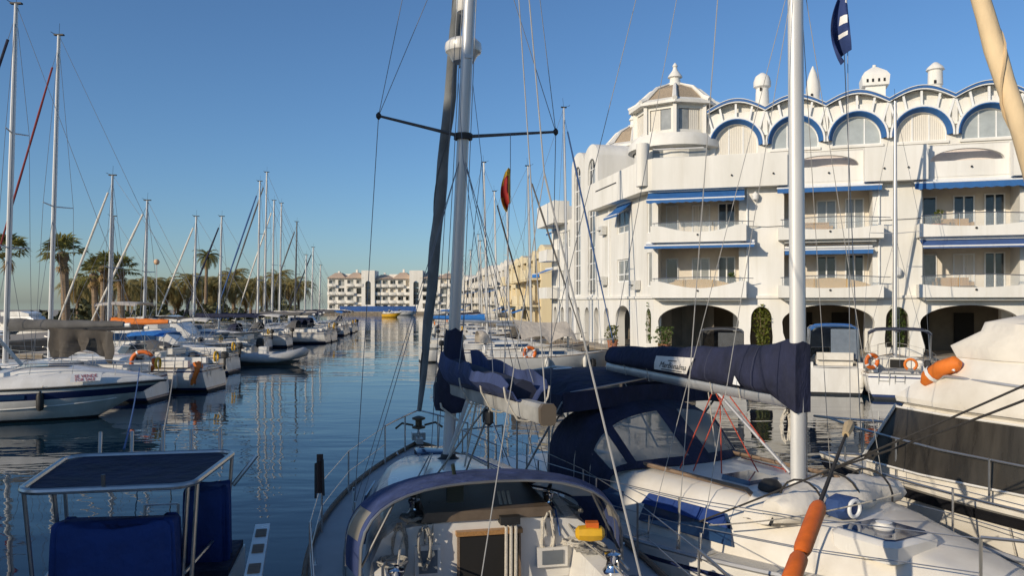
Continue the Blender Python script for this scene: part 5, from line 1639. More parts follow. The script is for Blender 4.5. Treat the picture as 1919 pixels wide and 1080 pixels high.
# orange inflatable bundle on the stern
g = [[V((-13.95 + .1 * math.sin(j), 35.05 + .75 * i / 6, 1.35 - .95 * j / 5 + .03 * math.sin(i * 2 + j))) for i in range(7)] for j in range(6)]
tag(MB().slab(g, .10).build('quarter_pad', orange_cloth, angle=60), 'orange padded cloth hung over the stern of the bare-masted yacht', 'cover')
fenders(h2, None, [(0.04, 1, 0.55), (0.1, 1, 0.5)], t2.rotation_euler.z, t2.location, ['pale fender nearest the orange padded cloth', 'second pale fender beside the orange padded cloth'])
motorboat('white motor boat under a bright blue bimini on the left pontoon', (-16.6, 41.0), (-1, 0.02), 7.5, 2.6, top=bright_blue, topz=2.45, outboard=True)
sailboat('white yacht with orange sail cover on its boom and dark-topped mast', (-15.9, 45.4), (-1, 0.0), 10.5, 7.0, 11.2, cover=orange_cloth, furl=cream_cloth, furl_r=0.06, rm=0.10, boomz=2.75, boom_len=3.6, mm=alu)
motorboat('tall white motor yacht under a beige flybridge bimini', (-26.0, 49.3), (1, 0.0), 9.5, 3.3, top=tarp_beige, topz=3.95, fly=True)
motorboat('white flybridge motor yacht behind the orange sail cover', (-30.0, 61.0), (1, 0.02), 9.5, 3.2, fly=True)
motorboat('white flybridge motor yacht with blue side stripe below the dark-topped mast', (-30.8, 64.6), (1, 0.0), 9.0, 3.0, stripe=navy_paint, fly=True, wind=False)
L = [  # px of mast, y, top row, length, mast_x, cover, furl, mm, label
    (270, 55.0, 376, 9.5, 5.2, dark_cloth, cream_cloth, alu, 'white yacht with dark-topped mast and pale furled jib slanting left'),
    (363, 68.2, 406, 10.0, 6.3, navy_cloth, cream_cloth, alu_pale, 'white yacht carrying the first slim pale mast right of the ball marker'),
    (411, 71.8, 406, 10.0, 6.2, navy_cloth, navy_cloth, alu_pale, 'white yacht carrying the second slim pale mast beside the date palm'),
    (483, 78.6, 340, 11.5, 6.8, grey_cloth, rope_blue, alu_pale, 'white yacht with long dark blue furled jib left of the tallest pair'),
    (496, 81.6, 323, 12.0, 7.0, navy_cloth, grey_cloth, alu_pale, 'white yacht with the tallest mast of the central cluster'),
    (510, 87.2, 376, 10.5, 6.2, cream_cloth, cream_cloth, alu_pale, 'white yacht with leaning mast just right of the tallest one'),
    (524, 90.8, 381, 10.5, 6.2, navy_cloth, None, alu_pale, 'white yacht with bare mast second right of the tallest one'),
    (553, 96.6, 416, 10.0, 6.0, grey_cloth, grey_cloth, alu_dark, 'white yacht with dark slim mast before the lone dense palm'),
    (571, 100.5, 478, 8.5, 5.4, navy_cloth, None, alu_pale, 'small white yacht with short mast near the channel mouth'),
    (584, 104.5, 464, 9.0, 5.4, navy_cloth, navy_cloth, alu_pale, 'white yacht with the last tall mast before the far block'),
    (598, 109.5, 497, 8.0, 5.0, cream_cloth, None, alu_pale, 'smallest yacht at the far end of the left pontoon'),
]
for (px, y, ty, ln, mx, cov, fu, mm_, lab) in L:
    X = G(px, y).x
    sailboat(lab, (X + mx, y), (-1, 0.0), ln, mx, EYE + (HZ - ty) / FP * y, cover=cov, furl=fu, furl_r=0.075, rm=0.115, mm=mm_, nsp=2 if ln > 11 else 1, wr=0.014, boomz=2.7,
             bim=[None, cream_cloth, navy_cloth, None, bright_blue, cream_cloth][int(y) % 6], dodger=[navy_cloth, None, tarp_beige, grey_cloth][int(y * 3) % 4])
sailboat('white yacht with bare mast rising right of the thick fan palm', (G(137, 42).x + 2.0, 53.0), (-1, 0), 9.0, 5.6, EYE + (HZ - 406) / FP * 53, furl=None, rm=0.1, wr=0.012, cover=cream_cloth)
motorboat('white sport cruiser with bow pointing into the channel, left of the black-hulled boat', (-30.0, 66.2), (1, 0.06), 9.2, 3.0, stripe=gel_grey, fs=1.2, fb=1.6)
motorboat('black-hulled sport boat with white bottom band, bow toward the channel', (-29.2, 84.0), (1, 0.03), 8.6, 2.8, black_paint, black_paint, fs=1.25, fb=1.75)
def rib(label, tip, heading, L=6.0):
    hv = V((heading[0], heading[1], 0)).normalized()
    t = thing('inflatable_boat', label, 'dinghy', (tip[0], tip[1], 0), math.atan2(hv.y, hv.x))
    tb_ = MB()
    pts = [V((x, 1.0, 0.45)) for x in (0, L * .3, L * .6)] + [V((L * .8, .8, .6)), V((L * .93, .4, .75)), V((L * .97, 0, .8)), V((L * .93, -.4, .75)), V((L * .8, -.8, .6))] + [V((x, -1.0, 0.45)) for x in (L * .6, L * .3, 0)]
    tb_.tube(pts, [.2] + [.3] * 9 + [.2], 12); tb_.build('tube', hypalon, t)
    MB().loft([[V((x, y * w, z)) for y, z in ((1, .3), (0, zz), (-1, .3))] for x, w, zz in ((.1, .95, -.2), (L * .6, .95, -.25), (L * .9, .4, .2))]).build('hull', gel_grey, t)
    MB().box2((L * .3, -.35, .3), (L * .42, .35, 1.15)).build('console', gel, t)
    ob_ = MB(); ob_.loft([[V((-.2 + sx * a, sy * b, z)) for sx, sy in ((-1, -1), (1, -1), (1, 1), (-1, 1))] for a, b, z in ((.1, .08, -.3), (.1, .08, .6), (.25, .18, .7), (.22, .16, 1.15))]); ob_.build('outboard', rubber, t)
    return t
rib('grey inflatable boat with upturned bow at the end of the left row', (-26.2, 93.0), (1, 0.0), 6.2)
rib('grey inflatable tender among the left stern rails', (-17.5, 51.5), (1, 0.05), 4.2)
motorboat('open white motor boat with black outboard toward the channel', (-18.4, 57.6), (-1, 0.0), 6.6, 2.4, outboard=True, rails=False)

motorboat('white cuddy boat with dark outboard and grey cover beside the blue bimini', (-18.2, 43.2), (-1, 0.03), 5.6, 2.1, outboard=True, rails=False, cover=grey_cloth)
motorboat('low white sport boat between the orange-covered yacht and the grey tender', (-27.4, 53.6), (1, 0.05), 8.4, 2.7, stripe=navy_paint, top=navy_cloth, topz=2.5)
motorboat('white sport cruiser with blue windscreen cover behind the open outboard boat', (-30.2, 75.3), (1, 0.02), 8.8, 2.9, top=bright_blue, topz=2.6)
motorboat('cream sport boat moored just before the black-hulled boat', (-29.6, 79.9), (1, 0.02), 8.2, 2.6, gel_cream, rails=True)
motorboat('white cabin boat just beyond the black-hulled boat', (-28.6, 98.6), (1, 0.02), 7.6, 2.6, fly=True)
# basin behind the mole at far left
for (x, y, ln, fl, lab) in ((-52, 72, 10, True, 'white flybridge yacht nearest in the back basin at far left'), (-57, 79, 11, True, 'larger white flybridge yacht second in the back basin'), (-55, 87, 9, False, 'low white sport boat third in the back basin'), (-60, 94, 11, True, 'white flybridge yacht farthest in the back basin')):
    motorboat(lab, (x, y), (0.9, -0.3), ln, 3.2, fly=fl, group='boats in the back basin', rails=False)
# ================================================================== MARINA BOATS, RIGHT SIDE
r1, hr1 = sailboat('grey-white yacht under a beige tarp with dark blue furled jib, bow to the quay', (-1.6, 43.3), (0.972, 0.235), 7.7, 4.85, 14.8, hullm=gel_grey, stripe=gel_grey, furl=rope_blue, furl_r=0.05, rm=0.075,
                   mm=alu, boomz=2.65, B=2.7, nsp=1, wr=0.009, af=antifoul)
M1 = Matrix.Translation(r1.location) @ Matrix.Rotation(r1.rotation_euler.z, 4, 'Z')
g = []
for i in range(9):
    x = 1.7 + 3.1 * i / 8; ridge = 3.05 - 0.10 * math.sin(math.pi * i / 8) - .12 * (i / 8)
    g.append([M1 @ V((x + .12 * abs(y), y, ridge - 0.62 * abs(y) ** .85 * (1 + .12 * math.sin(i * 1.7)) - (0.25 if abs(y) > 1.1 and i in (0, 4, 8) else 0))) for y in (-1.35, -1.0, -.6, -.25, 0, .25, .6, 1.0, 1.35)])
tag(MB().slab(g, 0.015).build('cockpit_tarp', tarp_beige, angle=60), 'beige tarp tented over the boom of the grey-white yacht', 'tarp')
lifebuoy('orange and white lifebuoy on the stern rail of the grey-white yacht', U(993, 662, 43.0), (0, 0.2, 0.15), 0.30)
fenders(hr1, None, [(0.72, -1, 0.75), (0.42, -1, 0.7)], r1.rotation_euler.z, r1.location, ['white fender near the bow of the grey-white yacht', 'white fender amidships on the grey-white yacht'])
fb_ = MB(); fb_.lathe([(0.05, -.3), (.16, -.26), (.2, 0), (.16, .26), (.05, .3)], 10, M1 @ hr1.pt(.8, .62, -1, .1)); tag(fb_.build('round_fender', rubber), 'dark round fender at the bow of the grey-white yacht', 'fender', 'fenders hung along boat sides')
sailboat('long white yacht just beyond the beige-tarped one, bare boom', (-4.4, 50.0), (0.975, 0.22), 9.4, 5.8, EYE + (HZ - 312) / FP * 51.3, rm=0.085, mm=alu, cover=None, boomz=2.7, furl=grey_cloth, dodger=tarp_beige)
sailboat('white yacht with bright blue sail cover along its boom', (-6.2, 57.5), (0.975, 0.22), 9.2, 4.5, EYE + (HZ - 305) / FP * 58.5, rm=0.085, cover=bright_blue, boomz=2.75, boom_len=4.2, stripe=bright_blue)
sailboat('black-hulled yacht with dark furled jib beyond the blue sail cover', (-6.5, 70.5), (0.975, 0.22), 8.6, 5.3, EYE + (HZ - 360) / FP * 72, hullm=black_paint, stripe=gel, furl=dark_cloth, furl_r=.07, rm=0.095, cover=cream_cloth)
for (px, y, ty, hm, cov, lab) in ((905, 84.0, 452, gel, navy_cloth, 'white yacht with short mast fourth along the right quay'), (886, 98.0, 470, gel_cream, cream_cloth, 'cream yacht fifth along the right quay'),
                                  (955, 78.0, 330, gel, grey_cloth, 'white yacht with thin tall mast before the tall pale block'),
                                  (871, 122.0, 480, gel, bright_blue, 'distant white yacht with blue cover before the far cream block'), (900, 112.0, 440, gel, grey_cloth, 'distant white yacht with grey cover before the far cream block')):
    X = G(px, y).x
    sailboat(lab, (X - 4.6, y - 1.0), (0.975, 0.22), 8.4, 4.7, EYE + (HZ - ty) / FP * y, hullm=hm, cover=cov, rm=0.105, wr=0.014)
motorboat('white motor boat with grey foredeck moored beyond the beige-tarped yacht', (-6.2, 54.0), (0.97, 0.2), 6.8, 2.5, rails=False)
# boats berthed stern-out before the arcade
motorboat('small motor boat under a charcoal canopy before the first wide arch', (9.3, 35.6), (0.28, 0.96), 5.8, 2.4, top=dark_cloth, topz=2.75, enclosed=mat('smoky_vinyl', (.12, .12, .12), .15, alpha=.75))
motorboat('white cabin boat with bright blue canopy, stern to the camera before the middle arch', (14.0, 34.6), (0.28, 0.96), 5.8, 2.5, top=bright_blue, topz=2.95, fs=1.15, enclosed=mat('blue_grey_vinyl', (.22, .26, .31), .15, alpha=.75))
r7, hr7 = sailboat('white yacht stern-on under a navy bimini with boarding ladder on its transom', (15.9, 32.8), (0.40, 0.916), 8.6, 5.2, EYE + (HZ - 190) / FP * 37.5, B=3.3, bim=navy_cloth, rm=0.07, mm=alu, cover=None, boomz=2.7, wr=0.009, furl=cream_cloth, pushpit=True)
lad = MB()
for y in (-.18, .18): lad.tube([V((-.06, y, 1.0)), V((-.04, y, .1))], .018, 6)
for z in (.25, .5, .75): lad.tube([V((-.05, -.18, z)), V((-.05, .18, z))], .016, 6)
lad.build('boarding_ladder', steel, r7)
M7 = Matrix.Translation(r7.location) @ Matrix.Rotation(r7.rotation_euler.z, 4, 'Z')
lifebuoy('orange horseshoe buoy on the stern rail of the navy-bimini yacht', M7 @ V((0.0, 1.05, 1.55)), (0, 0.3, 0.2), 0.26)
fenders(hr7, None, [(0.12, 1, 0.6), (0.2, 1, 0.55), (0.3, 1, 0.6)], r7.rotation_euler.z, r7.location, ['pale fender nearest the transom of the navy-bimini yacht', 'second pale fender along the navy-bimini yacht', 'third pale fender along the navy-bimini yacht'])
# far boats before the blue hoarding
motorboat('small white cabin boat moored against the blue hoarding', (-38.5, 246), (1, 0.1), 9.5, 3.0, group='boats before the far quay', rails=False)
motorboat('low yellow boat in mid channel below the blue hoarding', (-34.6, 214), (1, -0.1), 5.2, 2.0, yellow, yellow, group='boats before the far quay', rails=False, wind=True)
motorboat('small white boat half hidden by the grey furled sail', (-26.5, 250), (1, 0.1), 8.0, 2.8, group='boats before the far quay', rails=False)

# ================================================================== FOREGROUND BOATS
def frame(tip, fwd):
    a = math.atan2(fwd[1], fwd[0])
    m = Matrix.Translation(V((tip[0], tip[1], 0))) @ Matrix.Rotation(a, 4, 'Z')
    return m, m.inverted(), a

def hood_surface(rings, s, phi):
    """rings: (x centre, bow-back at edges, half width, z base, height, roundness); s runs aft to front"""
    k = s * (len(rings) - 1); i = min(int(k), len(rings) - 2); f = k - i
    def pt(r):
        x, back, W, zb, H, e = r
        sy = math.sin(R(phi)); cy = max(0.0, math.cos(R(phi)))
        y = W * math.copysign(abs(sy) ** 0.8, sy)
        return V((x - back * (y / W) ** 2, y, zb + H * cy ** e))
    return pt(rings[i]).lerp(pt(rings[i + 1]), f)

def hood_panel(rings, s0, s1, a0, a1, ns, na, m, name, parent, th=0.012):
    g = [[hood_surface(rings, s0 + (s1 - s0) * i / ns, a0 + (a1 - a0) * j / na) for j in range(na + 1)] for i in range(ns + 1)]
    return MB().slab(g, th).build(name, m, parent, angle=50)

def coil(parent, c, r, n, m, name='rope_coil', seed=0, flat=0.25, tr=0.010, vert=None):
    rnd = random.Random(seed); pts = []
    for i in range(n * 14):
        a = 2 * math.pi * i / 14
        rr = r * (0.75 + 0.3 * rnd.random())
        if vert:
            pts.append(V(c) + V(vert[0]) * rr * math.cos(a) * 0.45 + V((0, 0, 1)) * rr * math.sin(a) * 1.5 + V(vert[1]) * rnd.uniform(-.04, .04))
        else:
            pts.append(V(c) + V((rr * math.cos(a), rr * math.sin(a), flat * r * rnd.random())))
    return MB().tube(pts, tr, 5).build(name, m, parent)

def winch(parent, c, s=1.0, m=None):
    w = MB().lathe([(0.075 * s, 0), (0.08 * s, 0.02 * s), (0.055 * s, 0.05 * s), (0.05 * s, 0.1 * s), (0.065 * s, 0.13 * s), (0.065 * s, 0.15 * s), (0.02 * s, 0.16 * s), (0.02 * s, 0.175 * s)], 14, c)
    return w.build('winch', m or chrome, parent)

# ------------------------------------------------------------------ boat 1: yacht seen over its cockpit
A1, I1, ang1 = frame((0.55, 4.6), (-0.218, 0.976))
y1 = thing('sailing_yacht', 'nearest white yacht seen from astern, blue sprayhood, grey furled jib and radar on its mast', 'sailboat', (0.55, 4.6, 0), ang1)
h = Hull(10.6, 3.7, 1.15, 1.38, draft=0.5, tw=0.82, bow=1.0, stern=-0.2, full=2.05, xm=0.4)
h.build(y1, [(('s', 0.10), gel), (('s', 0.15), navy_paint), (0.2, gel), (0.1, navy_paint), (-1, antifoul)], n=40)
h.deck(y1, deck_grey, n=40, t0=0.335)
for sd in (1, -1):   # side decks beside the cockpit
    mb = MB(); g = []
    for i in range(9):
        t = 0.335 * i / 8
        g.append([V((t * 10.6, sd * yy, h.sheer(t) - .02)) for yy in (h.half(t), 1.16)])
    mb.slab(g, 0.02); mb.build('side_deck', deck_grey, y1)
h.rail(y1, teak, 0.032, n=50)
coachroof(y1, [(3.62, 1.22, 1.05, 1.12, 1.74), (4.4, 1.24, 1.05, 1.12, 1.80), (5.6, 1.2, 0.98, 1.15, 1.80), (7.0, 1.0, 0.78, 1.2, 1.74), (8.2, 0.7, 0.5, 1.24, 1.58), (9.2, 0.35, 0.2, 1.3, 1.42)], gel)
for sd in (1, -1):
    for (a, b) in ((4.5, 5.4), (5.7, 6.6)):
        f = lambda x: sd * (1.235 if x < 5.5 else (1.215 if x < 6 else 1.075)) 
        MB().prism([V((a, sd * 1.20, 1.36)), V((b, sd * (1.18 if b < 6 else 1.04), 1.37)), V((b - .05, sd * (1.11 if b < 6 else .98), 1.6)), V((a + .03, sd * 1.135, 1.6))], (0, sd * .022, 0)).build('cabin_window', smoke_glass, y1)
    # coaming, seat
    mb = MB(); mb.loft([[V((x, sd * a, z)) for a, z in ((1.18, 1.1), (1.16, 1.44), (1.06, 1.5), (0.9, 1.46), (0.84, 1.1))] for x in (0.3, 2.0, 3.60)]); mb.build('coaming', gel, y1)
    mb = MB(); mb.box2((0.3, sd * 0.36, 0.7), (3.6, sd * 0.838, 1.06)); mb.build('cockpit_seat', gel, y1)
MB().box2((0.3, -0.355, 0.55), (3.6, 0.355, 0.68)).build('cockpit_sole', teak, y1)
# companionway: dark opening, wooden washboard, sliding hatch, bulkhead pods
MB().box2((3.565, -0.30, 0.95), (3.612, 0.30, 1.66)).build('companionway', black_void, y1)
MB().box2((3.54, -0.34, 1.655), (3.66, 0.34, 1.70)).build('washboard', wood_warm, y1)
for k_, yy in enumerate((-.16, -.21, -.26)):
    MB().tube([V((3.9, yy, 2.0)), V((3.5, yy, 1.72)), V((3.42, yy + .02, 1.3)), V((3.40, yy + .04, .8))], .016, 6).build('mainsheet_fall', wire_pale, y1)
MB().box((3.55, -.2, 1.80), (.14, .2, .08)).build('rope_clutch', rubber, y1)
MB().box((3.72, .62, 1.84), (.2, .22, .07)).build('rope_clutch', rubber, y1)
for sd in (1, -1):
    MB().tube([V((t_ * 10.6, sd * (h.half(t_) - .42), h.sheer(t_) + .03)) for t_ in (.34, .4, .46, .52, .58)], .014, 6).build('genoa_track', alu_dark, y1)
    for t_ in (.42, .9):
        cl_ = h.edge(t_, sd, .12, .05); MB().tube([cl_ + V((-.1, 0, .02)), cl_ + V((-.04, 0, 0)), cl_ + V((.04, 0, 0)), cl_ + V((.1, 0, .02))], .014, 6).build('cleat', steel, y1)
MB().loft([[V((8.3 + sx * a_, sy * a_, z_)) for sx, sy in ((-1, -.8), (-.8, -1), (.8, -1), (1, -.8), (1, .8), (.8, 1), (-.8, 1), (-1, .8))] for a_, z_ in ((.27, 1.52), (.27, 1.66), (.24, 1.67))]).build('foredeck_hatch', smoke_glass, y1)
for sd in (1, -1):
    MB().box2((3.562, sd * 0.303, 0.95), (3.61, sd * 0.325, 1.653)).build('door_frame', teak, y1)
MB().loft([[V((x, yy * 0.46, z)) for yy, z in ((1.5, 1.80), (-1.5, 1.80), (-1.4, zt), (1.4, zt))] for x, zt in ((3.58, 1.90), (5.0, 1.93), (5.15, 1.86))]).build('sliding_hatch', mat('brown_hatch', (0.16, 0.12, 0.085), 0.4, var=0.12), y1)
for yy, w_, hh in ((0.62, 0.13, 0.3), (-0.66, 0.16, 0.2)):
    pd = MB().box2((3.56, yy - w_, 1.28), (3.622, yy + w_, 1.28 + hh)).build('instrument_pod', gel, y1)
    MB().box2((3.548, yy - w_ * .7, 1.31), (3.559, yy + w_ * .7, 1.28 + hh * .85)).build('screen', mat('instrument_screen', (0.15, 0.17, 0.19), 0.3), pd)
dp = MB().box((3.7, 0.33, 2.1), (0.06, 0.17, 0.26)); dp.tube([(3.7, .33, 2.2), (3.66, .36, 2.36)], .02, 6); dp.build('plotter_bracket', mat('dark_green_box', (0.02, 0.03, 0.02), 0.5), y1)
# sprayhood
RG = [(3.25, 0.0, 1.30, 1.40, 0.88, 0.55), (3.75, 0.0, 1.42, 1.40, 0.85, 0.60), (4.15, 0.1, 1.42, 1.40, 0.79, 0.66), (4.95, 0.55, 1.22, 1.48, 0.38, 0.35)]
S1, S2, S3 = 1 / 3, 2 / 3, 1.0
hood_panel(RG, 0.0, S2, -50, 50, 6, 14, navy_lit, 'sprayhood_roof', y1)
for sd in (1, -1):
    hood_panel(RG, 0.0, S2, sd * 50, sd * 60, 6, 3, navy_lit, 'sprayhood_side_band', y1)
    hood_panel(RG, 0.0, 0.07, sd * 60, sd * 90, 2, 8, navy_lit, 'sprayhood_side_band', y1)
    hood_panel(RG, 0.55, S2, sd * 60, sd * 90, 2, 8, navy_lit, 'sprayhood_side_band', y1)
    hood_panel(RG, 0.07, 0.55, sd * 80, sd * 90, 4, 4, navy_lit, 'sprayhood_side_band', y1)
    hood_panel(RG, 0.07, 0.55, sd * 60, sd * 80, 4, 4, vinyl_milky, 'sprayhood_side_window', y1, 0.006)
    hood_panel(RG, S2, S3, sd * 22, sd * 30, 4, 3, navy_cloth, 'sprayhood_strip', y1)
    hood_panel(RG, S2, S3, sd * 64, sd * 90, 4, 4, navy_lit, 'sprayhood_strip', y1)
    hood_panel(RG, S2, S3, sd * 30, sd * 64, 4, 6, vinyl_cloudy, 'sprayhood_window', y1, 0.006)
hood_panel(RG, S2, S3, -22, 22, 4, 8, vinyl_cloudy, 'sprayhood_window', y1, 0.006)
hood_panel(RG, 0.965, 1.0, -64, 64, 1, 14, navy_cloth, 'sprayhood_hem', y1, 0.02)
for s in (0.0, S1, S2):
    MB().tube([hood_surface(RG, s, a) - V((0, 0, 0.02)) for a in range(-90, 91, 9)], 0.014, 6).build('sprayhood_hoop', steel, y1)
for sd in (1, -1):
    MB().tube([V((3.3, sd * 1.28, 1.5)), V((3.26, sd * 0.98, 2.10)), V((3.3, sd * 0.7, 2.22))], 0.013, 6).build('grab_tube', alu_dark, y1)
# winches, clutches, coils, halyard tails
winch(y1, (3.95, 0.72, 1.80)); winch(y1, (3.95, -0.72, 1.80)); winch(y1, (2.7, 1.0, 1.48), 1.2); winch(y1, (2.7, -1.0, 1.48), 1.2)
coil(y1, (3.72, 0.75, 1.82), 0.13, 5, rope_grey, seed=1, tr=0.012); coil(y1, (3.35, 0.98, 1.5), 0.15, 5, rope_grey, seed=2, tr=0.012); coil(y1, (3.35, -1.0, 1.5), 0.16, 6, rope_grey, seed=3, tr=0.012)
coil(y1, (3.60, -0.62, 1.62), 0.16, 4, wire_pale, seed=4, vert=((0, 1, 0), (1, 0, 0)), tr=0.012); coil(y1, (3.52, 0.66, 1.58), 0.15, 4, rope_grey, seed=5, vert=((0, 1, 0), (1, 0, 0)), tr=0.012)
for k, yy in enumerate((-.52, -.58, -.64, .5, .57)):
    MB().tube([V((6.7, yy * .4, 1.9)), V((5.2, yy, 1.88)), V((4.0, yy * 1.1, 1.84)), V((3.66, yy * 1.12, 1.84)), V((3.55, yy * 1.15, 1.6))], 0.009, 5).build('halyard_tail', [rope_grey, wire_pale, rope_blue, wire_pale, rope_grey][k], y1)
coil(y1, (3.3, .62, 1.10), .2, 6, wire_pale, seed=21, tr=.012); coil(y1, (3.0, -.6, 1.10), .2, 6, rope_blue, seed=22, tr=.012); coil(y1, (3.45, -.86, 1.54), .13, 5, wire_pale, seed=23, tr=.011)
coil(y1, (4.05, .45, 1.87), .14, 4, rope_grey, seed=24, tr=.010); coil(y1, (4.0, -.98, 1.72), .14, 5, rope_grey, seed=25, tr=.011); coil(y1, (3.62, .9, 1.56), .17, 5, rope_grey, seed=26, vert=((0, 1, 0), (1, 0, 0)), tr=.011)
for sd in (1, -1):
    MB().tube([V((3.95, sd * .72, 1.93)), V((3.5, sd * .9, 1.60)), V((2.7, sd * 1.0, 1.56)), V((1.6, sd * .95, 1.54))], .011, 5).build('jib_sheet', [rope_grey, wire_pale][sd > 0], y1)
    MB().loft([[V((x, sd * yy, z)) for yy, z in ((.40, 1.062), (.82, 1.062), (.82, 1.12), (.78, 1.135), (.44, 1.135), (.40, 1.12))] for x in (1.5, 2.4, 3.45)]).build('seat_cushion', navy_lit, y1)
    MB().beam(V((3.95, sd * .72, 1.985)), V((4.15, sd * .80, 1.985)), .035, .03).build('winch_handle', rubber, y1)
    MB().tube([V((3.3, sd * 1.05, 1.53)), V((3.0, sd * 1.1, 1.58)), V((2.6, sd * 1.12, 1.53))], .014, 6).build('coaming_rail', steel, y1)
# mast, spreaders, radar, shrouds
mf = I1 @ V((-0.9, 11.3, 1.78)); mt = I1 @ V((-0.28, 10.5, 14.0))
MB().tube([mf.lerp(mt, i / 8) for i in range(9)], [(0.082, 0.066)] * 9, 14).build('mast', alu, y1)
MB().lathe([(0.16, 0), (0.16, 0.03), (0.11, 0.06), (0.1, 0.1)], 14, mf - V((0, 0, .02))).build('mast_step', rubber, y1)
def on_mast(z): return mf.lerp(mt, (z - mf.z) / (mt.z - mf.z))
sp = on_mast(6.28); tipL = I1 @ U(710, 217, 10.7); tipR = I1 @ U(1042, 247, 10.9)
for tp in (tipL, tipR):
    s_ = MB().tube([sp, tp], [0.026, 0.018], 6).build('spreader', alu_dark, y1)
    MB().lathe([(0.01, -.05), (.035, -.02), (.035, .02), (.01, .05)], 8, tp).build('spreader_boot', rubber, s_)
MB().lathe([(0.13, -.04), (.13, .04)], 10, sp).build('spreader_root', rubber, y1)
hi = on_mast(10.6)
sh = MB()
chL = I1 @ G(664, 10.2, 1.3); chR = V((chL.x, -chL.y, 1.3))
for tp, ch in ((tipL, chL), (tipR, chR)):
    sh.tube([ch, tp], 0.0055, 5); sh.tube([tp, on_mast(13.6)], 0.005, 5); sh.tube([tp, on_mast(9.3) + V((0, (tp.y) * .12, 0))], 0.005, 5)
    sh.tube([ch + V((.25, 0, 0)), on_mast(6.1)], 0.005, 5); sh.tube([ch + V((-.5, 0, 0)), on_mast(6.1)], 0.005, 5)
sh.build('shroud', wire, y1)
for ch in (chL, chR):
    tb = MB()
    for dx in (0, .25, -.5): tb.tube([ch + V((dx, 0, -.06)), ch + V((dx, 0, .28))], 0.013, 6)
    tb.build('turnbuckle', chrome, y1)
rc = on_mast(7.55) + V((0.36, 0.0, 0.0))
rd = MB().lathe([(0.06, -.17), (.15, -.165), (.2, -.07), (.25, -.03), (.262, .03), (.255, .09), (.2, .145), (.08, .165)], 22, rc).build('radar_dome', gel, y1)
MB().beam(rc + V((-.42, 0, -.2)), rc + V((.12, 0, -.19)), .1, .05).build('radar_bracket', alu, rd)
rf = on_mast(8.25) + V((.19, 0.02, 0))
MB().lathe([(.02, -.26), (.12, -.24), (.14, -.2), (.14, .5), (.12, .55), (.03, .57)], 16, rf).build('radar_reflector', gel, y1)
for dz in (0.0, 0.35): MB().box(on_mast(6.75 + dz * .6) + V((.1, 0, 0)), (.1, .08, .14)).build('deck_light', rubber, y1)
# furled jib on its stay
fb = I1 @ V((-1.69, 14.5, 1.80)); fa = I1 @ V((-0.16, 10.75, 14.0))
k = 36; pts = []; rr = []
for i in range(k + 1):
    f = 0.02 + 0.97 * i / k
    pts.append(fb.lerp(fa, f) + V((0.010 * math.sin(i * 1.1), 0.012 * math.cos(i * 1.4), 0)))
    rr.append((0.035 + 0.068 * min(1, f * 5) * (1 - 0.25 * f)) * (0.95 + 0.07 * math.sin(i * 1.7)))
fs_ = MB().tube(pts, rr, 10).build('furled_jib', sail_cloth, y1)
sp_ = MB(); q = []
for i in range(90):
    f = 0.03 + 0.95 * i / 89; a = i * 0.28; r0 = (0.035 + 0.068 * min(1, f * 5) * (1 - .25 * f)) * .93
    q.append(fb.lerp(fa, f) + V((r0 * math.cos(a), r0 * math.sin(a), 0)))
sp_.tube(q, 0.012, 5); sp_.build('sail_leech', mat('dark_leech', (0.12, 0.125, 0.13), 0.8), fs_)
MB().lathe([(.03, -.12), (.12, -.1), (.12, -.07), (.06, -.05), (.06, .04), (.12, .06), (.12, .09), (.03, .12)], 14, fb + V((0, 0, .02))).build('furler_drum', mat('bronze_drum', (0.12, 0.08, 0.045), 0.5, metal=.4), y1)
MB().tube([V((10.5, 0, 1.40)), fb], 0.022, 6).build('forestay_fitting', chrome, y1)
an = MB(); an.beam((10.0, .02, 1.5), (10.85, .02, 1.5), .12, .10); an.box((10.45, .0, 1.53), (.2, .24, .14)); an.build('bow_roller', steel, y1)
for sd in (1, -1):
    MB().tube([fb + V((-.05, sd * .1, -.02)), fb + V((-.02, sd * .3, .02)), fb + V((-.1, sd * .42, -.06))], 0.02, 5).build('anchor_fluke', mat('bronze_drum', (.12, .08, .045)), y1)
lifelines(h, y1, 0.22, 0.86, 5, hgt=0.62, r=0.013, pushpit=True)
# boom with open sail bag
ba = I1 @ U(852, 728, 10.95); bb = I1 @ U(1024, 776, 6.7)
dr = (bb - ba).normalized(); sdv = dr.cross(V((0, 0, 1))).normalized(); up = V((0, 0, 1))
def bsec(c, k=1.0):
    k *= .80
    return [c + sdv * x * k + up * z * k for x, z in ((.055, -.11), (.075, -.08), (.08, .06), (.05, .10), (-.05, .10), (-.08, .06), (-.075, -.08), (-.055, -.11))]
MB().loft([bsec(ba.lerp(bb, f)) for f in (0, .3, .7, 1)]).build('boom', mat('worn_boom_paint', (0.42, 0.41, 0.38), 0.6, var=0.2, scale=3), y1)
MB().loft([bsec(bb, 1.08), bsec(bb + dr * .07, 1.08)]).build('boom_end', mat('rust_stained_cap', (0.13, 0.10, 0.07), 0.6), y1)
dr = (bb - ba).normalized(); sdv = dr.cross(V((0, 0, 1))).normalized(); up = V((0, 0, 1))
g = []
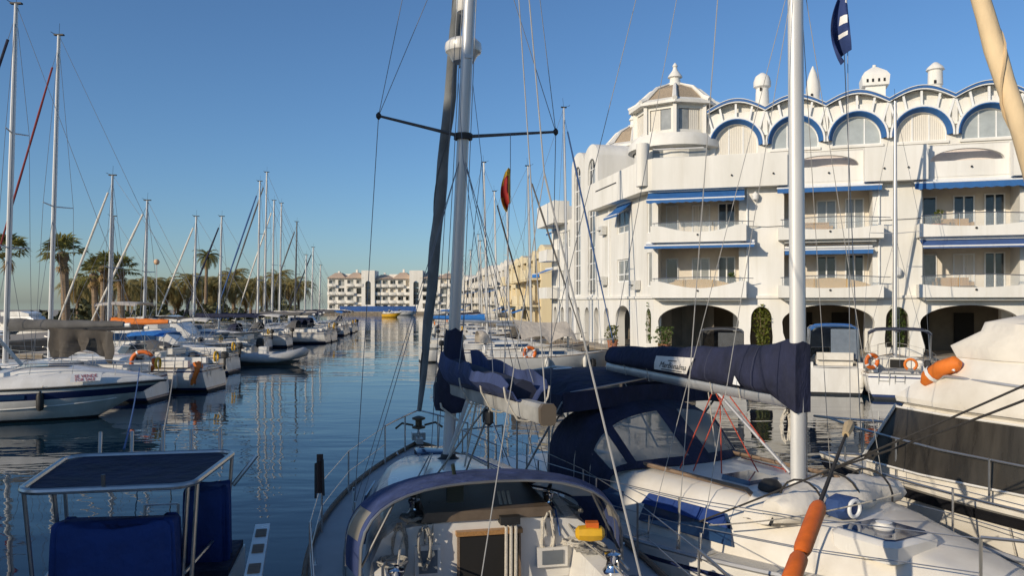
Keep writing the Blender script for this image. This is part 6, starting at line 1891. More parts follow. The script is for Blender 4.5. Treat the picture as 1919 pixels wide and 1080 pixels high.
for i in range(15):
    f = 0.02 + 0.84 * i / 14; c = ba.lerp(bb, f) + up * 0.07
    hh = 0.46 - 0.40 * f + 0.13 * f * f + 0.03 * math.sin(i * 1.2); w = 0.20 + 0.03 * math.sin(i * .8)
    g.append([c + sdv * (-w * 1.05) + up * hh, c + sdv * (-w * 1.15) + up * hh * .6, c + sdv * (-w * .8) + up * .08, c + sdv * (-.09) + up * 0.0, c + sdv * .09, c + sdv * w * .8 + up * .08, c + sdv * w * 1.15 + up * hh * .55, c + sdv * w * 1.0 + up * (hh * .92 + .02 * math.sin(i * 2.1))])
bag = MB().slab(g, 0.014).build('sail_bag', navy_lit, y1, angle=60)
sl = []
for i in range(12):
    f = 0.03 + 0.8 * i / 11; c = ba.lerp(bb, f); w = 0.13
    hh = (0.34 - 0.30 * f + 0.1 * f * f)
    sl.append([c + sdv * w * x + up * (.09 + hh * z + .02 * math.sin(i * 1.9 + x * 3)) for x, z in ((1, 0), (1.05, .5), (.6, .85), (0, .95), (-.6, .85), (-1.05, .5), (-1, 0))])
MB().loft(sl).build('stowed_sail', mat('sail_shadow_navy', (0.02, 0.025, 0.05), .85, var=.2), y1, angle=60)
for f in (.35, .62, .86):
    c = ba.lerp(bb, f)
    MB().tube([c + sdv * -.215 + up * .2, c + sdv * -.2 + up * .1, c + sdv * -.09 - up * .10, c - up * .12, c + sdv * .09 - up * .10, c + sdv * .2 + up * .1, c + sdv * .215 + up * .2], 0.010, 5).build('sail_tie', wire_pale, y1)
# mast wrap of canvas
mw = []
for z, wf, wa, wy in ((3.62, .13, .12, .12), (3.35, .16, .14, .14), (3.1, .24, .2, .20), (2.85, .27, .34, .26), (2.6, .26, .3, .25), (2.46, .22, .12, .21)):
    c = on_mast(z)
    mw.append([c + V((wf if x > 0 else wa, wy, 1)) * V((0, 0, 0)) + V((x * (wf if x > 0 else wa), y * wy, 0.03 * math.sin(5 * y + z * 4))) for x, y in ((1, 0), (.7, .75), (0, 1), (-.7, .75), (-1, 0), (-.7, -.75), (0, -1), (.7, -.75))])
mw = [[V(p) for p in r] for r in mw] if True else mw
MB().loft(mw, cap0=False, cap1=False).build('mast_wrap', navy_cloth, y1, angle=60)
MB().tube([on_mast(2.75) + V((-.05, .22, .2)), on_mast(2.55) + V((-.22, .16, .0)), on_mast(2.45) + V((-.25, -.1, -.1))], .016, 6).build('reef_line', wire_pale, y1)
MB().tube([mf + V((-.12, 0, .12)), ba.lerp(bb, .22) - up * .1], .028, 8).build('vang', alu_pale, y1)
for f, e in ((.30, (5.6, .2, 1.9)), (.34, (5.75, -.1, 1.9)), (.47, (5.2, .35, 1.9)), (.49, (5.2, -.3, 1.9)), (.52, (5.1, .0, 1.95))):
    MB().tube([ba.lerp(bb, f) - up * .1, V(e)], .012, 5).build('mainsheet_part', rope_grey if f > .4 else wire_pale, y1)
for f in (.47, .5): MB().lathe([(.01, -.09), (.045, -.06), (.05, 0), (.045, .06), (.01, .09)], 8, ba.lerp(bb, f) - up * .22).build('mainsheet_block', rubber, y1)
# aft rigging: topping lift, split backstay, lazy jacks
st = MB(); sp5 = I1 @ V((0.25, 6.2, 5.0))
st.tube([on_mast(13.9), sp5], .006, 5); st.tube([sp5, I1 @ V((1.03, 4.9, 1.3))], .008, 6); st.tube([sp5, I1 @ V((-0.35, 4.6, 1.3))], .004, 5)
st.tube([bb, on_mast(13.8)], .006, 5)
st.build('backstay', mat('grey_stay', (.36, .35, .33), .6), y1)
lj = MB()
for sd in (1, -1):
    j = on_mast(6.9).lerp(ba.lerp(bb, .5), .35) + V((0, sd * .12, .3))
    lj.tube([on_mast(7.0) + V((0, sd * .1, 0)), j], .004, 4); lj.tube([j, ba.lerp(bb, .35) + sdv * sd * -.22 + up * .3], .004, 4); lj.tube([j, ba.lerp(bb, .75) + sdv * sd * -.2 + up * .2], .004, 4)
for dy in (.06, -.05, .10): lj.tube([mf + V((-.1, dy * 2.5, .2)), on_mast(13.5) + V((-.06, dy, 0))], .005, 4)
lj.build('running_rigging', wire, y1)
fp = MB().tube([I1 @ U(600, 925, 8.7), I1 @ U(600, 852, 8.75)], .035, 8).build('rolled_ensign', mat('dark_brown_cloth', (.05, .03, .025), .9), y1)
gp = MB().tube([I1 @ U(592, 935, 8.6), I1 @ U(592, 870, 8.65), I1 @ U(605, 862, 8.7), I1 @ U(607, 930, 8.65)], .013, 6).build('boarding_gate', rubber, y1)
# yellow throwing bag on the coaming
yb_ = I1 @ U(1106, 1000, 7.75)
t = thing('throw_bag', 'yellow and orange rescue bag by the right winch inside the sprayhood', 'bag', A1 @ yb_)
MB().loft([[V((x, y * w, z * w * .8)) for y, z in ((1, 0), (.7, .7), (0, 1), (-.7, .7), (-1, 0), (-.7, -.7), (0, -1), (.7, -.7))] for x, w in ((-.14, .05), (-.11, .09), (0, .105), (.11, .09), (.14, .05))]).build('body', yellow, t)
MB().box((0.02, 0.0, .085), (.12, .1, .05)).build('flap', orange, t)

# ------------------------------------------------------------------ boat 2: yacht bow-to on the right
A2, I2, ang2 = frame((0.25, 14.96), (0.5, -0.866))
y2 = thing('sailing_yacht', 'white yacht on the right with thick silver mast, navy boom cover and dark navy sprayhood', 'sailboat', (0.25, 14.96, 0), ang2)
h = Hull(10.3, 3.5, 1.12, 1.42, draft=0.5, tw=0.82, bow=0.9, stern=-0.2, full=2.2, xm=0.42)
h.build(y2, [(('s', 0.10), gel), (('s', 0.15), navy_paint), (0.2, gel), (0.1, navy_paint), (-1, antifoul)], n=40)
h.deck(y2, gel_cream, n=40)
h.rail(y2, alu, 0.03, n=50)
coachroof(y2, [(3.2, 1.28, 1.12, 1.08, 1.70), (4.6, 1.30, 1.08, 1.10, 1.76), (6.2, 1.2, 0.95, 1.15, 1.78), (7.4, 1.0, 0.72, 1.2, 1.66), (8.4, 0.68, 0.45, 1.25, 1.50), (9.2, 0.3, 0.16, 1.3, 1.36)], gel_cream)
for (a, b, c_) in ((4.9, 6.4, smoke_glass), (3.6, 4.6, smoke_glass)):
    MB().prism([V((a, -1.255 if a > 4 else -1.28, 1.26)), V((b, -1.16 if b > 5 else -1.265, 1.30)), V((b - .12, -1.06 if b > 5 else -1.19, 1.52)), V((a + .06, -1.175 if a > 4 else -1.2, 1.52))], (0, -.03, 0)).build('cabin_window', c_, y2)
blue_cv = MB().prism([V((5.0, -1.30, 1.50)), V((6.35, -1.20, 1.50)), V((6.2, -1.10, 1.62)), V((5.05, -1.22, 1.62))], (0, -.02, .0)); blue_cv.build('window_cover', cover_blue, y2)
for (x0, x1, yy) in ((4.0, 6.3, -.82), (4.0, 6.3, .82)):
    MB().tube([V((x0, yy, 1.80)), V((x0 + .08, yy, 1.835)), V((x1 - .08, yy * .93, 1.845)), V((x1, yy * .93, 1.80))], (0.03), 6).build('handrail', teak, y2)
MB().loft([[V((x, yy * w + off, 1.80 + z)) for yy, z in ((1, -.02), (-1, -.02), (-.9, .07), (.9, .07))] for x, w, off in ((5.55, .26, -.25), (6.0, .26, -.25))]).build('deck_hatch', smoke_glass, y2)
MB().lathe([(.13, 0), (.14, .03), (.13, .08), (.08, .13), (.01, .145)], 16, (6.25, -.42, 1.8)).build('dorade_vent', rubber, y2)
fh = MB().loft([[V((7.72 + sx * a, -.42 + sy * a * 1.05, z)) for sx, sy in ((-1, -.8), (-.8, -1), (.8, -1), (1, -.8), (1, .8), (.8, 1), (-.8, 1), (-1, .8))] for a, z in ((.36, 1.50), (.37, 1.66), (.33, 1.70), (.30, 1.70))]).build('foredeck_hatch', gel, y2)
MB().loft([[V((7.72 + sx * a, -.42 + sy * a * 1.05, z)) for sx, sy in ((-1, -.8), (-.8, -1), (.8, -1), (1, -.8), (1, .8), (.8, 1), (-.8, 1), (-1, .8))] for a, z in ((.298, 1.69), (.296, 1.715))]).build('hatch_glass', smoke_glass, fh)
MB().lathe([(.1, 0), (.11, .02), (.07, .05), (.08, .07), (.02, .08)], 14, (7.72, -.42, 1.716)).build('hatch_fan', gel, fh)
# sprayhood of boat 2, windows forward
RG = [(2.9, 0.0, 1.36, 1.36, 1.12, 0.55), (3.55, 0.0, 1.34, 1.38, 1.16, 0.55), (3.95, 0.10, 1.28, 1.40, 1.05, 0.58), (4.75, 0.55, 1.22, 1.42, 0.40, 0.30)]
hood_panel(RG, 0.0, S2, -90, 90, 6, 22, navy_cloth, 'sprayhood_roof', y2)
for sd in (1, -1):
    hood_panel(RG, S2, S3, sd * 0, sd * 5, 4, 2, navy_cloth, 'sprayhood_strip', y2)
    hood_panel(RG, S2, S3, sd * 42, sd * 50, 4, 3, navy_cloth, 'sprayhood_strip', y2)
    hood_panel(RG, S2, S3, sd * 70, sd * 90, 4, 4, navy_cloth, 'sprayhood_strip', y2)
    hood_panel(RG, S2, 0.95, sd * 5, sd * 42, 4, 7, vinyl, 'sprayhood_window', y2, 0.006)
    hood_panel(RG, S2, 0.95, sd * 50, sd * 70, 4, 5, vinyl, 'sprayhood_window', y2, 0.006)
hood_panel(RG, 0.95, 1.0, -90, 90, 1, 22, navy_cloth, 'sprayhood_hem', y2, 0.02)
for s in (0.0, S1, S2):
    MB().tube([hood_surface(RG, s, a) - V((0, 0, 0.025)) for a in range(-90, 91, 9)], 0.013, 6).build('sprayhood_hoop', steel, y2)
bimini(y2, 1.0, 3.5, 1.5, 1.3, 2.72, navy_cloth, crown=0.2)
for sd in (1, -1): MB().slab([[V((x, sd * 1.5, z)) for x in (1.0, 1.8, 2.7, 3.5)] for z in (2.42, 2.70)], .012).build('bimini_valance', navy_cloth, y2)
MB().slab([[V((3.52, y, z - .03 * abs(y))) for y in (-1.5, -.8, 0, .8, 1.5)] for z in (2.5, 2.78)], .012).build('bimini_valance', navy_cloth, y2)
MB().slab([[V((x, yy, 2.955 - .02 * abs(yy))) for yy in (-.75, -.45)] for x in (2.1, 2.2)], .01).build('bimini_stripe', white_paint, y2)
ckp = MB(); ckp.box2((0.5, -.8, .9), (3.15, .8, 1.12)); ckp.build('cockpit', deck_grey, y2)
whl = MB(); whl.tube(arc((1.6, 0, 1.75), .45, 0, 345, 23, 'yz'), .016, 6, closed=True)
for a in range(0, 180, 60): whl.tube([V((1.6, .45 * math.cos(R(a)), 1.75 + .45 * math.sin(R(a)))), V((1.6, -.45 * math.cos(R(a)), 1.75 - .45 * math.sin(R(a))))], .012, 5)
whl.build('steering_wheel', steel, y2)
MB().loft([[V((1.6 + sx * a, sy * a, z)) for sx, sy in ((-1, -1), (1, -1), (1, 1), (-1, 1))] for a, z in ((.16, 1.1), (.13, 1.75), (.15, 1.95))]).build('steering_pedestal', gel, y2)
# mast and boom
mf = V((6.3, 0, 1.80)); mt = V((6.2, 0, 15.2))
MB().tube([mf.lerp(mt, i / 8) for i in range(9)], [(0.10, 0.080)] * 9, 16).build('mast', alu_pale, y2)
MB().lathe([(.2, 0), (.2, .03), (.13, .07), (.12, .12)], 14, mf - V((0, 0, .03))).build('mast_step', gel, y2)
ba = V((6.17, 0, 2.82)); bb = V((2.5, 0.06, 2.98))
MB().tube([ba.lerp(bb, f) for f in (0, .3, .7, 1)], [(0.06, 0.095)] * 4, 12).build('boom', alu, y2)
k = 18; rings = []
dr = (bb - ba).normalized(); sdv = dr.cross(V((0, 0, 1))).normalized()
for i in range(k + 1):
    f = -0.055 + 1.03 * i / k; c = ba + (bb - ba) * f
    hh = (0.66 - 0.41 * max(0, f) ** .7) * (1 + .03 * math.sin(i * 1.7)); w = (0.205 - .06 * f) * (1 + .05 * math.sin(i * 2.3)) * (0.62 + .38 * min(1, max(0, (f + .055) / .16)))
    dz = 0.07 - .16 * max(0, .05 - f) / .1; hh += (0.07 - dz)
    nf = max(0, 1 - (f + .055) / .13)
    rings.append([c + sdv * w * (x * (1 - nf) + math.copysign(min(1.0, abs(x) * 2.6), x) * nf) + up * (hh * y + dz) for x, y in ((.62, -.02), (1.0, .12), (1.02, .38), (.75, .72), (.35, .95), (0, 1.0), (-.35, .95), (-.75, .72), (-1.02, .38), (-1.0, .12), (-.62, -.02))])
MB().loft(rings).build('boom_cover', navy_cloth, y2, angle=60)
for i in (3, 7, 12, 16):
    MB().tube(rings[i], .005, 4).build('cover_seam', mat('seam_thread', (.05, .055, .09), .9), y2)
for f in (.2, .34, .7, .85):
    c = ba + (bb - ba) * f
    MB().tube([c + sdv * .12 + up * .10, c + sdv * .07 - up * .10, c - sdv * .07 - up * .10, c - sdv * .12 + up * .10], .006, 5).build('cover_toggle', wire_pale, y2)
# white patch with the maker's lettering on the cover
side_s = 1 if (A2.to_3x3() @ sdv).dot(V((-0.6, -1, 0))) > 0 else -1
def cov_pt(f, y, out=0.03):
    c = ba + (bb - ba) * f; hh = 0.66 - 0.41 * max(0, f) ** .7; w = 0.205 - .06 * f
    x = 1.06 if y < .4 else 1.06 - .27 * (y - .38) / .34
    return c + sdv * (side_s * (w * x * 1.02 + out)) + up * (hh * y + .07)
gp = [[cov_pt(.40 + .22 * i / 6 + (.03 * (1 - j / 4) if i == 0 else 0), .14 + .52 * j / 4) for j in range(5)] for i in range(7)]
pt_ = MB().slab(gp, .006).build('logo_patch', mat('patch_cloth', (.70, .66, .60), .8), y2, angle=60)
o_ = cov_pt(.51, .26, .04); ex = (cov_pt(.40, .2, .036) - cov_pt(.62, .2, .036)); ey = cov_pt(.51, .5, .036) - cov_pt(.51, .2, .036)
if (A2.to_3x3() @ ex).x < 0: ex = -ex
text_mesh('MarBenalma', 0.115, ink, 'lettering', pt_, basis(o_, ex, ey), 0.001, shear=0.35)
MB().beam(cov_pt(.575, .19, .038), cov_pt(.455, .19, .038), .004, .012).build('underline', ink, pt_)
MB().beam(cov_pt(.54, .52, .038), cov_pt(.49, .52, .038), .004, .012).build('swash', ink, pt_)
MB().slab([[cov_pt(.155, .08), cov_pt(.18, .28)], [cov_pt(.19, .08), cov_pt(.182, .281)]], .004).build('cover_gap', white_paint, y2)
# vang and sheet ropes
for i, (f, e, m_) in enumerate(((.30, (5.05, -.5, 1.82), rope_red), (.32, (5.35, -.3, 1.82), rope_red), (.34, (5.6, .1, 1.82), rope_red), (.36, (4.85, -.55, 1.82), rope_red), (.38, (4.75, .2, 1.9), wire_pale), (.27, (6.12, 0, 1.95), rope_red))):
    MB().tube([ba.lerp(bb, f) - up * .1, V(e)], .0085, 5).build('sheet_rope', m_, y2)
MB().tube([ba.lerp(bb, .33) - up * .08, V((6.18, 0, 1.95))], .022, 8).build('vang', alu, y2)
for dy in (.1, .13): MB().tube([mf + V((.02, dy, .05)), mt + V((0, dy * .6, -1))], .007, 5).build('halyard', rope_red if dy < .12 else wire_pale, y2)
MB().tube([mf + V((.05, .12, .04)), V((6.0, .5, 1.83)), V((4.8, .62, 1.84))], .008, 5).build('halyard_tail', rope_red, y2)
coil(y2, mf + V((-.10, -.10, .72)), .13, 6, wire_pale, 'halyard_coil', 11, vert=((.5, .8, 0), (.8, -.5, 0)), tr=.012)
# rigging
sh = MB()
for sd in (1, -1):
    ch = V((6.0, sd * 1.62, 1.25)); tp = V((6.1, sd * 1.0, 8.5))
    MB().tube([V((6.28, 0, 8.4)), tp], [.028, .02], 6).build('spreader', alu, y2)
    sh.tube([ch, tp], .006, 5); sh.tube([tp, mt - V((0, 0, .4))], .006, 5); sh.tube([ch + V((.35, 0, 0)), V((6.3, 0, 8.2))], .0045, 5); sh.tube([ch + V((-.5, 0, 0)), V((6.3, 0, 8.2))], .0045, 5)
sh.tube([bb, mt - V((0, 0, .1))], .005, 5); sh.tube([V((.1, 0, 1.5)), mt], .006, 5)
sh.build('shroud', mat('grey_stay', (.36, .35, .33), .6), y2)
for sd in (1, -1):
    for dx in (0, .35, -.5): MB().tube([V((6.0 + dx, sd * 1.62, 1.2)), V((6.0 + dx, sd * 1.6, 1.5))], .013, 6).build('turnbuckle', chrome, y2)
fb = V((9.95, -.05, 1.55)); fa = mt - V((0, 0, .2)); pts = []; rr = []
for i in range(41):
    f = .03 + .94 * i / 40; pts.append(fb.lerp(fa, f) + V((.012 * math.sin(i * 1.3), .012 * math.cos(i), 0))); rr.append((.05 + .045 * min(1, f * 5) * (1 - .35 * f)) * (.96 + .07 * math.sin(i * 1.9)))
fj = MB().tube(pts, rr, 12).build('furled_jib', sail_tan, y2)
q = [];
for i in range(110):
    f = .04 + .92 * i / 109; a = i * .5; r0 = .05 + .045 * min(1, f * 5) * (1 - .35 * f)
    q.append(fb.lerp(fa, f) + V((r0 * math.cos(a), r0 * math.sin(a), 0)))
MB().tube(q, .012, 5).build('sail_leech', mat('leech_cream', (.62, .46, .27), .8), fj)
lifelines(h, y2, 0.16, 0.86, 6, hgt=0.62, r=0.013, pushpit=True)
ns = mat('nonskid_panel', (.60, .57, .50), .85, var=.06, scale=2, bump=.5, bscale=160)
for sd in (1, -1):
    for i in range(6):
        t0_, t1_ = .30 + .105 * i, .30 + .105 * (i + 1) - .008
        MB().slab([[V((t * 10.3, sd * yy, h.sheer(t) - .005 + .05 * (1 - (yy / h.half(t)) ** 2))) for yy in (h.half(t) - .13, max(h.half(t) * .78, h.half(t) - .40))] for t in (t0_, (t0_ + t1_) / 2, t1_)], .012).build('nonskid_panel', ns, y2)
for (xa, xb) in ((4.85, 5.45), (8.45, 9.1)):
    pass
# kit on deck
sbag = thing('sail_sack', 'crumpled cream sailcloth heap lashed at the foot of the thick silver mast', 'sail', A2 @ V((6.85, -.05, 1.70)), ang2)
rnd = random.Random(5); rings = []
for i in range(15):
    f = i / 14; yy = -1.0 + 2.0 * f; R0 = .24 * math.sin(math.pi * (.08 + .84 * f)) ** .5
    rings.append([V(((R0 * 1.2) * math.cos(R(a)) * (1 + .10 * math.sin(3 * a + i)) + .05 * math.sin(i), yy, max(-.06, .08 + R0 * math.sin(R(a)) * (1 + .13 * math.sin(i * 2.1 + a * .05)))) ) for a in range(0, 360, 30)])
MB().loft(rings).build('sailcloth', cream_cloth, sbag, angle=70)
ls = MB()
for f in (-.55, 0.05, .6): ls.tube([V((.3 * math.cos(R(a)), f, .09 + .27 * math.sin(R(a)))) for a in range(-10, 191, 20)], .012, 5)
ls.build('lashing', rope_dark, sbag)
kb = thing('kit_bag', 'round-ended blue bag with a white ring beside the cream sail heap', 'bag', A2 @ V((7.22, -.38, 1.70)), ang2)
MB().loft([[V((x, y * w, .12 + z * w * .6)) for y, z in ((1, 0), (.7, .7), (0, 1), (-.7, .7), (-1, 0), (-.7, -.7), (0, -1), (.7, -.7))] for x, w in ((-.14, .12), (-.1, .21), (.06, .22), (.12, .15))]).build('body', mat('blue_bag', (.03, .07, .2), .7, bump=.4), kb)
MB().tube([V((.13 + 0 * a, .085 * math.cos(R(a)), .13 + .085 * math.sin(R(a)))) for a in range(0, 360, 20)], .022, 8, closed=True).build('ring', white_paint, kb)
cw = thing('canvas_ventilator', 'folded cream canvas ventilator with dark straps on the right yacht deck', 'ventilator', A2 @ V((6.65, -.85, 1.60)), ang2)
MB().slab([[V((-.2 + .4 * i / 4, -.22 + .44 * j / 5, .02 + .26 * math.sin(math.pi * j / 5) * (1 - .25 * (i / 4)) + .02 * math.sin(i * 2 + j))) for j in range(6)] for i in range(5)], .02).build('canvas', cream_cloth, cw, angle=60)
MB().tube([V((.2, -.24, .03)), V((.21, -.1, .24)), V((.21, .1, .24)), V((.2, .24, .03))], .016, 5).build('strap', rubber, cw)

# ------------------------------------------------------------------ motor yacht at the right edge
A3, I3, ang3 = frame((12.0, 4.24), (-0.65, 0.76))
y3 = thing('motor_yacht', 'white motor yacht at the right edge with dark wrap windscreen and cream flybridge cover', 'motorboat', (12.0, 4.24, 0), ang3)
h3 = Hull(11.0, 3.5, 1.55, 1.62, draft=.5, tw=.92, bow=1.1, full=2.2, xm=.5, q0=3.2, q1=1.4, dip=0)
h3.build(y3, [(('s', .08), gel_cream), (0.16, gel_cream), (-1, antifoul)], n=40)
h3.deck(y3, gel_cream, n=40)
rb = MB()
for sd in (1, -1):
    g = [[h3.pt(t, h3.sheer(t) - dz, sd, .03) for dz in (.06, .19)] for t in [i / 40 for i in range(41)]]
    rb.slab(g, .05)
rb.build('rub_rail', black_paint, y3)
h3.rail(y3, steel, .018, 'gunwale_trim', dz=.02, n=40)
ob_ = [(10.05, 0.0), (10.0, .55), (9.0, 1.0), (7.8, 1.28), (5.0, 1.42), (2.2, 1.42)]
ot_ = [(9.62, 0.0), (9.5, .50), (8.75, .88), (7.8, 1.18), (5.0, 1.32), (2.4, 1.32)]
def ringo(o, z, g=0.0):
    pr = [V((x + (g if x > 8 else 0), y + (g if y > 0 else 0), z)) for x, y in o]
    return pr[1:] + [V((p.x, -p.y, p.z)) for p in reversed(pr[1:])]
MB().loft([ringo(ob_, 1.58), ringo(ob_, 1.70), ringo(ot_, 2.58), ringo(ot_, 2.62, .05)]).build('deckhouse', gel_cream, y3)
def sidept(o1, o2, k, f, zz0, zz1, out, sd):
    a = V((*o1[k], 0)).lerp(V((*o2[k], 0)), f); z = zz0 + (zz1 - zz0) * f
    return V((a.x + (out if k < 3 else 0), sd * (a.y + out), z))
for sd in (1, -1):
    g = [[sidept(ob_, ot_, k, f, 1.70, 2.58, .05, sd) for k in range(1, 6)] for f in (.08, .5, .95)]
    MB().slab(g, .012).build('side_window', tint_mesh, y3, angle=50)
    MB().tube([sidept(ob_, ot_, 1, f, 1.70, 2.58, .07, sd) for f in (0, .5, 1)], .022, 6).build('window_post', alu_pale, y3)
g = [[V((x + .075, y, z)) for y in (-.5 , -.25, 0, .25, .5)] for x, z in ((9.98, 1.77), (9.78, 2.15), (9.55, 2.54))]
MB().slab(g, .012).build('windscreen', tint_mesh, y3)
o3 = [(9.0, 0.0), (8.9, .55), (8.3, .92), (7.4, 1.15), (5.0, 1.28), (2.6, 1.28)]
o4 = [(8.85, 0.0), (8.75, .55), (8.2, .9), (7.3, 1.1), (5.0, 1.22), (2.8, 1.22)]
MB().loft([ringo(ot_, 2.63, .07), ringo(ot_, 2.70, .08), ringo(o3, 3.22), ringo(o4, 3.30)]).build('flybridge', gel_cream, y3)
o5 = [(8.6, 0.0), (8.45, .5), (8.0, .8), (7.0, 1.0), (5.0, 1.1), (3.0, 1.1)]
def dens(r, z, amp):
    out = []
    for i_ in range(len(r)):
        a_, b_ = r[i_], r[(i_ + 1) % len(r)]
        for q_ in range(6):
            p_ = a_.lerp(b_, q_ / 6); out.append(V((p_.x + amp * math.sin(p_.x * 9 + p_.y * 3), p_.y * (1 + amp * math.sin(p_.x * 7)), z + amp * .8 * math.sin(p_.x * 5 + p_.y * 4))))
    return out
tp_ = [dens(ringo(o4, 3.28, .03), 3.28, .0), dens(ringo(o3, 3.42, -.02), 3.42, .012), dens(ringo(o5, 3.62, .04), 3.62, .02), dens(ringo(o5, 3.72), 3.74, .02)]
top = [V((6.6 + .78 * (p.x - 6.6), p.y * .55, 3.84 + .04 * math.sin(p.x * 3))) for p in dens(ringo(o5, 3.72), 3.72, .02)]
MB().loft(tp_ + [top]).build('flybridge_cover', cream_cloth, y3, angle=60)
MB().tube([V((8.95, .72, 2.98)), V((8.85, .80, 3.04)), V((7.6, 1.20, 2.98)), V((6.0, 1.36, 2.96))], .022, 8).build('grab_rail', alu, y3)
MB().box((9.08, .56, 2.98), (.12, .05, .06)).build('horn', alu, y3)
for k in range(4):
    x = 6.9 - .45 * k
    for (dx, dz, w, hh) in ((0, 0, .03, .3), (.16, 0, .03, .3)):
        pass
p_ = h3.pt(.655, 1.18, 1, .012); p2_ = h3.pt(.625, 1.18, 1, .012)
ex = (p2_ - p_).normalized(); ey = (h3.pt(.655, 1.35, 1, .012) - p_).normalized()
text_mesh('HHH', .34, mat('tan_letter', (.45, .36, .24), .6), 'hull_lettering', y3, basis(p_ + (ex.cross(ey)) * .012, ex, ey), .002, align='LEFT')
MB().tube([h3.edge(t, 1) + V((0, 0, hh)) for t, hh in ((.62, .5), (.8, .52), (.92, .55), (.985, .58))] + [V((11.1, 0, 2.2))] + [h3.edge(t, -1) + V((0, 0, hh)) for t, hh in ((.985, .58), (.92, .55), (.8, .52), (.62, .5))], .018, 8).build('bow_rail', steel, y3)
for t in (.62, .74, .86, .95):
    for sd in (1, -1): MB().tube([h3.edge(t, sd), h3.edge(t, sd) + V((0, 0, .53))], .014, 6).build('rail_stanchion', steel, y3)
for sd in (1, -1):
    for f in (.06, .965):
        MB().tube([sidept(ob_, ot_, k, f, 1.70, 2.58, .062, sd) for k in range(1, 6)], .016, 6).build('window_frame', gel, y3)
    q_ = [sidept(ob_, ot_, 3, f, 1.70, 2.58, .066, sd) - V((.55 + .25 * (1 - f) ** 2, 0, 0)) for f in (.06, .3, .6, .965)]
    MB().tube(q_, .02, 6).build('window_mullion', mat('grey_mullion', (.25, .24, .22), .5), y3)
MB().lathe([(.02, 0), (.09, .01), (.1, .05), (.07, .1), (.02, .12)], 12, (8.95, -.2, 3.25)).build('search_light', steel, y3)
for k_, (x_, z_) in enumerate(((7.9, 1.28), (5.6, 1.40))):
    MB().tube([h3.pt(x_ / 11, 1.38, 1, .04), h3.pt(x_ / 11, 1.0, 1, .05)], .012, 6).build('fender_lanyard', wire_pale, y3)
sv = thing('rescue_sling', 'bright orange rescue sling with white band on the motor yacht flybridge corner', 'lifebuoy', (0, 0, 0))
pa = U(1732, 714, 10.75); pb_ = U(1800, 682, 10.25)
pts = [pa + V((0, 0, -.04)), pa.lerp(pb_, .12) + V((0, 0, .02)), pa.lerp(pb_, .5) + V((0, 0, .05)), pa.lerp(pb_, .88) + V((0, 0, .03)), pb_ + V((0, 0, .0))]
MB().tube(pts, [.05, .10, .11, .10, .04], 10).build('float', orange_cloth, sv)
MB().tube([pa.lerp(pb_, .22) + V((0, 0, .03)), pa.lerp(pb_, .30) + V((0, 0, .04))], .116, 10, caps=False).build('band', white_paint, sv)
MB().tube([pa.lerp(pb_, .62) + V((0, -.1, .03)), pa.lerp(pb_, .68) + V((0, -.13, .0)), pa.lerp(pb_, .74) + V((0, -.1, .05))], .02, 6).build('strap', white_paint, sv)

# ------------------------------------------------------------------ small open boat with T-top, lower left
A4, I4, ang4 = frame((-3.33, 4.6), (-0.185, 0.983))
y4 = thing('console_boat', 'small open boat with navy canvas top on silver tube frame at lower left', 'motorboat', (-3.33, 4.6, 0), ang4)
h4 = Hull(6.2, 2.3, .78, 1.0, draft=.35, tw=.9, bow=.8, full=2.3, xm=.42, q0=3, q1=1.5, dip=.02)
h4.build(y4, [(('s', .1), gel), (0.1, gel), (-1, antifoul)], n=24)
h4.rail(y4, rubber, .03, 'rub_rail', dz=-.04, inset=-.01)
g = [[V((t * 6.2, sd * (h4.half(t) - ins), h4.sheer(t) - .005)) for sd, ins in ((1, 0), (1, .22))] for t in [i / 16 for i in range(16)]]
MB().slab(g, .03).build('gunwale', gel, y4)
g = [[V((t * 6.2, -(h4.half(t) - ins), h4.sheer(t) - .005)) for ins in (0, .22)] for t in [i / 16 for i in range(16)]]
MB().slab(g, .03).build('gunwale', gel, y4)
MB().slab([[V((t * 6.2, yy * max(.02, h4.half(t) - .15), .42)) for yy in (-1, 0, 1)] for t in [i / 12 for i in range(12)]], .03).build('deck', deck_grey, y4)
MB().slab([[V((t * 6.2, yy * max(.01, h4.half(t)), h4.sheer(t) + .0)) for yy in (-1, 0, 1)] for t in (.74, .82, .9, .96, 1.0)], .03).build('foredeck', gel, y4)
x0, x1, w0, w1, tz = 3.15, 4.98, .80, .92, 2.2
crn = []
def rrect(x0, x1, w0, w1, r, z):
    out = []
    for (cx, cy, a0) in ((x1 - r, w1 - r, 0), (x0 + r, w0 - r, 90), (x0 + r, -w0 + r, 180), (x1 - r, -w1 + r, 270)):
        for a in range(0, 91, 18): out.append(V((cx + r * math.cos(R(a0 + a)), cy + r * math.sin(R(a0 + a)), z)))
    return out
MB().tube(rrect(x0, x1, w0, w1, .22, tz), .032, 8, closed=True).build('top_frame', steel, y4)
cl = MB(); g = []
for i in range(9):
    x = x0 + .03 + (x1 - x0 - .06) * i / 8; w = w0 + (w1 - w0) * i / 8
    e = min(i, 8 - i); ww = w - .03 - (.14 if e == 0 else (.03 if e == 1 else 0))
    g.append([V((x, ww * (-1 + 2 * j / 8), tz - .01 - .035 * math.sin(math.pi * i / 8) * math.sin(math.pi * j / 8))) for j in range(9)])
cl.slab(g, .012).build('canvas_top', navy_cloth, y4)
cl2 = MB(); lace = []
for i, p in enumerate(rrect(x0, x1, w0, w1, .22, tz)):
    pass
for (x, w, lx) in ((x0 + .22, w0, .1), (x0 + .55, w0 - .15, .1), (x1 - .2, w1, -.05)):
    for sd in (1, -1):
        MB().tube([V((x + lx, sd * (w - .12), .42)), V((x, sd * (w - .0), tz - .02))], .022, 8).build('frame_leg', steel, y4)
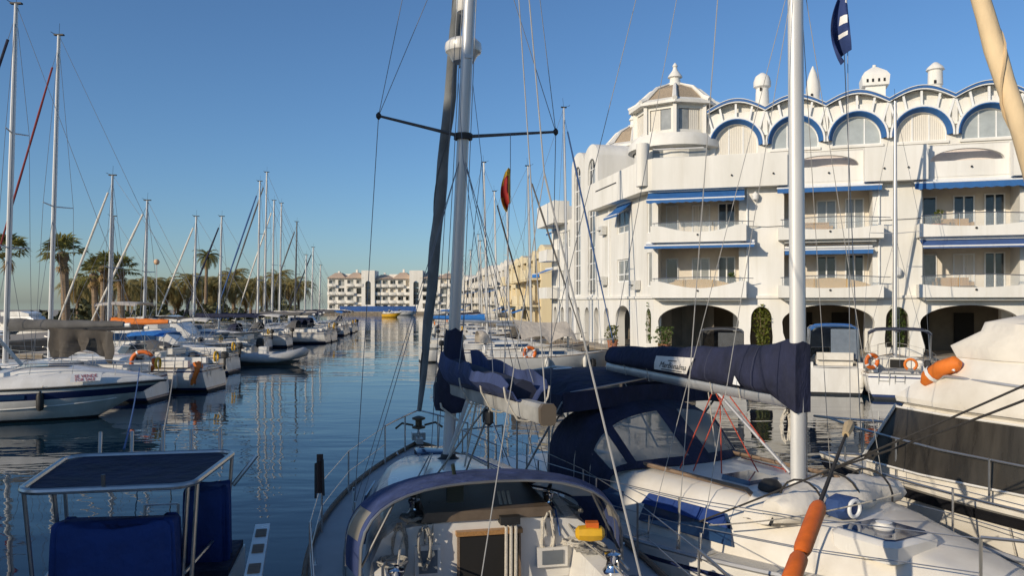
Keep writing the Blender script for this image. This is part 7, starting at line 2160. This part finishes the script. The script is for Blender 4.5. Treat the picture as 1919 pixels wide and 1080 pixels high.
for sd in (1, -1):
    MB().tube([V((x0 + .32, sd * (w0 - .14), 1.25)), V((x1 - .25, sd * (w1 - .12), 1.3))], .018, 6).build('frame_brace', steel, y4)
for k, yy in enumerate((-.75, -.42, -.1, .25, .6)):
    MB().tube([V((x1 + .02, yy, tz - .05)), V((x1 + .12, yy + .02, tz + .26))], .022, 8).build('rod_holder', steel, y4)
MB().tube([V((x0 + .02, .02, tz)), V((x0 + .01, .02, tz + .14))], .02, 8).build('rod_holder', alu_dark, y4)
MB().tube([V((x1 - .28, -w1 - .02, tz - .35)), V((x1 - .2, -w1 - .28, tz - .02))], .026, 8).build('rod_holder', steel, y4)
def cover_box(x0, x1, ya, yb, z0, z1, name, seed):
    rnd = random.Random(seed); rings = []
    for k, z in enumerate((z0, z0 + (z1 - z0) * .35, z0 + (z1 - z0) * .7, z1 - .05, z1)):
        s = (1.0, .99, .98, .96, .90)[k]; cx, cy = (x0 + x1) / 2, (ya + yb) / 2; ring = []
        for i in range(20):
            a = 2 * math.pi * i / 20; ca, sa = math.cos(a), math.sin(a)
            ex_ = math.copysign(abs(ca) ** .25, ca); ey_ = math.copysign(abs(sa) ** .25, sa)
            j = 1 + rnd.uniform(-.02, .02)
            ring.append(V((cx + (x1 - x0) / 2 * s * ex_ * j, cy + (yb - ya) / 2 * s * ey_ * j, z + (.03 * math.sin(3 * a + seed) if k == 4 else 0))))
        rings.append(ring)
    return MB().loft(rings).build(name, cover_blue, y4, angle=60)
def hanging_cover(x0, x1, ya, yb, z0, z1, name, seed):
    rings = []
    n = 48
    for k, (z, s) in enumerate(((z0, 1.06), (z0 + (z1 - z0) * .3, 1.03), (z0 + (z1 - z0) * .6, 1.0), (z0 + (z1 - z0) * .85, .985), (z1 - .04, .97), (z1 - .005, .93), (z1, .80))):
        ring = []; cx, cy = (x0 + x1) / 2, (ya + yb) / 2
        for i in range(n):
            a = 2 * math.pi * i / n; ca, sa = math.cos(a), math.sin(a)
            ex_ = math.copysign(abs(ca) ** .22, ca); ey_ = math.copysign(abs(sa) ** .22, sa)
            fold = (.016 * math.sin(i * 1.9 + seed) + .010 * math.sin(i * .7 + seed * 2 + k * .4)) * (1 - .8 * k / 6)
            ring.append(V((cx + ((x1 - x0) / 2 * s + fold) * ex_, cy + ((yb - ya) / 2 * s + fold) * ey_, z - (.05 * math.sin(math.pi * (ey_ + 1) / 2) if k > 3 else 0) + (.015 * math.sin(i * .9 + seed) if k > 3 else 0))))
        rings.append(ring)
    return MB().loft(rings).build(name, cover_blue, y4, angle=70)
hanging_cover(3.42, 3.78, -.58, .60, .43, 1.80, 'console_cover', 2)
hanging_cover(4.42, 4.78, -.92, -.44, .43, 1.90, 'seat_cover', 4)
MB().box2((3.9, -.35, .43), (4.3, .35, 1.2)).build('helm_console', gel, y4)
MB().box2((4.05, -1.0, .45), (5.3, -.45, .98)).build('side_seat', gel_cream, y4)
MB().box2((4.1, -.98, .982), (5.25, -.48, 1.05)).build('seat_cushion', navy_cloth, y4)
for yy in (.3, -.1):
    MB().tube([V((5.75, yy, 1.0)), V((5.8, yy, 1.4))], .02, 6).build('bow_bitt', steel, y4)
MB().tube([V((5.8, .3, 1.4)), V((5.8, -.1, 1.4))], .014, 6).build('bow_rail', steel, y4)
gk = thing('gangplank', 'white folding gangplank with dark inserts on the open boat side', 'gangway', (0, 0, 0))
a, b = U(493, 988, 9.7), U(470, 1110, 7.6)
MB().beam(a, b, .17, .07).build('plank', gel, gk)
for f in (.18, .45, .75):
    c = a.lerp(b, f); d_ = (b - a).normalized()
    MB().beam(c - d_ * .14 + V((0, 0, .04)), c + d_ * .14 + V((0, 0, .04)), .12, .012).build('insert', teak, gk)
for f in (.08, .9):
    c = a.lerp(b, f); MB().tube([V((c.x, c.y, .84)), c], .02, 6).build('support', steel, gk)

# ------------------------------------------------------------------ loose gear and lines
wd = thing('pickup_pole', 'thin dark pole with pale cork top and two orange floats across the right yacht', 'pole', (0, 0, 0))
pa, pb_ = U(1594, 792, 8.0), U(1478, 1100, 5.9)
MB().tube([pa, pa.lerp(pb_, .5), pb_], [.012, .02, .016], 6).build('pole', rope_dark, wd)
MB().tube([pa, pa.lerp(pb_, .03), pa.lerp(pb_, .10)], [.03, .055, .035], 8).build('cork_top', mat('cork', (.5, .38, .22), .8), wd)
for (f0, f1) in ((.575, .845), (.855, 1.0)):
    q = [pa.lerp(pb_, f0 + (f1 - f0) * k) for k in (0, .05, .12, .5, .88, .95, 1)]
    MB().tube(q, [.045, .062, .07, .07, .07, .062, .045], 14).build('orange_float', orange, wd)
def rope(label, p, q, drop, r, m, group='mooring lines'):
    tag(MB().tube(sag(p, q, drop, 14), r, 6).build('mooring_rope', m), label, 'rope', group)
rope('dark rope running down from the right edge across the right yacht deck', U(1960, 705, 6.9), U(1312, 978, 9.1), .03, .012, rope_dark)
rope('second dark rope slanting over the motor yacht window', U(1960, 735, 6.6), U(1560, 880, 8.6), .02, .012, rope_dark)
rope('sagging grey rope under the nearer dark rope on right yacht', U(1690, 925, 7.6), U(1330, 985, 8.6), .06, .008, rope_grey)
rope('thin line from the left cruiser bow slanting to the open boat', U(262, 690, 28.6), U(233, 842, 12.0), .2, .016, rope_blue)
rope('pale thin line slanting right of the blue one toward the open boat', U(330, 662, 34), U(300, 845, 13.0), .25, .016, rope_grey)
# limp flags
def limp_flag(name, label, top, w, hgt, mats, mf, seed=0, rot=0.0, dx=0.0):
    g = []
    for j in range(15):
        f = j / 14; row_ = []
        for i in range(9):
            u = i / 8
            spread = w * (.28 + .72 * math.sin(math.pi * min(1, .12 + f * .85)) ** .8)
            x = -spread * u * (0.72 + .28 * f) + dx * f
            row_.append(V((x * math.cos(rot), .09 * math.sin(u * 7 + f * 2 + seed) * (0.3 + f), -hgt * f - .22 * hgt * u * f + .02 * math.sin(u * 5))))
        g.append(row_)
    o = MB().slab(g, .004, mfun=mf).build(name, mats, None, top, angle=70)
    return tag(o, label, 'flag')
limp_flag('flag', 'limp red and yellow flag hanging below the near yacht right spreader', U(957, 318, 9.0), .13, .38, [flag_yel, flag_red], lambda i, j: 1 if (2 <= j <= 5 and i > 2) or (i < 9 and 5 <= i and j > 4) else 0, 1)
limp_flag('pennant', 'navy flag with white emblem and lettering hanging beside the thick silver mast', U(1588, -6, 8.6), .24, .60, [flag_navy, white_paint], lambda i, j: 1 if (i == 1 and j < 2) or (5 <= i <= 6 and 1 <= j < 3) or (i == 9 and 1 <= j < 3) else 0, 3)
fl = MB(); fl.tube([U(957, 250, 9.6), U(957, 318, 9.0), U(945, 700, 8.6)], .004, 4); tag(fl.build('flag_halyard', wire), 'thin halyard carrying the red and yellow flag', 'rope', 'flag halyards')
fl = MB(); fl.tube([U(1586, -60, 8.6), U(1589, 60, 8.6), U(1592, 560, 8.9), U(1594, 790, 8.9)], .004, 4); tag(fl.build('flag_halyard', wire), 'thin halyard carrying the navy flag', 'rope', 'flag halyards')
